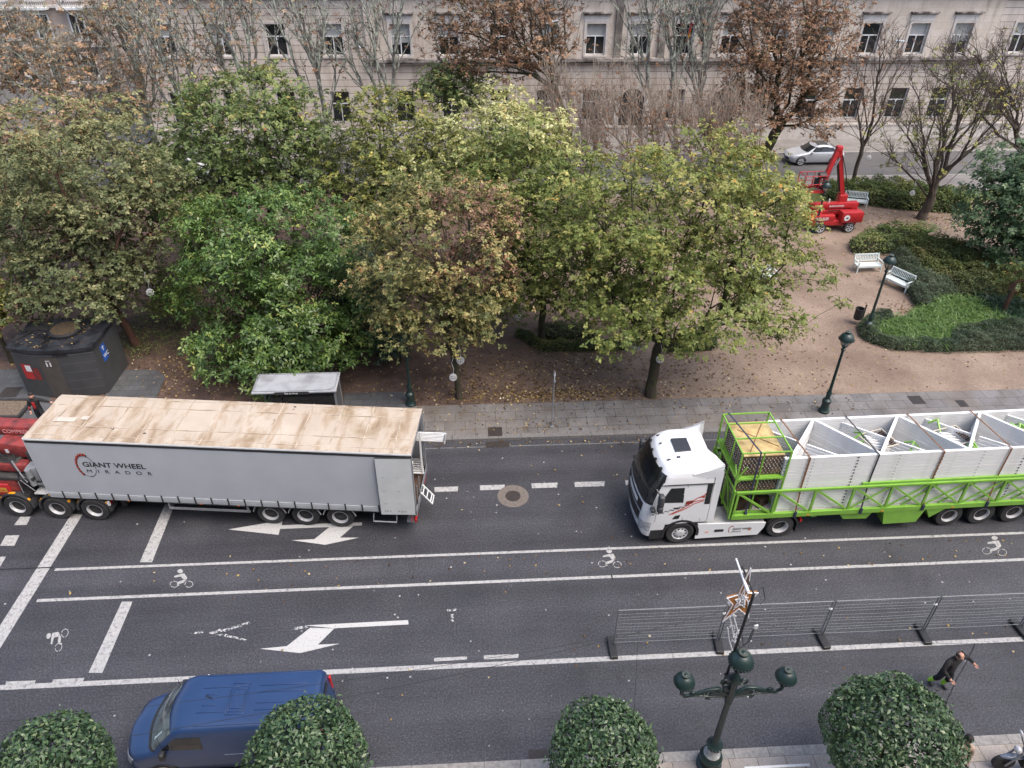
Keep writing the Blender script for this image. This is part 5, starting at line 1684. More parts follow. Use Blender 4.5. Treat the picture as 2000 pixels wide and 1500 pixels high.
def fence_panel(a, b, label):
    L = (b - a).length
    o = thing('wire_fence', label, 'fence', (a.x, a.y, .13), math.atan2(b.y - a.y, b.x - a.x), 'temporary wire fence panels')
    mb = MB().tube([(.05, 0, 0), (.05, 0, 1.72), (L - .05, 0, 1.72), (L - .05, 0, 0)], .02, 8)
    mb.build('fence_frame', MAT['fence_wire'], o)
    mb = MB()
    for k in range(11):
        z = .12 + k * .155 + (.03 if k % 3 == 1 else 0)
        mb.tube([(.05, 0, z), (L * .5, .02 * math.sin(k), z - .015), (L - .05, 0, z)], .0055 if k != 0 else .009, 5)
    n = int(L / .115)
    for k in range(1, n): mb.tube([(.05 + k * (L - .1) / n, .006, .1), (.05 + k * (L - .1) / n, .006, 1.70)], .0014, 3, cap=False)
    mb.build('mesh_wires', MAT['fence_wire'], o)
    MB().rbox((L - .04, 0, 1.35), (.10, .06, .06), .01).build('clamp', MAT['white_plastic'], o)
P5 = [Vector((p.x, p.y, 0)) for p in FX] + [Vector((21.2, 14.1, 0))]
for i, lab in enumerate(('wire fence panel at the left end of the row behind the middle clipped tree', 'wire fence panel right of the christmas star', 'wire fence panel above the largest clipped tree', 'wire fence panel behind the walking worker', 'wire fence panel cut by the right edge of the picture')):
    fence_panel(P5[i], P5[i + 1], lab)

# ---------------------------------------------------------------- road sign, litter bin, benches
o = thing('road_sign', 'round road sign seen edge on atop a galvanised pole on the far pavement', 'road sign', (3.35, 25.25, KH))
MB().tube([(0, 0, 0), (0, 0, 2.95)], .03, 8).lathe([(.09, 0), (.09, .02), (.03, .03)], n=10).build('pole', MAT['steel'], o)
rot = Matrix.Rotation(R(84), 3, 'Z')
MB().lathe([(.30, -.012), (.305, 0), (.30, .012)], c=(0, -.05, 2.62), n=26, axis='Y', rot=rot).build('sign_disc', MAT['steel'], o, 40)
MB().lathe([(.28, -.016), (.28, -.0125)], c=(0, -.05, 2.62), n=26, axis='Y', rot=rot).build('sign_face', MAT['white_plastic'], o)
MB().b2(-.05, .05, -.09, .06, 2.42, 2.46).b2(-.05, .05, -.09, .06, 2.78, 2.82).build('bracket', MAT['steel'], o)

o = thing('litter_bin', 'small black litter bin on a post at the edge of the strap leaf bed', 'litter bin', (20.62, 33.3, .10))
MB().lathe([(.17, .28), (.21, .32), (.22, .86), (.24, .88), (.24, .93), (.20, .93), (.19, .5)], n=20).build('bucket', MAT['black_metal'], o, 40)
MB().b2(.25, .31, -.03, .03, 0, 1.15).b2(.2, .26, -.02, .02, .6, .66).build('post', MAT['black_metal'], o)

BW = MAT['bench_white']
def bench():
    o = thing('park_bench', 'x', 'bench')
    W_ = 1.55
    mb = MB()
    for k in range(5): mb.b2(-W_ / 2, W_ / 2, -.26 + k * .105, -.17 + k * .105, .42, .45)
    mb.b2(-W_ / 2, W_ / 2, -.275, -.265, .34, .44)
    mb.build('seat', BW, o)
    mb = MB()
    q = lambda z: .26 + (z - .45) * .25
    mb.bar((-W_ / 2, q(.92), .92), (W_ / 2, q(.92), .92), .05, .08).bar((-W_ / 2, q(.56), .56), (W_ / 2, q(.56), .56), .04, .05)
    for k in range(15):
        x = -W_ / 2 + .06 + k * (W_ - .12) / 14
        mb.bar((x, q(.56), .56), (x, q(.90), .90), .05, .02, up=(0, 1, 0))
    mb.build('backrest', BW, o)
    for s in (-1, 1):
        MB().bar((s * (W_ / 2 - .03), -.25, 0), (s * (W_ / 2 - .03), -.25, .66), .06).bar((s * (W_ / 2 - .03), -.25, .38), (s * (W_ / 2 - .03), .26, .38), .05).build('leg', BW, o)
        MB().bar((s * (W_ / 2 - .03), .27, 0), (s * (W_ / 2 - .03), .26, .45), .06).bar((s * (W_ / 2 - .03), .26, .45), (s * (W_ / 2 - .03), q(.95), .95), .06).build('leg', BW, o)
        MB().bar((s * (W_ / 2 - .03), -.32, .67), (s * (W_ / 2 - .03), .32, .67), .07, .035).build('armrest', BW, o)
    return o
b0 = bench()
for i, (x, y, rz, lab) in enumerate(((23.95, 39.35, R(3), 'white slatted park bench facing the street under the overhanging maple branches'), (24.75, 37.2, R(-62), 'white slatted park bench turned towards the gravel beside the park lamp'), (27.6, 49.3, R(-16), 'white slatted park bench behind the red boom lift before the hedge'), (17.1, 38.2, R(15), 'white bench half hidden behind the yellow green maple crown'))):
    o = b0 if i == 0 else dup(b0)
    o.location = (x, y, .10); o.rotation_euler = (0, 0, rz); o['label'] = lab; o['group'] = 'white park benches'

# white slatted board at the lower edge of the picture
pa, pb = G(1458, 1500, .9), G(1578, 1494, .9)
o = thing('cafe_barrier', 'white topped barrier on the near pavement beside the largest clipped tree', 'barrier', (pa.x, pa.y, KH), math.atan2(pb.y - pa.y, pb.x - pa.x))
L = (pb - pa).length
MB().rbox((L / 2, 0, .76), (L + .1, .07, .05), .01).build('top_rail', MAT['white_plastic'], o)
MB().b2(.05, L - .05, -.008, .008, .1, .73).build('panel', pm('white_cloth', (.68, .68, .68), (.6, .6, .6), scale=5, rough=.8), o)
for x in (.02, L - .02): MB().tube([(x, 0, 0), (x, 0, .74)], .02, 8).lathe([(.15, 0), (.15, .02), (.02, .03)], c=(x, 0, 0), n=14).build('leg', MAT['steel'], o)

# ---------------------------------------------------------------- public toilet cabin
KX, KY = -20.55, 28.75
kz = .135
m_k = pm('kiosk_grey', (.05, .052, .055), (.065, .067, .07), scale=2, rough=.5)
ks = thing('toilet_cabin', 'dark grey public toilet cabin with a wet flat roof and round roof vent', 'toilet cabin', (KX, KY, kz), R(-1.5))
KW, KD, KHt = 3.65, 2.35, 2.42
def kfront(x): return -.32 * (1 - ((x - KW / 2) / (KW / 2)) ** 2)
xs = [KW * i / 20 for i in range(21)]
outline = [(x, kfront(x)) for x in xs] + [(KW, KD), (0, KD)]
MB().prism([(x, y, 0) for x, y in outline], (0, 0, KHt)).build('wall', m_k, ks, 30)
big = [(KW / 2 + (x - KW / 2) * 1.03, KD / 2 + (y - KD / 2) * 1.05) for x, y in outline]
m, t, b = _new('wet_roof_felt')
n = noise(t, 1.8, 6, .6); r = ramp(t, [(.35, (.012, .013, .016)), (.55, (.03, .032, .04)), (.7, (.045, .04, .034))]); t.links.new(n.outputs[0], r.inputs[0]); t.links.new(r.outputs[0], b.inputs['Base Color'])
n = noise(t, 1.1, 4); r = ramp(t, [(.42, (.08, .08, .08)), (.6, (.6, .6, .6))]); t.links.new(n.outputs[0], r.inputs[0]); t.links.new(r.outputs[0], b.inputs['Roughness'])
roof = MB().prism([(x, y, KHt + .002) for x, y in big], (0, 0, .16)).build('roof', m, ks)
mb = MB().lathe([(.66, KHt + .16), (.70, KHt + .20), (.70, KHt + .30), (.64, KHt + .34)], c=(KW * .55, KD * .52, 0), n=32)
mb.build('roof_vent', pm('vent_dark', (.02, .02, .022), rough=.5), roof, 40)
MB().lathe([(.001, KHt + .341), (.60, KHt + .341), (.58, KHt + .36), (.001, KHt + .37)], c=(KW * .55, KD * .52, 0), n=28).build('leaf_litter', pm('vent_litter', (.10, .065, .03), (.03, .025, .02), scale=9, rough=.9), roof)
MB().rbox((KW * .22, KD * .62, KHt + .2), (.9, .35, .07), .02).bar((.1, .3, KHt + .19), (.9, 2.2, KHt + .19), .05).build('roof_duct', MAT['black_metal'], roof)
def kf(x, z, off=.012): return (x, kfront(x) - off, z)
def kpatch(x0, x1, z0, z1, off=.012, n=6):
    mb = MB(); mb.grid([kf(x0 + (x1 - x0) * i / n, z, off) for z in (z0, z1) for i in range(n + 1)], n + 1, 2); return mb
kpatch(1.30, 2.15, .02, 2.18).build('door', pm('door_brown', (.085, .075, .066), (.065, .06, .055), scale=3, rough=.4), ks)
mb = MB()
for z in (.45, .9, 1.35, 1.8):
    for a, c_ in ((2.2, KW - .03),): 
        g_ = kpatch(a, c_, z, z + .018, .006); mb.add(g_.v, g_.f)
mb.build('panel_joint', pm('joint_grey', (.13, .13, .14), rough=.5), ks)
kpatch(.02, KW - .02, 2.26, 2.275, .008, 14).build('trim_line', MAT['steel'], ks)
kpatch(2.0, 2.62, 2.2, 2.36, .016).build('name_board', MAT['black_plastic'], ks)
text('name_lettering', 'Aseos', .13, MAT['white_ink'], ks, (2.08, kfront(2.3) - .03, 2.235), (R(90), 0, R(5)), .002)
kpatch(.32, .80, .95, 1.75).build('map_panel', MAT['red'], ks)
kpatch(.50, .78, 1.38, 1.70, .016).build('map_sheet', MAT['white_plastic'], ks)
kpatch(.86, 1.12, .95, 1.6).build('payment_panel', pm('dark_red', (.30, .03, .03), (.05, .03, .03), scale=7, rough=.4), ks)
mb = MB()
for x in (1.62, 1.78):
    mb.lathe([(.03, -.005), (.03, 0)], c=(x, kfront(x) - .018, 1.90), n=10, axis='Y').b2(x - .03, x + .03, kfront(x) - .022, kfront(x) - .018, 1.72, 1.86)
mb.build('door_pictogram', MAT['white_ink'], ks)
text('door_lettering', 'WC', .12, MAT['white_ink'], ks, (1.60, kfront(1.7) - .024, 1.96), (R(90), 0, 0), .002)
MB().b2(KW + .001, KW + .012, .55, .98, 1.35, 2.15).build('blue_sign', MAT['blue_sign'], ks)
text('sign_lettering', 'WC', .28, MAT['white_ink'], ks, (KW + .014, .62, 1.5), (R(90), 0, R(90)), .002)
MB().add([(KW + .014, y, z) for y, z in ((.64, 2.0), (.78, 2.10), (.90, 2.0), (.80, 2.02), (.80, 1.86), (.74, 1.86), (.74, 2.02))], [(0, 1, 6), (1, 2, 3), (1, 3, 6), (3, 4, 5, 6)]).build('sign_arrow', MAT['white_ink'], ks)

# ---------------------------------------------------------------- bus shelter
SX, SY = G(488, 777, 2.5).x, G(488, 777, 2.5).y
sh = thing('bus_shelter', 'grey roofed bus shelter with glass end wall half hidden behind the curtain trailer', 'bus shelter', (SX, 24.95, KH))
SLn, SD = 3.45, 1.4
mb = MB().rbox((SLn / 2, SD / 2, 2.40), (SLn, SD, .10), .04)
roofm = pm('shelter_roof', (.36, .37, .39), (.20, .20, .21), scale=1.6, lo=.45, hi=.75, rough=.45)
rf = mb.build('roof', roofm, sh)
mb = MB()
for a, b_ in (((.08, .08), (SLn - .25, .08)), ((SLn - .25, .08), (SLn - .08, .3)), ((SLn - .08, .3), (SLn - .08, SD - .1)), ((.08, .08), (.08, SD - .1)), ((.08, SD - .1), (SLn - .08, SD - .1))):
    mb.bar((a[0], a[1], 2.462), (b_[0], b_[1], 2.462), .03, .02)
mb.build('roof_bead', MAT['steel'], rf)
MB().b2(.95, 2.35, -.025, -.002, 2.34, 2.47).build('name_board', MAT['chassis'], sh)
text('lettering', 'Rua do Areal', .10, MAT['white_ink'], sh, (1.36, -.03, 2.37), (R(90), 0, 0), .002, bold=.002)
for x, y in ((.1, SD - .1), (SLn - .1, SD - .1), (SLn - .1, .15)): MB().b2(x - .035, x + .035, y - .035, y + .035, 0, 2.36).build('post', MAT['steel'], sh)
MB().b2(SLn - .11, SLn - .09, .19, SD - .14, .15, 2.3).build('end_panel', pm('poster_case', (.12, .125, .13), (.06, .06, .065), scale=2, rough=.15), sh)
MB().b2(.14, SLn - .14, SD - .11, SD - .09, .15, 2.3).build('back_panel', MAT['glass'], sh)
MB().b2(.4, 2.6, SD - .5, SD - .2, .42, .46).build('seat', MAT['steel'], sh)
for x in (.7, 2.3): MB().b2(x - .03, x + .03, SD - .38, SD - .32, 0, .42).build('leg', MAT['steel'], sh)

# planter by the left edge
pl = thing('planter_bed', 'dark edged planting square filled with soil at the left edge beside the man in black', 'planter', (G(10, 805).x, G(10, 805).y, .135), R(-3))
mb = MB()
for s in (-1, 1): mb.b2(-1.05, 1.05, s * .62 - .06, s * .62 + .06, 0, .14).b2(s * 1.0 - .06, s * 1.0 + .06, -.56, .56, 0, .14)
mb.build('rim', MAT['rubber'], pl)
MB().b2(-.94, .94, -.56, .56, .0, .09).build('soil', pm('soil', (.10, .07, .05), (.2, .16, .12), scale=14, rough=.95, bs=.6), pl)

# ---------------------------------------------------------------- red boom lift
bl = thing('boom_lift', 'red articulated boom lift with raised arm and railed basket in the park', 'boom lift', (24.15, 45.7, .10), R(2))
RD = MAT['red']
mb = MB().rbox((.0, 0, .62), (3.0, 1.5, .34), .06).rbox((-1.35, 0, .50), (.5, 1.3, .4), .06)
mb.build('chassis', RD, bl, 40)
for x in (-1.0, 1.0):
    for s in (-1, 1):
        w = link('wheel', W_CAR[0], bl, (x, s * .82, .36), (0, 0, PI if s > 0 else 0)); link('rim', W_CAR[1], w)
mb = MB().rbox((.15, .05, 1.15), (3.3, .55, .36), .05).rbox((1.05, -.62, 1.05), (1.5, .62, .75), .10).rbox((-.9, -.55, .98), (1.7, .42, .40), .08).rbox((.7, .6, 1.1), (1.7, .5, .6), .08).rbox((-1.3, -.1, 1.0), (1.0, 1.3, .3), .06)
mb.build('turntable', RD, bl, 40)
mb = MB().rbox((-.1, .05, 1.58), (3.2, .40, .38), .05).rbox((1.42, .05, 1.42), (.5, .46, .75), .08)
mb.build('lower_arm', RD, bl, 40)
text('arm_lettering', 'ELEVACIONES', .16, MAT['white_ink'], bl, (-.35, -.158, 1.53), (R(90), 0, 0), .003, bold=.003)
text('side_lettering', 'ALQUILER', .26, MAT['white_ink'], bl, (-1.45, -.765, .88), (R(90), 0, 0), .003, sx=.8, bold=.004)
MB().lathe([(.20, -.006), (.20, 0)], c=(.65, -.935, 1.05), n=20, axis='Y').build('round_emblem', MAT['white_ink'], bl)
MB().add([(.55, -.945, 1.0), (.75, -.945, 1.0), (.72, -.945, 1.12), (.62, -.945, 1.08)], [(0, 1, 2, 3)]).build('emblem_mark', MAT['black_ink'], bl)
MB().b2(-.5, 1.0, -.33, -.325, 1.30, 1.38).build('black_band', MAT['black_plastic'], bl)
E1 = Vector((.62, .3, 1.95)); E2 = Vector((-.42, .35, 5.20)); E3 = Vector((-1.05, .1, 3.35))
MB().bar(E1, E2, .27, .29, up=(0, 1, 0)).rbox(E1, (.6, .5, .6), .08).build('mast', RD, bl)
MB().bar(E1 + Vector((-.30, 0, .5)), E1.lerp(E2, .72) + Vector((-.16, -.02, 0)), .14, .16, up=(0, 1, 0)).build('mast_cylinder', MAT['black_metal'], bl)
MB().rbox(E2 + Vector((-.05, -.02, .05)), (.42, .38, .42), .10).build('elbow', RD, bl, 40)
MB().bar(E2 + Vector((-.12, -.05, .0)), E3, .25, .26, up=(0, 1, 0)).build('fly_arm', RD, bl)
MB().bar(E2.lerp(E3, .25) + Vector((.2, -.2, 0)), E3 + Vector((.15, -.18, .1)), .08, .08).build('fly_cylinder', MAT['steel'], bl)
MB().tube([E1 + Vector((.25, -.22, .3)), E1.lerp(E2, .6) + Vector((.25, -.2, .0)), E2 + Vector((.2, -.2, -.3))], .03, 6).tube([E3 + Vector((.1, -.1, .3)), E3 + Vector((-.2, -.2, -.2)), E3 + Vector((-.35, -.1, .2))], .03, 6).build('hose', MAT['black_plastic'], bl)
BC = Vector((-2.0, -.25, 2.75)); bw, bd, bh = 1.55, .85, 1.1
mb = MB()
for z in (0, .55, bh):
    for s in (-1, 1):
        mb.tube([BC + Vector((-bw / 2, s * bd / 2, z)), BC + Vector((bw / 2, s * bd / 2, z))], .026, 6)
        mb.tube([BC + Vector((s * bw / 2, -bd / 2, z)), BC + Vector((s * bw / 2, bd / 2, z))], .026, 6)
for x in (-1, -.33, .33, 1):
    for s in (-1, 1): mb.tube([BC + Vector((x * bw / 2, s * bd / 2, 0)), BC + Vector((x * bw / 2, s * bd / 2, bh))], .024, 6)
mb.build('basket_rails', RD, bl, 50)
mb = MB()
for s in (-1, 1): mb.box(BC + Vector((0, s * bd / 2, .08)), (bw + .04, .03, .16)).box(BC + Vector((s * bw / 2, 0, .08)), (.03, bd, .16))
mb.build('toe_board', RD, bl)
MB().box(BC + Vector((0, 0, .0)), (bw, bd, .03)).build('basket_floor', pm('basket_mesh', (.16, .13, .13), (.09, .08, .08), scale=40, rough=.6), bl)
MB().rbox(BC + Vector((.5, -.1, 1.05)), (.5, .34, .3), .05, Matrix.Rotation(R(25), 3, 'X')).rbox(BC + Vector((.35, .1, .55)), (.35, .2, .5), .04).build('control_panel', MAT['black_plastic'], bl, 40)
MB().bar(E3, BC + Vector((bw / 2 + .05, .1, .15)), .18, .18).build('basket_mount', MAT['black_metal'], bl)
MB().tube([(-.35, .05, 1.77), (-.35, .05, 2.0)], .05, 8).build('beacon', MAT['white_plastic'], bl)

# ---------------------------------------------------------------- motor scooter at the lower right corner
ms = thing('motorbike', 'grey blue motorbike parked on the near pavement at the lower right corner', 'motorbike', (14.25, 9.72, KH), R(-8))
def bike_wheel(x, name='wheel'):
    w = MB().lathe([(.20, -.05), (.27, -.06), (.30, -.03), (.30, .03), (.27, .06), (.20, .05)], c=(x, 0, .30), n=24, axis='Y').build(name, MAT['rubber'], ms, 40)
    MB().lathe([(.20, -.03), (.19, .03), (.04, .05), (.04, -.05)], c=(x, 0, .30), n=16, axis='Y').build('rim', MAT['black_metal'], w)
bike_wheel(0); bike_wheel(1.32)
gb = pm('bike_paint', (.18, .21, .27), (.15, .175, .23), scale=2, rough=.25, coat=.6)
mb = MB().ell((.16, 0, .60), (.34, .10, .06), 14, 6, Matrix.Rotation(R(-6), 3, 'Y'))
mb.build('front_fender', gb, ms, 60)
mb = MB().ell((.62, 0, .92), (.34, .22, .20)).ell((.95, 0, .78), (.42, .16, .14)).ell((1.35, 0, .86), (.30, .13, .10))
mb.build('fairing', gb, ms, 60)
MB().ell((1.05, 0, .96), (.36, .15, .06)).build('saddle', MAT['black_plastic'], ms, 60)
MB().tube([(0, -.11, .3), (.24, -.11, .95)], .03, 8).tube([(0, .11, .3), (.24, .11, .95)], .03, 8).build('fork', MAT['steel'], ms, 60)
MB().tube([(.36, -.40, 1.06), (.30, -.2, 1.08), (.28, 0, 1.05), (.30, .2, 1.08), (.36, .40, 1.06)], .018, 8).build('handlebar', MAT['black_metal'], ms, 60)
MB().ell((.14, 0, .95), (.09, .12, .10)).build('headlight', MAT['rim'], ms, 60)
for s in (-1, 1): MB().ell((.30, s * .36, 1.18), (.03, .08, .05)).tube([(.33, s * .3, 1.07), (.3, s * .36, 1.16)], .01, 6).build('mirror', MAT['white_plastic'], ms, 60)
MB().rbox((.70, 0, .45), (.6, .3, .36), .06).tube([(.6, -.17, .3), (1.4, -.2, .36)], .05, 8).build('engine', MAT['black_metal'], ms, 40)
MB().bar((.8, .1, .3), (.86, .34, 0), .03).build('side_stand', MAT['steel'], ms)

# ---------------------------------------------------------------- people
def person(label, loc, rz, J, hair_col, cols, hair='short', coat=False):
    """J: joints (person faces -y); one continuous skinned body with clothing zones, plus hair"""
    E = [('pelvis', 'spine', 'top'), ('spine', 'chest', 'top'), ('chest', 'neck', 'top'), ('neck', 'head0', 'skin'), ('head0', 'head1', 'skin'), ('head1', 'head2', 'skin'), ('head0', 'nose', 'skin')]
    for s in 'LR':
        E += [('chest', 'sh' + s, 'top'), ('sh' + s, 'el' + s, 'top'), ('el' + s, 'wr' + s, 'top'), ('wr' + s, 'pa' + s, 'skin'), ('pelvis', 'hip' + s, 'leg'), ('hip' + s, 'kn' + s, 'leg'), ('kn' + s, 'sn' + s, 'leg'), ('sn' + s, 'an' + s, 'vis'), ('an' + s, 'to' + s, 'shoe')]
    rad = dict(pelvis=.165, spine=.16, chest=.175, neck=.066, head0=.088, head1=.10, head2=.075, nose=.018, sh=.095, el=.066, wr=.044, pa=.040, hip=.12, kn=.085, sn=.078, an=.055, to=.048)
    names = list(J)
    me = bpy.data.meshes.new('person')
    idx = {n: i for i, n in enumerate(names)}
    me.from_pydata([J[n] for n in names], [(idx[a], idx[b]) for a, b, _ in E], [])
    o = bpy.data.objects.new('tmp', me); COL.objects.link(o)
    md = o.modifiers.new('s', 'SKIN'); md.use_smooth_shade = True; md.branch_smoothing = .6
    sv = me.skin_vertices[0].data
    for n, i in idx.items():
        r = rad.get(n) or rad[n[:-1]]
        if coat and n in ('pelvis', 'spine'): r *= 1.15
        sv[i].radius = (r, r)
        sv[i].use_root = (n == 'pelvis')
    sd = o.modifiers.new('d', 'SUBSURF'); sd.levels = 1
    dg = bpy.context.evaluated_depsgraph_get(); dg.update()
    ev = bpy.data.meshes.new_from_object(o.evaluated_get(dg))
    V = [v.co.copy() for v in ev.vertices]; F = [list(p.vertices) for p in ev.polygons]
    bpy.data.objects.remove(o); bpy.data.meshes.remove(ev)
    zone = {'skin': 0, 'top': 1, 'leg': 2, 'vis': 3, 'shoe': 4}
    mb = MB(); mb.v = [tuple(v) for v in V]; mb.f = F
    segs = [(Vector(J[a]), Vector(J[b]), zone[z]) for a, b, z in E]
    for f in F:
        c = sum((V[i] for i in f), Vector()) / len(f); best = None
        for a, b, z in segs:
            d = b - a; u = max(0, min(1, (c - a).dot(d) / max(d.length_squared, 1e-9)))
            q = (c - a - d * u).length
            if best is None or q < best[0]: best = (q, z)
        mb.m.append(best[1])
    mb.mat(0)
    for s in 'LR':          # four unequal curled fingers and a thumb on each palm
        w, p = Vector(J['wr' + s]), Vector(J['pa' + s]); d = (p - w).normalized()
        side = d.cross(Vector((0, -1, .2))).normalized(); pal = side.cross(d)
        for k, L in enumerate((.068, .078, .072, .058)):
            b0 = p + side * (.012 * (k - 1.5) * 1.7) + d * .012
            mb.tube([b0, b0 + d * L * .5 + pal * .004, b0 + d * L * .85 + pal * .018, b0 + d * L + pal * .032], [.0095, .009, .008, .006], 6)
        b0 = p - side * .028 - d * .01
        mb.tube([b0, b0 - side * .022 + d * .025, b0 - side * .026 + d * .055], [.011, .010, .007], 6)
    root = thing('person', label, 'person', loc, rz)
    mb.build('body', [MAT['skin']] + cols, root, 80)
    h0, h1, h2 = (Vector(J[k]) for k in ('head0', 'head1', 'head2'))
    ax = (h2 - h0).normalized()
    rot = Vector((0, 0, 1)).rotation_difference(ax).to_matrix()
    hm = pm('hair', hair_col, rough=.7)
    hb = MB()
    if hair == 'long': hb.ell(h1 + Vector((0, .015, .035)), (.115, .125, .12), rot=rot).ell(h1 + Vector((0, .07, -.10)), (.105, .065, .17), rot=rot)
    elif hair == 'thin':
        for s in (-1, 1): hb.ell(h1 + rot @ Vector((s * .085, .02, .01)), (.025, .075, .06))
        hb.ell(h1 + rot @ Vector((0, .075, .01)), (.085, .035, .07))
    else: hb.ell(h1 + rot @ Vector((0, .022, .040)), (.105, .105, .085), rot=rot)
    hb.build('hair', hm, root, 80)
    eb = MB()
    for s in (-1, 1): eb.ell(h0.lerp(h1, .75) + rot @ Vector((s * .036, -.096, 0)), (.014, .008, .008), 8, 5)
    eb.build('eyes', MAT['black_ink'], root)
    MB().ell(h0.lerp(h1, .1) + rot @ Vector((0, -.088, -.015)), (.028, .008, .007), 8, 5).build('mouth', pm('lips', (.4, .15, .13), rough=.5), root)
    eb = MB()
    for s in (-1, 1): eb.ell(h0.lerp(h1, .6) + rot @ Vector((s * .098, .01, 0)), (.012, .022, .032), 8, 5)
    eb.build('ears', MAT['skin'], root, 60)
    return root


blk = pm('black_jacket', (.014, .013, .014), (.022, .02, .021), scale=12, rough=.85)
navy = pm('navy_trousers', (.012, .014, .02), (.02, .022, .03), scale=9, rough=.85)
hiv = pm('hi_vis_band', (.45, .85, .05), (.55, .8, .25), scale=30, lo=.55, hi=.6, rough=.5)
shoe = pm('dark_shoe', (.02, .022, .025), rough=.6)
J1 = dict(pelvis=(0, .0, .93), spine=(0, -.01, 1.10), chest=(0, -.03, 1.34), neck=(0, -.05, 1.53), head0=(0, -.08, 1.61), head1=(0, -.09, 1.70), head2=(0, -.08, 1.77), nose=(0, -.19, 1.64),
          shL=(.21, -.02, 1.43), elL=(.46, -.03, 1.28), wrL=(.60, -.16, 1.12), paL=(.63, -.23, 1.06), shR=(-.21, -.02, 1.43), elR=(-.36, -.06, 1.17), wrR=(-.31, -.28, 1.04), paR=(-.29, -.35, 1.0),
          hipL=(.11, .0, .88), knL=(.12, -.10, .50), snL=(.13, -.05, .37), anL=(.13, .02, .09), toL=(.14, -.18, .045), hipR=(-.11, .01, .88), knR=(-.13, .04, .50), snR=(-.14, .11, .37), anR=(-.14, .22, .11), toR=(-.15, .04, .045))
person('balding worker in black with bright yellow ankle bands walking across the near lane', (13.9, 12.25, .0), R(18), J1, (.05, .035, .028), [blk, navy, hiv, shoe], 'thin').scale = (1.12, 1.12, 1.04)
J2 = dict(pelvis=(0, 0, .92), spine=(0, 0, 1.10), chest=(0, -.02, 1.34), neck=(0, -.04, 1.52), head0=(0, -.06, 1.60), head1=(0, -.06, 1.69), head2=(0, -.05, 1.76), nose=(0, -.165, 1.63),
          shL=(.19, -.02, 1.42), elL=(.44, -.10, 1.36), wrL=(.68, -.18, 1.30), paL=(.76, -.2, 1.28), shR=(-.19, -.02, 1.42), elR=(-.27, -.02, 1.14), wrR=(-.20, -.22, .98), paR=(-.18, -.29, .94),
          hipL=(.10, 0, .88), knL=(.16, -.12, .50), snL=(.18, -.08, .30), anL=(.20, -.04, .09), toL=(.22, -.24, .045), hipR=(-.10, 0, .88), knR=(-.12, .04, .50), snR=(-.13, .12, .30), anR=(-.14, .22, .10), toR=(-.15, .04, .045))
w1 = person('man in a black and red jacket stretching one arm out beside the toilet cabin', (-18.75, 26.35, KH), R(8), J2, (.02, .015, .012), [blk, navy, navy, shoe])
MB().rbox((0, -.172, 1.22), (.10, .03, .34), .012).rbox((-.235, -.13, 1.05), (.075, .10, .16), .03).build('red_trim', MAT['red'], w1, 50)
coatm = pm('beige_coat', (.50, .37, .29), (.44, .32, .25), scale=8, rough=.85)
J3 = {k: (v[0] * .92, v[1] * .92, v[2] * .95) for k, v in J2.items()}
J3.update(elL=(.24, .0, 1.08), wrL=(.24, -.12, .88), paL=(.24, -.16, .80), elR=(-.24, .0, 1.08), wrR=(-.24, -.12, .88), paR=(-.24, -.16, .80))
w2 = person('dark haired woman in a beige coat half hidden behind the largest clipped tree', (12.80, 9.75, KH), R(-35), J3, (.018, .013, .012), [coatm, navy, navy, shoe], 'long', True)
MB().lathe([(.25, .62), (.22, .85), (.19, 1.05), (.19, 1.20)], n=18).build('coat_skirt', coatm, w2, 60)

# ---------------------------------------------------------------- wire ball ornaments hanging in the trees
def ball():
    o = thing('wire_ball', 'x', 'ornament')
    mb = MB(); r = .165
    for k in range(5):
        a = PI * k / 5
        mb.tube([(r * math.cos(a) * math.sin(t_), r * math.sin(a) * math.sin(t_), r * math.cos(t_)) for t_ in [2 * PI * i / 20 for i in range(21)]], .013, 5, cap=False)
    for z in (-.09, 0, .09):
        q = math.sqrt(r * r - z * z)
        mb.tube([(q * math.cos(t_), q * math.sin(t_), z) for t_ in [2 * PI * i / 20 for i in range(21)]], .012, 5, cap=False)
    mb.build('wire_frame', pm('ball_white', (.72, .72, .72), rough=.5), o)
    MB().tube([(0, 0, .165), (.05, 0, .45), (-.04, .02, .75), (.05, .0, 1.05)], .011, 5).build('cord', MAT['white_plastic'], o)
    return o
bb = ball()
for i, (px, py, y, lab) in enumerate(((293, 571, 31.6, 'white wire ball ornament under the left tree, the upper one right of its trunk'), (211, 628, 31.6, 'white wire ball ornament hanging above the toilet cabin roof'), (885, 737, 27.2, 'white wire ball ornament low beside the slim maple trunk'), (899, 704, 27.3, 'white wire ball ornament touching the upper right of the slim maple trunk'), (1012, 620, 31.4, 'white wire ball ornament left of the trunk behind the low hedge'), (1244, 678, 27.8, 'white wire ball ornament left of the thick maple trunk'), (1289, 702, 27.0, 'white wire ball ornament right of the thick maple trunk'), (1697, 308, 52.5, 'white wire ball ornament beside the thin bare trunk near the silver car'), (1782, 377, 46.8, 'white wire ball ornament left of the forked tree on the right'), (1490, 525, 33.0, 'white wire ball ornament seen through the yellow green maple leaves'))):
    o = bb if i == 0 else dup(bb)
    o.location = AY(px, py, y); o['label'] = lab; o['group'] = 'white wire balls hung in the park trees'

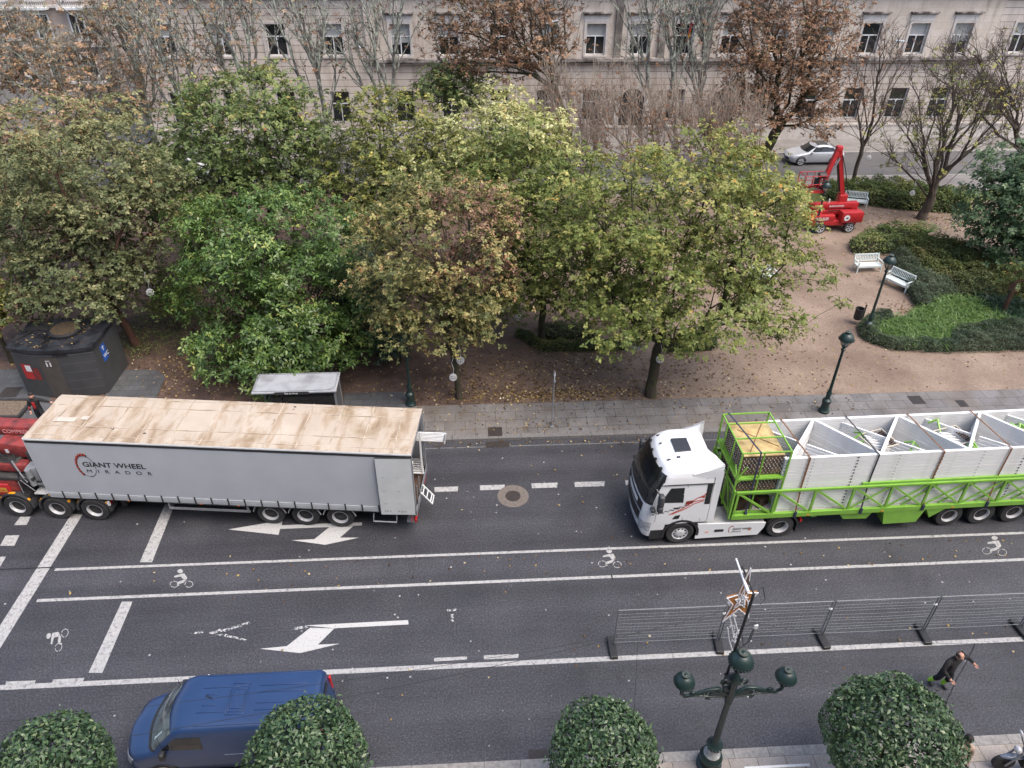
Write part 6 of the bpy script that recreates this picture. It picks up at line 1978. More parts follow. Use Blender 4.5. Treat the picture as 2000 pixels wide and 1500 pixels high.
# ---------------------------------------------------------------- plants
def np_mesh(name, V, F4, mats, midx=None, tone=None, smooth=False):
    """quads only, straight from numpy"""
    me = bpy.data.meshes.new(name)
    nv, nf = len(V), len(F4)
    me.vertices.add(nv); me.loops.add(nf * 4); me.polygons.add(nf)
    me.vertices.foreach_set('co', np.ascontiguousarray(V, dtype=np.float32).ravel())
    me.loops.foreach_set('vertex_index', np.ascontiguousarray(F4, dtype=np.int32).ravel())
    me.polygons.foreach_set('loop_start', np.arange(nf, dtype=np.int32) * 4)
    me.polygons.foreach_set('loop_total', np.full(nf, 4, dtype=np.int32))
    for m in (mats if isinstance(mats, (list, tuple)) else [mats]): me.materials.append(m)
    if midx is not None: me.polygons.foreach_set('material_index', np.ascontiguousarray(midx, dtype=np.int32))
    if tone is not None:
        a = me.attributes.new('tone', 'FLOAT', 'POINT'); a.data.foreach_set('value', np.ascontiguousarray(tone, dtype=np.float32))
    if smooth: me.polygons.foreach_set('use_smooth', np.ones(nf, dtype=bool))
    me.update(calc_edges=True)
    me.validate()
    return me


def norm(a): return a / np.maximum(np.linalg.norm(a, axis=1, keepdims=True), 1e-9)


def frusta(A, B, ra, rb, n):
    """open tubes for many segments at once"""
    d = norm(B - A)
    up = np.where(np.abs(d[:, 2:3]) > .9, np.array([[1., 0, 0]]), np.array([[0, 0, 1.]]))
    u = norm(np.cross(d, up)); w = np.cross(d, u)
    k = np.arange(n) * 2 * np.pi / n
    ring = u[:, None, :] * np.cos(k)[None, :, None] + w[:, None, :] * np.sin(k)[None, :, None]
    V = np.concatenate([A[:, None, :] + ring * ra[:, None, None], B[:, None, :] + ring * rb[:, None, None]], 1).reshape(-1, 3)
    i = np.arange(n); j = (i + 1) % n
    f = np.stack([i, j, n + j, n + i], 1)
    F = (f[None] + (np.arange(len(A)) * 2 * n)[:, None, None]).reshape(-1, 4)
    return V, F


def leaves(P, N, size, rng, aspect=.55, tone=None, droop=.0):
    """one folded kite per leaf at points P facing roughly N"""
    n = len(P)
    N = norm(N)
    t = norm(np.cross(N, rng.normal(size=(n, 3)))); b = np.cross(N, t)
    s = size * rng.uniform(.65, 1.25, n)[:, None]
    fold = N * s * rng.uniform(.05, .22, n)[:, None]
    v0 = P - t * s * .5; v2 = P + t * s * .5 - N * s * droop
    v1 = P + b * s * aspect * .5 + fold - t * s * .05; v3 = P - b * s * aspect * .5 + fold - t * s * .05
    V = np.stack([v0, v1, v2, v3], 1).reshape(-1, 3)
    F = np.arange(n * 4).reshape(-1, 4)
    T = None if tone is None else np.repeat(tone, 4)
    return V, F, T


def tufts(P, N, size, rng, k=6, aspect=.55, tone=None):
    """k leaves spreading from every shoot tip P round its axis N, each of its own size, slightly drooping"""
    n = len(P); N = norm(N)
    u = norm(np.cross(N, rng.normal(size=(n, 3)))); w = np.cross(N, u)
    Q, A, D, T = [], [], [], []
    for j in range(k):
        a = (2 * np.pi * j / k + rng.uniform(-.5, .5, n))[:, None]
        r = u * np.cos(a) + w * np.sin(a)
        d = norm(r + N * rng.uniform(-.25, .75, n)[:, None] - np.array([0, 0, .25]))
        Q.append(P); D.append(d); A.append(norm(N - r * .35 + rng.normal(0, .2, (n, 3))))
        T.append(tone + rng.normal(0, .10, n))
    Q, D, A, T = np.concatenate(Q), np.concatenate(D), np.concatenate(A), np.concatenate(T)
    A = norm(A - D * (A * D).sum(1, keepdims=True)); b = np.cross(A, D)
    s = size * rng.uniform(.55, 1.25, len(Q))[:, None]
    v0 = Q + D * s * .12; v2 = Q + D * s * 1.1 - A * s * .15
    f = A * s * rng.uniform(.02, .16, len(Q))[:, None]
    v1 = Q + D * s * .58 + b * s * aspect * .5 + f; v3 = Q + D * s * .58 - b * s * aspect * .5 + f
    V = np.stack([v0, v1, v2, v3], 1).reshape(-1, 3)
    return V, np.arange(len(Q) * 4).reshape(-1, 4), np.repeat(np.clip(T, 0, 1), 4)


def skeleton(base, fork, targets, rng, spacing=.55, wander=.10, up=.10, pen=.28):
    """grow limbs from the fork to every target by joining each to the cheapest node already grown"""
    nodes = [np.array(base, float)]; par = [-1]; plen = [0.]
    base, fork = np.array(base, float), np.array(fork, float)
    m = max(3, int(np.linalg.norm(fork - base) / .5))
    for i in range(1, m + 1):
        q = base + (fork - base) * i / m
        if i < m: q = q + np.r_[rng.normal(0, .03, 2), 0]
        nodes.append(q); par.append(len(nodes) - 2); plen.append(plen[-1] + .5)
    first = len(nodes) - 1
    order = np.argsort(np.linalg.norm(targets - fork, axis=1))
    cap = 4 + len(targets) * 14
    arr = np.zeros((cap, 3)); arr[:len(nodes)] = nodes; pl = np.zeros(cap); pl[:len(nodes)] = plen
    cnt = len(nodes); tips = []
    for ti in order:
        tg = targets[ti]
        D = tg - arr[first:cnt]
        d = np.linalg.norm(D, axis=1)
        cost = d + pen * (pl[first:cnt] - pl[first]) + .5 * np.maximum(0, -D[:, 2])
        k = first + int(np.argmin(cost)); L = d[k - first]
        n = max(1, int(L / spacing)); prev = k; st = arr[k].copy()
        for i in range(1, n + 1):
            u = i / n
            q = st + (tg - st) * u
            q[2] += up * L * np.sin(np.pi * u) * .6
            if i < n: q = q + rng.normal(0, wander * spacing, 3)
            if cnt >= cap: break
            arr[cnt] = q; par.append(prev); pl[cnt] = pl[prev] + L / n; prev = cnt; cnt += 1
        tips.append(prev)
    return arr[:cnt], np.array(par), np.array(tips)


def radii(par, tip_r, pw=2.3, base_r=None):
    n = len(par); acc = np.zeros(n); has = np.zeros(n, bool)
    for i in range(n - 1, 0, -1):
        if not has[i]: acc[i] = tip_r ** pw
        acc[par[i]] += acc[i]; has[par[i]] = True
    r = np.maximum(acc, tip_r ** pw) ** (1 / pw)
    if base_r is not None:
        k = base_r / r[1]
        r = tip_r + (r - tip_r) * max((base_r - tip_r) / max(r[1] - tip_r, 1e-6), .2)
    return r


def bark(name, c1, c2, moss=None):
    m, t, b = _new(name)
    n = noise(t, 5, 7, .65, stretch=(1, 1, .35)); r = ramp(t, [(.35, c1), (.65, c2)]); t.links.new(n.outputs[0], r.inputs[0])
    c = r.outputs[0]
    if moss:
        n2 = noise(t, 3.2, 5, .6); r2 = ramp(t, [(.46, (0, 0, 0)), (.58, (1, 1, 1))]); t.links.new(n2.outputs[0], r2.inputs[0]); c = mix(t, c, moss, r2.outputs[0])
    t.links.new(c, b.inputs['Base Color']); b.inputs['Roughness'].default_value = .9
    bump(t, b, n.outputs[0], .6, .03)
    return m


BARK = bark('dark_bark', (.030, .022, .016), (.065, .05, .038), (.05, .055, .022))
BARK_RED = bark('reddish_bark', (.075, .035, .022), (.11, .055, .036))
BARK_LICHEN = bark('lichen_bark', (.11, .10, .088), (.18, .17, .15), (.36, .39, .31))
BARK_TWIG = bark('twig_bark', (.22, .175, .135), (.38, .31, .25))
BARK_BROWN = bark('brown_bark', (.05, .036, .028), (.09, .07, .055))


def crown_targets(blobs, n, rng, shell=.5):
    """n points spread through a union of ellipsoids (cx,cy,cz,rx,ry,rz), denser to the outside"""
    blobs = np.array(blobs, float)
    vol = blobs[:, 3] * blobs[:, 4] * blobs[:, 5]
    pick = rng.choice(len(blobs), n, p=vol / vol.sum())
    d = norm(rng.normal(size=(n, 3)))
    r = (shell + (1 - shell) * rng.random(n) ** .6) * (rng.uniform(.85, 1.08, n))
    return blobs[pick, :3] + d * r[:, None] * blobs[pick, 3:6]


def tree(name, label, cat, base, fork_h, blobs, ntips, nleaf, leaf, mat, brk, seed, trunk_r=.22, group='park trees', tip_r=.012, clump=.42, aspect=.6, lean=(0, 0), bare=0, bare_len=.8, flat=.75, shell=.45, tone_lo=.0, tone_hi=1.0, top_tone=0.0, up=.10, bare_up=.6, twig_r=.006, pen=.28, patch=None):
    rng = np.random.default_rng(seed)
    base = np.array([base[0], base[1], base[2] if len(base) > 2 else .08])
    fork = base + np.array([lean[0], lean[1], fork_h])
    T = crown_targets(blobs, ntips, rng, shell)
    T[:, 2] = np.maximum(T[:, 2], 1.3)
    arr, par, tips = skeleton(base, fork, T, rng, up=up, pen=pen, wander=.10 if pen < .5 else .06)
    r = radii(par, tip_r, base_r=trunk_r)
    r[0] = trunk_r * 1.25
    ch = np.arange(1, len(par)); A, B = arr[par[ch]], arr[ch]
    ra, rb = r[par[ch]], r[ch]
    ra = np.minimum(ra, rb * 1.6)
    big = rb > .045
    V1, F1 = frusta(A[big], B[big] + norm(B[big] - A[big]) * rb[big, None] * .3, ra[big], rb[big], 9)
    V2, F2 = frusta(A[~big], B[~big], ra[~big], rb[~big], 4)
    root = thing(name, label, cat, tuple(base), 0, group)
    V = np.concatenate([V1, V2]) - base; F = np.concatenate([F1, F2 + len(V1)])
    link('trunk', np_mesh('trunk', V, F, brk, smooth=True), root)
    Vs, Fs, Ts, Ms = [], [], [], []; off = 0
    if bare:      # fine twigs
        n = len(tips) * bare
        src = np.repeat(arr[tips], bare, 0) + rng.normal(0, .06, (n, 3))
        out = norm(np.repeat(arr[tips] - fork, bare, 0))
        d = norm(out * .7 + rng.normal(0, .65, (n, 3)) + np.array([0, 0, bare_up]))
        L = bare_len * rng.uniform(.4, 1.2, n)[:, None]
        mid = src + d * L * .5 + rng.normal(0, .05, (n, 3)); end = mid + norm(d + rng.normal(0, .3, (n, 3)) + np.array([0, 0, .15])) * L * .5
        for a, b_, r0, r1 in ((src, mid, twig_r * 1.4, twig_r), (mid, end, twig_r, twig_r * .5)):
            v, f = frusta(a, b_, np.full(n, r0), np.full(n, r1), 3); Vs.append(v); Fs.append(f + off); off += len(v); Ts.append(np.zeros(len(v))); Ms.append(np.ones(len(f), int))
        for q in range(2):       # side twiglets
            st = src + (mid - src) * rng.uniform(.3, 1, (n, 1)); dd = norm(d + rng.normal(0, .7, (n, 3)))
            v, f = frusta(st, st + dd * L * .45, np.full(n, twig_r * .9), np.full(n, twig_r * .4), 3); Vs.append(v); Fs.append(f + off); off += len(v); Ts.append(np.zeros(len(v))); Ms.append(np.ones(len(f), int))
    if nleaf:
        K = 6; per = max(1, nleaf // len(tips) // K); n = per * len(tips)
        ct = rng.random(len(tips))
        c = np.repeat(arr[tips], per, 0)
        sc = np.repeat(rng.uniform(.7, 1.3, len(tips)), per)[:, None] * clump
        P = c + rng.normal(size=(n, 3)) * sc * np.array([1, 1, flat])
        out = norm(P - (fork + np.array([0, 0, .8])))
        N = out * .55 + np.array([0, 0, .75]) + rng.normal(0, .42, (n, 3))
        tn = np.repeat(ct, per) * .45 + rng.random(n) * .55
        if top_tone:
            zz = (P[:, 2] - P[:, 2].min()) / np.ptp(P[:, 2]); tn = tn * (1 - abs(top_tone)) + (zz if top_tone > 0 else 1 - zz) * abs(top_tone)
        tn = tone_lo + (tone_hi - tone_lo) * np.clip(tn, 0, 1)
        v, f, tt = tufts(P, N, leaf * .92, rng, K, aspect, tn)
        mi = np.zeros(len(f), int)
        if patch:
            pb = np.array(patch[0]); hit = (((arr[tips] - pb[:3]) / pb[3:]) ** 2).sum(1) < 1.2 + .5 * rng.random(len(tips)); hit &= rng.random(len(tips)) < .62; mi[np.tile(np.repeat(hit, per), K)] = 2
        Vs.append(v); Fs.append(f + off); off += len(v); Ts.append(tt); Ms.append(mi)
    V = np.concatenate(Vs) - base
    link('crown', np_mesh('crown', V, np.concatenate(Fs), [mat or brk, brk if brk is not BARK_RED else BARK] + ([patch[1]] if patch else []), np.concatenate(Ms), np.concatenate(Ts)), root)
    return root


def PB(px, py, y, rx, rz=None, ry=None):
    """crown ellipsoid from its centre in the photo, its distance and its radii in photo pixels"""
    c = AY(px, py, y); k = depth(c) / CF
    rz = rz or rx
    # vertical extent seen from above mixes height and depth
    return (c.x, c.y, c.z, rx * k * 1.06, (ry or rx * .9) * k * 1.06, rz * k * 1.06)


L_MAPLE = leafmat('maple_leaf', [(0, (0.061, 0.099, 0.025)), (.3, (0.122, 0.166, 0.040)), (.6, (0.213, 0.249, 0.063)), (.82, (0.354, 0.342, 0.100)), (.95, (0.537, 0.448, 0.152)), (1, (0.537, 0.258, 0.048))])
L_MAPLE2 = leafmat('turning_maple_leaf', [(0, (0.070, 0.094, 0.036)), (.3, (0.148, 0.168, 0.060)), (.55, (0.250, 0.237, 0.087)), (.8, (0.452, 0.382, 0.150)), (1, (0.374, 0.183, 0.090))])
L_RUSSET = leafmat('russet_leaf', [(0, (0.086, 0.050, 0.036)), (.4, (0.186, 0.106, 0.072)), (.75, (0.315, 0.182, 0.122)), (1, (0.429, 0.308, 0.143))])
L_LIME = leafmat('pale_yellow_leaf', [(0, (0.076, 0.118, 0.030)), (.3, (0.189, 0.223, 0.057)), (.6, (0.405, 0.409, 0.149)), (.85, (0.600, 0.595, 0.299)), (1, (0.600, 0.421, 0.184))])
L_MAG = leafmat('glossy_green_leaf', [(0, (.036, .078, .019)), (.35, (.070, .128, .030)), (.7, (.130, .212, .048)), (.93, (.26, .34, .095)), (1, (.34, .36, .09))], rough=.36, spec=.5, transl=.15)
L_DARK = leafmat('dark_green_leaf', [(0, (0.055, 0.085, 0.032)), (.4, (0.107, 0.154, 0.050)), (.75, (0.205, 0.254, 0.081)), (.93, (0.411, 0.395, 0.131)), (1, (0.333, 0.150, 0.066))], rough=.5)
L_DEEP = leafmat('deep_maple_leaf', [(0, (0.044, 0.084, 0.040)), (.4, (0.086, 0.145, 0.065)), (.75, (0.156, 0.229, 0.109)), (1, (0.296, 0.352, 0.187))], rough=.45)
L_MUTED = leafmat('muted_green_leaf', [(0, (0.053, 0.078, 0.034)), (.35, (0.108, 0.134, 0.055)), (.7, (0.204, 0.216, 0.095)), (.92, (0.363, 0.335, 0.155)), (1, (0.363, 0.194, 0.090))])
L_ORANGE = leafmat('rust_leaf', [(0, (0.105, 0.059, 0.038)), (.4, (0.210, 0.117, 0.069)), (.75, (0.343, 0.194, 0.103)), (.92, (0.464, 0.318, 0.192)), (1, (0.199, 0.200, 0.096))], transl=.2)
L_ORANGE2 = leafmat('mixed_rust_leaf', [(0, (0.120, 0.114, 0.048)), (.25, (0.240, 0.156, 0.075)), (.6, (0.396, 0.240, 0.138)), (.85, (0.528, 0.372, 0.250)), (1, (0.252, 0.264, 0.100))], transl=.2)
L_YEL = leafmat('yellow_green_leaf', [(0, (0.075, 0.104, 0.025)), (.4, (0.175, 0.202, 0.056)), (.75, (0.350, 0.331, 0.088)), (1, (0.575, 0.453, 0.100))])
L_BROWN = leafmat('dry_brown_leaf', [(0, (.11, .055, .03)), (.5, (.20, .105, .06)), (1, (.33, .19, .10))])
L_LAUREL = leafmat('laurel_leaf', [(0, (0.036, 0.070, 0.031)), (.4, (0.066, 0.124, 0.054)), (.75, (0.118, 0.189, 0.083)), (1, (0.263, 0.310, 0.159))], rough=.36, spec=.5, transl=.1)
L_ROSE = leafmat('rosemary_leaf', [(0, (0.036, 0.062, 0.037)), (.5, (0.078, 0.111, 0.065)), (1, (0.156, 0.189, 0.112))])
L_GLOSSD = leafmat('deep_green_leaf', [(0, (.014, .036, .020)), (.5, (.03, .065, .034)), (.85, (.055, .10, .05)), (1, (.11, .14, .07))], rough=.4, spec=.5, transl=.1)

# near row along the pavement
tree('maple_tree', 'broad yellow green maple with a thick trunk right beside the far pavement', 'tree', (8.16, 27.35), 2.4,
     [PB(1330, 400, 29, 245, 145), PB(1190, 480, 28.5, 160, 130), PB(1445, 440, 29, 140, 125), PB(1560, 565, 28, 90, 70), PB(1330, 560, 27.5, 230, 85), PB(1230, 610, 27, 105, 60), PB(1480, 600, 27.5, 120, 65), PB(1600, 497, 30.5, 72, 34), PB(1350, 635, 27, 85, 40), PB(1460, 320, 30, 70, 50), PB(1160, 560, 27.5, 60, 60)],
     480, 58000, .18, L_MAPLE, BARK, 11, trunk_r=.24, clump=.36, lean=(.1, .2), shell=.35, top_tone=.34, pen=.5, flat=.5, tone_lo=.14)
tree('maple_tree', 'slim maple turning brown with a thin trunk beside the lamp behind the curtain trailer', 'tree', (-.72, 27.55), 2.6,
     [PB(850, 460, 28.5, 165, 125), PB(770, 550, 28, 115, 90), PB(920, 560, 28, 100, 85), PB(840, 615, 27.5, 110, 60), PB(940, 420, 29, 80, 75), PB(900, 640, 27.3, 70, 40)],
     380, 36000, .155, L_MAPLE2, BARK, 12, trunk_r=.14, clump=.33, lean=(-.2, .1), pen=.45, flat=.55, patch=(PB(925, 455, 28.5, 95, 95), L_RUSSET))
tree('maple_tree', 'green maple with dark reddish trunk standing behind the low hedge in the middle', 'tree', (3.5, 32.2), 2.4,
     [PB(1060, 430, 33, 125, 120), PB(1090, 540, 32, 110, 80), PB(1000, 570, 32, 85, 60), PB(1010, 350, 34, 120, 95), PB(1110, 340, 33.5, 60, 70)],
     340, 30000, .18, L_MAPLE, BARK, 13, trunk_r=.17, clump=.36, tone_lo=.06, tone_hi=.86, pen=.45, flat=.55)
tree('maple_tree', 'pale yellow topped maple rising behind the green maple at the centre', 'tree', (2.2, 37.0), 3.4,
     [PB(980, 255, 38, 125, 55), PB(1010, 310, 37, 120, 65), PB(890, 300, 38, 85, 65), PB(985, 195, 39, 50, 38), PB(1060, 270, 38, 65, 55), PB(900, 370, 37, 100, 60)],
     310, 22000, .22, L_LIME, BARK, 14, trunk_r=.2, clump=.40, top_tone=.4, tone_lo=.12, pen=.45, flat=.55)
tree('maple_tree', 'yellow green maple standing behind the glossy evergreen left of the pale yellow maple', 'tree', (-5.2, 39.5), 3.2,
     [PB(790, 270, 40, 115, 75), PB(740, 220, 41, 75, 48), PB(810, 360, 39, 125, 65), PB(680, 330, 40, 75, 50), PB(760, 420, 38, 90, 50)],
     320, 21000, .22, L_YEL, BARK, 15, trunk_r=.18, clump=.40, tone_hi=.85, pen=.45, flat=.55)
tree('evergreen_tree', 'bright glossy green broadleaf evergreen overhanging the bus shelter', 'tree', (-9.0, 30.2), 1.4,
     [PB(540, 470, 31.5, 165, 95), PB(440, 560, 31, 110, 95), PB(600, 580, 30.5, 135, 105), PB(520, 655, 29.3, 145, 72), PB(620, 660, 29, 105, 60), PB(430, 690, 29, 55, 45), PB(440, 430, 32, 100, 50), PB(380, 400, 32.5, 45, 30), PB(560, 715, 28.2, 90, 35), PB(370, 500, 32, 45, 45)],
     520, 44000, .24, L_MAG, BARK, 16, trunk_r=.2, clump=.30, aspect=.40, shell=.55, flat=.7, pen=.4)
tree('evergreen_tree', 'dark shady evergreen shrub between the glossy evergreen and the slim maple', 'shrub', (-4.6, 31.5), 1.2,
     [PB(720, 620, 31.5, 80, 90), PB(690, 540, 32, 80, 70), PB(745, 680, 31, 55, 40)],
     180, 11500, .18, L_GLOSSD, BARK, 17, trunk_r=.12, clump=.33, aspect=.45)
tree('maple_tree', 'muted green maple with a leaning reddish trunk behind the toilet cabin', 'tree', (-16.9, 32.6), 2.8,
     [PB(170, 350, 34, 160, 110), PB(70, 420, 33.5, 120, 100), PB(240, 440, 33, 110, 100), PB(150, 525, 32.5, 140, 85), PB(80, 575, 32, 80, 55), PB(265, 520, 32.5, 65, 50), PB(190, 590, 31.8, 70, 35), PB(290, 360, 34, 70, 70)],
     480, 46000, .18, L_MUTED, BARK_RED, 18, trunk_r=.2, clump=.36, lean=(-.75, .1), top_tone=.25, tone_lo=.14, pen=.45, flat=.55)
tree('maple_tree', 'dark green maple towering behind the glossy evergreen beside the muted green maple', 'tree', (-11.2, 38.8), 3.2,
     [PB(480, 240, 40, 150, 100), PB(390, 330, 39.5, 130, 80), PB(570, 260, 40, 75, 95), PB(470, 380, 38.5, 140, 55), PB(400, 210, 41, 75, 50), PB(590, 350, 39, 70, 60), PB(520, 170, 41, 80, 40)],
     420, 31000, .23, L_DARK, BARK, 19, trunk_r=.22, clump=.40, top_tone=.25, tone_lo=.1, pen=.45, flat=.55)
tree('small_tree', 'small grey green tree in the gap between the dark maple and the yellow green maple', 'tree', (-7.6, 43.5), 1.8,
     [PB(660, 300, 44, 55, 45), PB(640, 360, 43.5, 60, 35), PB(690, 390, 42, 60, 35)],
     120, 6500, .19, L_MUTED, BARK, 35, trunk_r=.11, clump=.4, pen=.45, tone_hi=.7)
tree('maple_tree', 'yellow green small maple beside the back corner of the toilet cabin', 'tree', (-22.6, 31.5), 1.7,
     [PB(20, 590, 31.5, 60, 45), PB(-40, 560, 32, 70, 60)],
     110, 6000, .18, L_YEL, BARK, 20, trunk_r=.1, clump=.36, patch=(PB(50, 600, 31.5, 40, 30), L_RUSSET))
tree('maple_tree', 'green brown maple behind the muted green maple at the far end of the park', 'tree', (-25.5, 39.0), 3.0,
     [PB(60, 260, 41, 130, 75), PB(-20, 330, 40, 120, 110), PB(190, 240, 42, 90, 55), PB(100, 340, 39, 110, 60), PB(10, 430, 37, 90, 70)],
     340, 23000, .22, L_MUTED, BARK, 21, trunk_r=.2, clump=.42, tone_lo=.3, top_tone=.35, pen=.45, flat=.55, patch=(PB(40, 230, 41.5, 90, 50), L_ORANGE2))
tree('chestnut_tree', 'rusty orange chestnut standing before the pinkish corner house', 'tree', (-26.5, 52.5), 3.4,
     [PB(70, 120, 53, 110, 65), PB(170, 140, 53, 90, 60), PB(20, 70, 54, 90, 50), PB(220, 200, 52, 75, 40), PB(-40, 150, 53, 70, 60), PB(150, 60, 54, 70, 40), PB(270, 130, 53, 45, 50)],
     300, 12500, .23, L_ORANGE2, BARK_LICHEN, 22, trunk_r=.25, clump=.5, bare=4, bare_len=1.4, pen=.8, up=.03, twig_r=.012, shell=.3)
tree('chestnut_tree', 'large rusty chestnut before the upper windows left of the arched doors', 'tree', (7.2, 53.0), 4.6,
     [PB(980, 60, 54, 140, 65), PB(890, 40, 54, 80, 55), PB(1060, 90, 53.5, 85, 55), PB(1000, -10, 54, 150, 50), PB(960, 120, 53, 95, 38), PB(860, 90, 53.5, 45, 40)],
     340, 13500, .23, L_ORANGE, BARK, 23, trunk_r=.25, clump=.42, bare=3, bare_len=1.0, pen=.7, up=.03, twig_r=.010, shell=.3, flat=.5)
tree('chestnut_tree', 'tall rusty chestnut with a heavy dark trunk beside the silver car', 'tree', (G(1462, 360).x, G(1462, 360).y), 4.2,
     [PB(1545, 60, 53.5, 125, 80), PB(1460, 90, 53, 75, 65), PB(1600, 130, 53, 80, 65), PB(1510, 185, 53, 120, 55), PB(1480, -10, 54, 90, 45), PB(1630, 20, 54, 70, 50), PB(1600, 235, 52.5, 60, 32), PB(1440, 190, 53, 50, 40), PB(1650, 190, 53, 45, 45)],
     430, 21000, .22, L_ORANGE, BARK, 24, trunk_r=.36, clump=.42, lean=(1.5, .2), bare=3, bare_len=1.0, pen=.7, up=.03, twig_r=.010, shell=.3, flat=.5)
tree('small_tree', 'small dark green round tree before the facade between the dark and pale maples', 'tree', (2.6, 54.0), 2.5,
     [PB(890, 165, 54, 70, 40), PB(850, 180, 54, 45, 30)],
     130, 8500, .22, L_DARK, BARK, 25, trunk_r=.15, clump=.42)
# bare lichen covered trees
for i, (bx, by, bl_, lab) in enumerate((
        (-22.6, 55.2, [PB(250, 60, 55, 80, 80), PB(200, 10, 55.5, 80, 60), PB(300, 140, 55, 60, 60)], 'bare lichen covered tree at the mouth of the side street with scattered rusty leaves'),
        (-18.8, 51.0, [PB(330, 70, 51, 90, 100), PB(280, 10, 51.5, 90, 60), PB(380, 150, 51, 50, 60)], 'bare pale lichen covered tree beside the end of the facade with a few rusty leaves'),
        (-14.2, 52.5, [PB(430, 60, 53, 80, 100), PB(480, 10, 53, 90, 60), PB(400, -30, 53, 90, 60)], 'bare lichen covered tree before the second upper window of the facade'),
        (-9.6, 53.0, [PB(600, 50, 53, 85, 90), PB(550, 0, 53.5, 80, 60), PB(640, 100, 53, 60, 50)], 'bare lichen covered tree with arching limbs above the dark green maple'),
        (-4.6, 53.0, [PB(700, 60, 53, 80, 95), PB(760, 0, 53.5, 80, 60), PB(680, 120, 53, 50, 40)], 'bare lichen covered tree beside the hooded upper window'),
        (15.2, 53.5, [PB(1270, 50, 54, 85, 90), PB(1320, 20, 54, 70, 70), PB(1230, 0, 54, 60, 50)], 'bare lichen covered tree between the two rusty chestnuts'),
        (18.2, 54.0, [PB(1360, 60, 54, 50, 95), PB(1390, 10, 54, 50, 60)], 'bare dark stemmed tree in front of the flag'))):
    tree('bare_tree', lab, 'tree', (bx, by), 2.4, bl_, 60, 2000 if i < 3 else 620, .22, L_ORANGE2 if i < 3 else L_BROWN, BARK_LICHEN, 40 + i, trunk_r=.21, bare=3, bare_len=1.4, clump=.7, tip_r=.034, group='bare trees before the facade', shell=.15, up=.06, bare_up=.35, twig_r=.02, pen=.95)
# brown upright lime whips behind the centre
for i, (bx, by, bl_, lab) in enumerate((
        (8.6, 46.5, [PB(1110, 250, 46.5, 75, 80), PB(1090, 190, 47, 50, 50)], 'brown leafless pollarded tree of upright whips beside the pale yellow maple'),
        (12.9, 46.5, [PB(1220, 250, 46.5, 85, 75), PB(1200, 200, 47, 65, 50)], 'brown leafless pollarded tree of upright whips below the first arched door'),
        (17.2, 46.8, [PB(1330, 250, 46.8, 85, 65), PB(1360, 220, 47, 65, 45)], 'brown leafless pollarded tree of upright whips below the flag'),
        (20.6, 46.5, [PB(1430, 260, 46.5, 60, 55)], 'brown leafless pollarded tree of upright whips beside the heavy dark trunk'))):
    tree('pollard_tree', lab, 'tree', (bx, by), 2.2, bl_, 90, 1900, .17, L_BROWN, BARK_TWIG, 60 + i, trunk_r=.17, bare=4, bare_len=1.9, clump=.5, group='pollarded trees', bare_up=2.4, twig_r=.013, up=.05, tone_lo=.1, pen=.8)
# right side
tree('sparse_tree', 'sparse yellow green tree with a forked dark trunk beside the fern', 'tree', (31.3, 46.9), 1.4,
     [PB(1860, 230, 47, 105, 80), PB(1780, 270, 47, 80, 65), PB(1940, 200, 47.5, 80, 80), PB(1860, 150, 48, 100, 55), PB(1770, 320, 46.5, 60, 30)],
     150, 2900, .19, L_YEL, BARK_BROWN, 70, trunk_r=.30, bare=5, bare_len=1.5, clump=.5, lean=(.2, 0), up=.05, shell=.25, pen=.9, twig_r=.011, tip_r=.018)
tree('bare_tree', 'slender bare tree with dotted trunk in the verge behind the silver car', 'tree', (29.3, 53.6), 2.9,
     [PB(1710, 170, 53.6, 60, 85), PB(1740, 100, 54, 60, 60), PB(1690, 230, 53.5, 50, 40)],
     55, 420, .19, L_BROWN, BARK_BROWN, 71, trunk_r=.15, bare=4, bare_len=1.4, clump=.5, group='bare trees before the facade', up=.05, shell=.15, pen=.9, twig_r=.012, tip_r=.02)
tree('bare_tree', 'fine twigged bare tree with a few yellow leaves behind the deep green maple', 'tree', (41.5, 52.5), 2.4,
     [PB(1940, 150, 52.5, 85, 85), PB(1990, 230, 51.5, 60, 70), PB(1880, 120, 53, 70, 60)],
     110, 1100, .19, L_YEL, BARK_BROWN, 72, trunk_r=.2, bare=5, bare_len=1.4, clump=.5, group='bare trees before the facade', up=.05, shell=.2, pen=.9, twig_r=.012, tip_r=.02)
tree('maple_tree', 'deep green maple overhanging the sword leaved plants beside the olive beds', 'tree', (33.8, 39.5), 2.0,
     [PB(1985, 400, 39.5, 95, 85), PB(1965, 320, 40, 70, 50), PB(2010, 490, 39, 90, 55), PB(2060, 380, 39.5, 110, 110), PB(1945, 450, 39, 50, 40)],
     250, 20000, .26, L_DEEP, BARK, 73, trunk_r=.2, clump=.38, pen=.45, flat=.5)
tree('small_tree', 'small reddish stemmed shrub tree behind the bright strap leaf bed', 'tree', (28.9, 33.6), 1.6,
     [PB(2010, 545, 34, 40, 40)], 70, 3000, .15, L_DARK, BARK_RED, 74, trunk_r=.12, clump=.35)
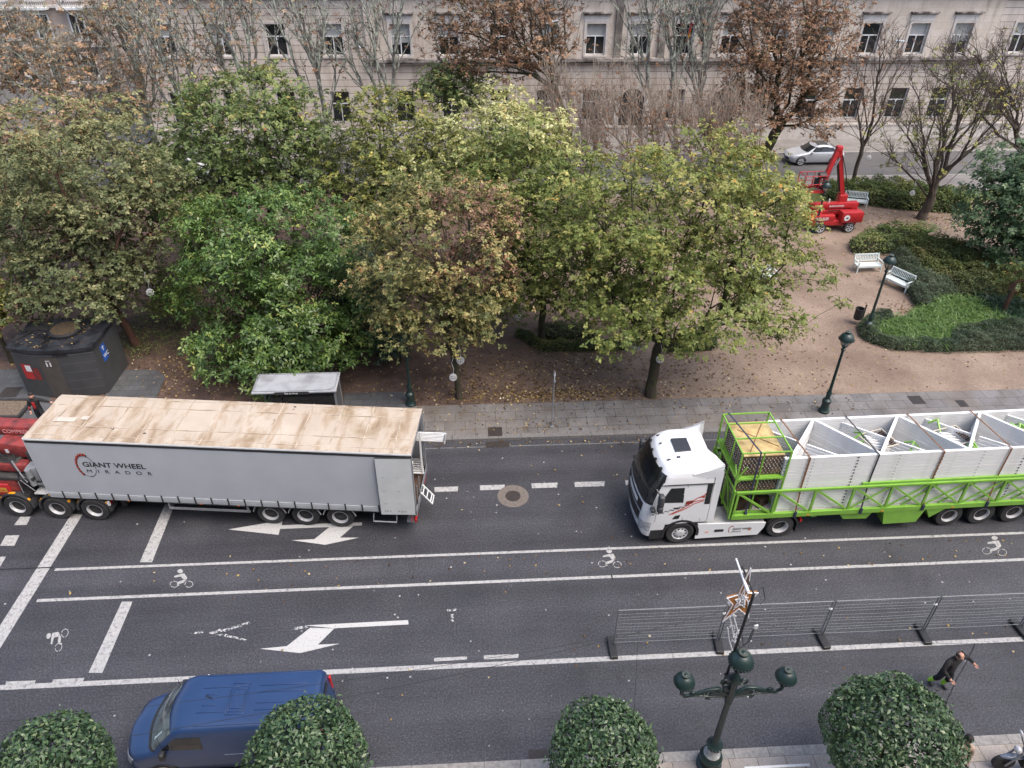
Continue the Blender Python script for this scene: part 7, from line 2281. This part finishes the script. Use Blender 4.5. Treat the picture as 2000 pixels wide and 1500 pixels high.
# fill under the left crowns
tree('evergreen_shrub', 'low dark green shrub under the muted green maple', 'shrub', (-13.9, 35.0), .5, [PB(340, 560, 35, 60, 50)], 70, 4200, .16, L_DARK, BARK, 75, trunk_r=.06, clump=.32, group='park shrubs')
tree('evergreen_shrub', 'mossy green shrub behind the leaning reddish trunk', 'shrub', (-14.4, 33.6), .4, [PB(315, 590, 33.6, 35, 25)], 40, 2600, .11, L_YEL, BARK, 76, trunk_r=.05, clump=.25, group='park shrubs', tone_hi=.4)
tree('evergreen_shrub', 'dark shrub behind the dome of the lamp near the slim maple', 'shrub', (-3.6, 30.6), .4, [PB(770, 690, 30.6, 40, 26)], 40, 2600, .13, L_GLOSSD, BARK, 77, trunk_r=.05, clump=.25, group='park shrubs')
tree('evergreen_shrub', 'tall dark shrub in shade behind the brown maple', 'shrub', (.5, 36.0), .6, [PB(950, 590, 36, 70, 45)], 60, 3500, .15, L_DARK, BARK, 78, trunk_r=.06, clump=.35, group='park shrubs')
tree('evergreen_shrub', 'round shrub in the gap between the dark maple and the muted green maple', 'shrub', (-15.5, 43.0), .6, [PB(310, 330, 43, 60, 40)], 60, 3500, .18, L_DARK, BARK, 79, trunk_r=.06, clump=.38, group='park shrubs')


# ---- clipped laurel standards at the near kerb
def clipped(c, r, label, seed):
    rng = np.random.default_rng(seed)
    base = np.array([c.x, c.y, KH]); cz = c.z - KH
    root = thing('clipped_tree', label, 'tree', tuple(base), 0, 'clipped laurel trees along the near kerb')
    n = int(5600 * (r / 1.4) ** 2)
    d = norm(rng.normal(size=(n, 3)))
    lump = 1 + .05 * np.sin(d[:, 0] * 3.1 + seed * 2) * np.sin(d[:, 2] * 4 + seed) + .035 * np.sin(d[:, 0] * 7 + seed) * np.cos(d[:, 1] * 6) + .03 * np.sin(d[:, 2] * 9 + d[:, 0] * 4)
    rr = r * lump * (1 - .10 * rng.random(n) ** 2)
    P = d * rr[:, None] * np.array([1, 1, .95]) + np.array([0, 0, cz])
    N = d * .8 + rng.normal(0, .55, (n, 3)) + np.array([0, 0, .25])
    k = rng.random(n) < .05                      # stray shoots
    P[k] += d[k] * rng.uniform(.03, .16, k.sum())[:, None]
    thin = np.sin(d[:, 0] * 5 + seed) * np.sin(d[:, 1] * 4 + 1) * np.sin(d[:, 2] * 5 + seed * 3) > .62   # thin patches
    keep = ~(thin & (rng.random(n) < .6)); P, N, d = P[keep], N[keep], d[keep]; n = len(P)
    V, F, T = leaves(P, N, .128, rng, .46, rng.random(n) * .8 + .2 * rng.random(n))
    n2 = n // 2
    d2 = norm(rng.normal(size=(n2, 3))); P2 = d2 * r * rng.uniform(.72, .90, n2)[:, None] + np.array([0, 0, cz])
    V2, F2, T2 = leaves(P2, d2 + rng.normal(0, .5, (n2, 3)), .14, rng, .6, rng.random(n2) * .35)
    link('crown', np_mesh('crown', np.concatenate([V, V2]), np.concatenate([F, F2 + len(V)]), L_LAUREL, None, np.concatenate([T, T2])), root)
    mb = MB().tube([(0, 0, 0), (.02, 0, cz * .5), (0, .02, cz - r * .3)], [.09, .07, .06], 8)
    for k in range(14):
        a = 2 * PI * k / 14; e = Vector((math.cos(a), math.sin(a), RNG.uniform(-.3, .9))).normalized() * r * .8
        mb.tube([(0, .02, cz - r * .5), Vector((0, 0, cz - r * .25)) + e * .4, Vector((0, 0, cz)) + e], [.035, .02, .01], 5)
    mb.build('trunk', BARK, root, 60)


clipped(AY(100, 1508, 9.3), 1.30, 'round clipped laurel tree at the lower left corner before the nose of the blue van', 1)
clipped(AY(598, 1482, 9.3), 1.37, 'round clipped laurel tree overlapping the rear of the blue van', 2)
clipped(AY(1182, 1474, 9.3), 1.32, 'round clipped laurel tree left of the three armed lamp', 3)
clipped(AY(1742, 1446, 9.3), 1.60, 'largest round clipped laurel tree right of the three armed lamp', 4)


# ---- hedges and beds
def hedge(name, label, pts, h, leafsize, mat, dens, seed, cat='hedge', z0=.10, rnd=.25, aspect=.55, kind=None, group=None):
    """leafy mass filling a ground outline (world x,y points) to height h"""
    rng = np.random.default_rng(seed)
    pts = np.array(pts, float); cx = pts.mean(0)
    x0, y0 = pts.min(0); x1, y1 = pts.max(0)
    def inside(X, Y):
        c = np.zeros(len(X), bool); n = len(pts)
        for i in range(n):
            a, b_ = pts[i], pts[(i + 1) % n]
            cond = ((a[1] > Y) != (b_[1] > Y)) & (X < (b_[0] - a[0]) * (Y - a[1]) / (b_[1] - a[1] + 1e-12) + a[0]); c ^= cond
        return c
    def edge(X, Y):
        D = np.full(len(X), 1e9); n = len(pts)
        for i in range(n):
            a, b_ = pts[i], pts[(i + 1) % n]; ab = b_ - a
            u = np.clip(((X - a[0]) * ab[0] + (Y - a[1]) * ab[1]) / (ab @ ab), 0, 1)
            D = np.minimum(D, np.hypot(X - a[0] - u * ab[0], Y - a[1] - u * ab[1]))
        return D
    area = (x1 - x0) * (y1 - y0); n = int(area * dens)
    X, Y = rng.uniform(x0, x1, n), rng.uniform(y0, y1, n); k = inside(X, Y); X, Y = X[k], Y[k]
    e = np.clip(edge(X, Y) / rnd, 0, 1)
    hh = h * np.sqrt(1 - (1 - e) ** 2) * (.82 + .42 * np.abs(np.sin(X * 2.3 + seed) * np.cos(Y * 2.0 + .4 * X)) + .12 * np.sin(X * 7 + Y * 5))
    Z = hh * (1 - .25 * rng.random(len(X)) ** 2)
    low = e < .9
    Z[low] *= rng.uniform(.15, 1, low.sum()) ** .5
    P = np.stack([X, Y, Z + z0], 1)
    N = np.stack([(X - cx[0]) * .1, (Y - cx[1]) * .1, np.full(len(X), .7)], 1) + rng.normal(0, .6, (len(X), 3))
    gx = .5 + .25 * np.sin(X * 1.7 + seed) + .25 * np.cos(Y * 2.1 - X)
    V, F, T = leaves(P, N, leafsize, rng, aspect, np.clip(.45 * gx + .6 * rng.random(len(X)), 0, 1))
    # twiggy dark core so no ground shows through
    mb = MB()
    mesh_leaf = np_mesh(name, V - np.array([cx[0], cx[1], z0]), F, [mat, BARK], None, T)
    if kind:
        o = link(name, mesh_leaf, None, (cx[0], cx[1], z0)); tag(o, label, cat, group, kind); return o
    root = thing(name, label, cat, (cx[0], cx[1], z0), 0, group)
    link('foliage', mesh_leaf, root)
    mb = MB(); st = .22
    gx_, gy_ = np.meshgrid(np.arange(x0, x1, st), np.arange(y0, y1, st)); gx_, gy_ = gx_.ravel(), gy_.ravel()
    k = inside(gx_ + st / 2, gy_ + st / 2); gx_, gy_ = gx_[k], gy_[k]; k = edge(gx_ + st / 2, gy_ + st / 2) > rnd * .55; gx_, gy_ = gx_[k] - cx[0], gy_[k] - cx[1]
    for X_, Y_ in zip(gx_, gy_): mb.b2(X_, X_ + st, Y_, Y_ + st, -.02, h * .5)
    mb.build('stems', pm('hedge_stems', (.022, .028, .013), (.04, .038, .02), scale=12, rough=.95), root)
    return root


def gxy(*px): return [(G(x, y, .1).x, G(x, y, .1).y) for x, y in px]
hedge('box_hedge', 'low clipped box hedge at the foot of the green maple in the middle', gxy((1010, 645), (1060, 672), (1222, 672), (1222, 688), (1055, 688), (1005, 658)), .45, .07, L_DARK, 1500, 1, group='park hedges')
hedge('box_hedge', 'low clipped box hedge under the broad yellow green maple', gxy((1290, 668), (1400, 660), (1402, 685), (1300, 692)), .5, .07, L_DARK, 1500, 2, group='park hedges')
hedge('shrub_bed', 'shady green bed behind the low box hedge in the middle', gxy((1050, 640), (1150, 635), (1180, 665), (1065, 668)), .5, .10, L_MUTED, 500, 3, 'shrub bed', group='park hedges')
hedge('clipped_hedge', 'broad dark clipped hedge behind the white bench and the red boom lift', gxy((1600, 372), (1700, 368), (1760, 372), (1890, 392), (1895, 420), (1760, 412), (1690, 402), (1610, 392)), 1.0, .14, L_DARK, 560, 4, rnd=.4, group='park hedges')
hedge('azalea_bed', 'olive brown low shrub bed right of the turned white bench', gxy((1740, 492), (1772, 472), (1860, 480), (1935, 505), (1965, 545), (1880, 552), (1800, 552), (1765, 515)), .85, .125, leafmat('olive_leaf', [(0, (.06, .095, .028)), (.5, (.13, .165, .05)), (.85, (.21, .20, .065)), (1, (.20, .12, .05))]), 650, 5, 'shrub bed', rnd=.5, group='park hedges')
hedge('azalea_bed', 'darker olive shrub bed above the strap leaf plants at the right', gxy((1830, 560), (1880, 545), (2010, 540), (2060, 575), (1990, 592), (1870, 588)), .9, .125, leafmat('olive_dark_leaf', [(0, (.05, .08, .028)), (.5, (.11, .135, .048)), (1, (.16, .12, .05))]), 650, 6, 'shrub bed', rnd=.5, group='park hedges')
hedge('rosemary_edge', 'grey green bushy border around the olive shrub bed by the turned bench', gxy((1735, 500), (1775, 505), (1800, 545), (1850, 562), (1870, 588), (1832, 592), (1808, 612), (1785, 600), (1765, 570), (1745, 535)), .85, .12, L_ROSE, 1100, 7, 'hedge', rnd=.35, aspect=.25, group='park hedges')
hedge('rosemary_edge', 'grey green bushy border along the front of the strap leaf bed', gxy((1688, 652), (1745, 668), (1850, 672), (1850, 648), (1965, 632), (2100, 622), (2100, 684), (1990, 688), (1850, 692), (1740, 686), (1686, 668)), .6, .12, L_ROSE, 1100, 8, 'hedge', rnd=.35, aspect=.25, group='park hedges')
hedge('shrub_bed', 'green shrubs in front of the red boom lift', gxy((1655, 478), (1720, 452), (1810, 458), (1800, 480), (1745, 498), (1700, 502), (1660, 496)), .9, .12, L_DARK, 420, 9, 'shrub bed', rnd=.4, group='park hedges')
hedge('rosemary_edge', 'small grey green bush around the foot of the park lamp', gxy((1672, 640), (1700, 615), (1740, 615), (1745, 632), (1700, 665), (1678, 662)), .6, .11, L_ROSE, 1100, 10, 'hedge', rnd=.3, aspect=.25, group='park hedges')
hedge('ground_cover', 'dark leafy ground cover under the trees on the left of the park', gxy((225, 690), (240, 640), (330, 600), (420, 620), (440, 680), (330, 690), (260, 705)), .3, .09, L_DARK, 160, 11, 'ground cover', kind='stuff')
hedge('grass', 'rough grass verge between the hedge and the back street', [(20, 49.95), (62, 49.95), (62, 51.9), (20, 51.9)], .10, .09, L_YEL, 260, 12, 'grass', kind='stuff', aspect=.15, rnd=.1)

# strap leaf plants
def blades(name, label, pts, dens, L, mat, seed, cat='plants'):
    rng = np.random.default_rng(seed); pts = np.array(pts, float)
    x0, y0 = pts.min(0); x1, y1 = pts.max(0); n = int((x1 - x0) * (y1 - y0) * dens)
    X, Y = rng.uniform(x0, x1, n), rng.uniform(y0, y1, n); c = np.zeros(n, bool)
    for i in range(len(pts)):
        a, b_ = pts[i], pts[(i + 1) % len(pts)]
        c ^= ((a[1] > Y) != (b_[1] > Y)) & (X < (b_[0] - a[0]) * (Y - a[1]) / (b_[1] - a[1] + 1e-12) + a[0])
    X, Y = X[c], Y[c]; n = len(X); cx = pts.mean(0)
    per = 9
    P = np.repeat(np.stack([X, Y, np.full(n, .12)], 1), per, 0); m_ = len(P)
    a = rng.uniform(0, 2 * np.pi, m_); el = rng.uniform(.5, 1.25, m_); Ls = L * rng.uniform(.6, 1.15, m_)[:, None]
    d = np.stack([np.cos(a) * np.cos(el), np.sin(a) * np.cos(el), np.sin(el)], 1); s = np.stack([-np.sin(a), np.cos(a), 0 * a], 1) * .022
    p1 = P + d * Ls * .6; d2 = norm(d + np.array([0, 0, -.9])); p2 = p1 + d2 * Ls * .45
    V = np.stack([P - s * .6, P + s * .6, p1 + s, p1 - s, p2 + s * .2, p2 - s * .2], 1).reshape(-1, 3)
    b6 = np.arange(m_) * 6
    F = np.concatenate([np.stack([b6, b6 + 1, b6 + 2, b6 + 3], 1), np.stack([b6 + 3, b6 + 2, b6 + 4, b6 + 5], 1)])
    T = np.repeat(np.repeat(rng.random(n), per) * .5 + rng.random(m_) * .5, 6)
    o = link(name, np_mesh(name, V - np.array([cx[0], cx[1], .1]), F, mat, None, T), None, (cx[0], cx[1], .1))
    tag(o, label, cat, None, 'stuff')
L_STRAP = leafmat('strap_leaf', [(0, (.05, .105, .028)), (.5, (.105, .190, .048)), (1, (.20, .28, .09))], rough=.4)
blades('strap_leaf_plants', 'dense bright green strap leaf plants in the bed beside the park lamp', gxy((1690, 655), (1700, 630), (1769, 628), (1808, 606), (1832, 585), (1900, 590), (1958, 622), (1975, 640), (1850, 655), (1846, 682), (1760, 678)), 46, .75, L_STRAP, 1)
blades('sword_leaf_plants', 'dark sword leaved plants at the right edge behind the bright strap leaf bed', gxy((1900, 585), (1935, 570), (2050, 570), (2060, 645), (1975, 642), (1930, 610)), 26, .9, L_GLOSSD, 2)
# fern
rng = np.random.default_rng(5)
fr = thing('fern', 'light green fern at the foot of the forked tree', 'fern', tuple(G(1803, 462, .1)))
Vs = []; Fs = []; off = 0
for k in range(16):
    a = 2 * np.pi * k / 16 + rng.uniform(-.15, .15); L = rng.uniform(.8, 1.2)
    for i in range(16):
        u = i / 15
        c = np.array([np.cos(a) * L * u, np.sin(a) * L * u, .15 + .75 * np.sin(u * 2.2) * .8])
        w = .20 * np.sin(np.pi * min(1, u + .12)) + .02
        for s in (-1, 1):
            e = c + np.array([-np.sin(a), np.cos(a), 0]) * s * w + np.array([np.cos(a), np.sin(a), 0]) * .08 - np.array([0, 0, .04]); t_ = np.array([np.cos(a), np.sin(a), 0]) * .03
            Vs.append(np.stack([c - t_, e - t_ * .4, e + t_ * .4, c + t_])); Fs.append(np.arange(4) + off); off += 4
V = np.concatenate(Vs)
link('fronds', np_mesh('fronds', V, np.array(Fs), L_STRAP, None, rng.random(len(V)) * .0 + np.repeat(rng.random(len(V) // 4), 4) * .6 + .4), fr)

# ---- fallen leaves
def litter(name, label, regions, size, seed, mat):
    rng = np.random.default_rng(seed); Ps = []
    for (x0, x1, y0, y1, n, z) in regions:
        Ps.append(np.stack([rng.uniform(x0, x1, n), rng.uniform(y0, y1, n), np.full(n, z) + rng.uniform(.006, .03, n)], 1))
    for (cx, cy, sx_, sy_, n, z) in CL.get(name, []):
        q = np.stack([rng.normal(cx, sx_, n), rng.normal(cy, sy_, n), np.full(n, z) + rng.uniform(.006, .03, n)], 1); Ps.append(q)
    P = np.concatenate(Ps)
    V, F, T = leaves(P, np.array([0, 0, 1.]) + rng.normal(0, .25, (len(P), 3)), size, rng, .75, rng.random(len(P)))
    o = link(name, np_mesh(name, V, F, mat, None, T)); tag(o, label, 'leaves', None, 'stuff')
L_FALL = leafmat('fallen_leaf', [(0, (.05, .028, .016)), (.45, (.12, .07, .035)), (.7, (.26, .17, .06)), (.88, (.42, .30, .10)), (1, (.55, .48, .32))], rough=.7, transl=.1)
CL = {'fallen_park_leaves': [(3.5, 27.6, 2.6, .35, 900, .10), (1.5, 28.5, 3, 1.2, 900, .10), (9, 28.5, 3, 1.5, 500, .10), (4.5, 30.2, 3, .6, 350, .10), (-12.5, 30.5, 2.2, 1.4, 1300, .10), (25, 34.2, 1.2, .8, 350, .10), (31, 46.5, 2.5, 1.0, 500, .10)],
      'fallen_road_leaves': [(-.5, 24.35, 3, .12, 90, 0), (6.0, 24.3, 2, .15, 60, 0), (3.3, 25.3, 1.2, .3, 60, KH)]}
litter('fallen_park_leaves', 'fallen brown and yellow leaves scattered over the reddish park ground', [(-24, 18, 27.1, 40, 2700, .10), (18, 40, 27.1, 50, 700, .10)], .12, 1, L_FALL)
litter('fallen_road_leaves', 'fallen leaves scattered over the far pavement and the road', [(-4, 18, 24.8, 27, 300, KH), (-14, 20, 17.0, 18.2, 80, 0), (-12, 20, 12, 24, 45, 0), (-3, 9, 20, 24.3, 25, 0), (2, 18, 13.9, 14.6, 14, 0)], .10, 2, L_FALL)
litter('roof_leaves', 'wet fallen leaves stuck on the toilet cabin roof', [(-20.3, -17.2, 28.6, 30.8, 150, kz + KHt + .162)], .10, 3, L_FALL)
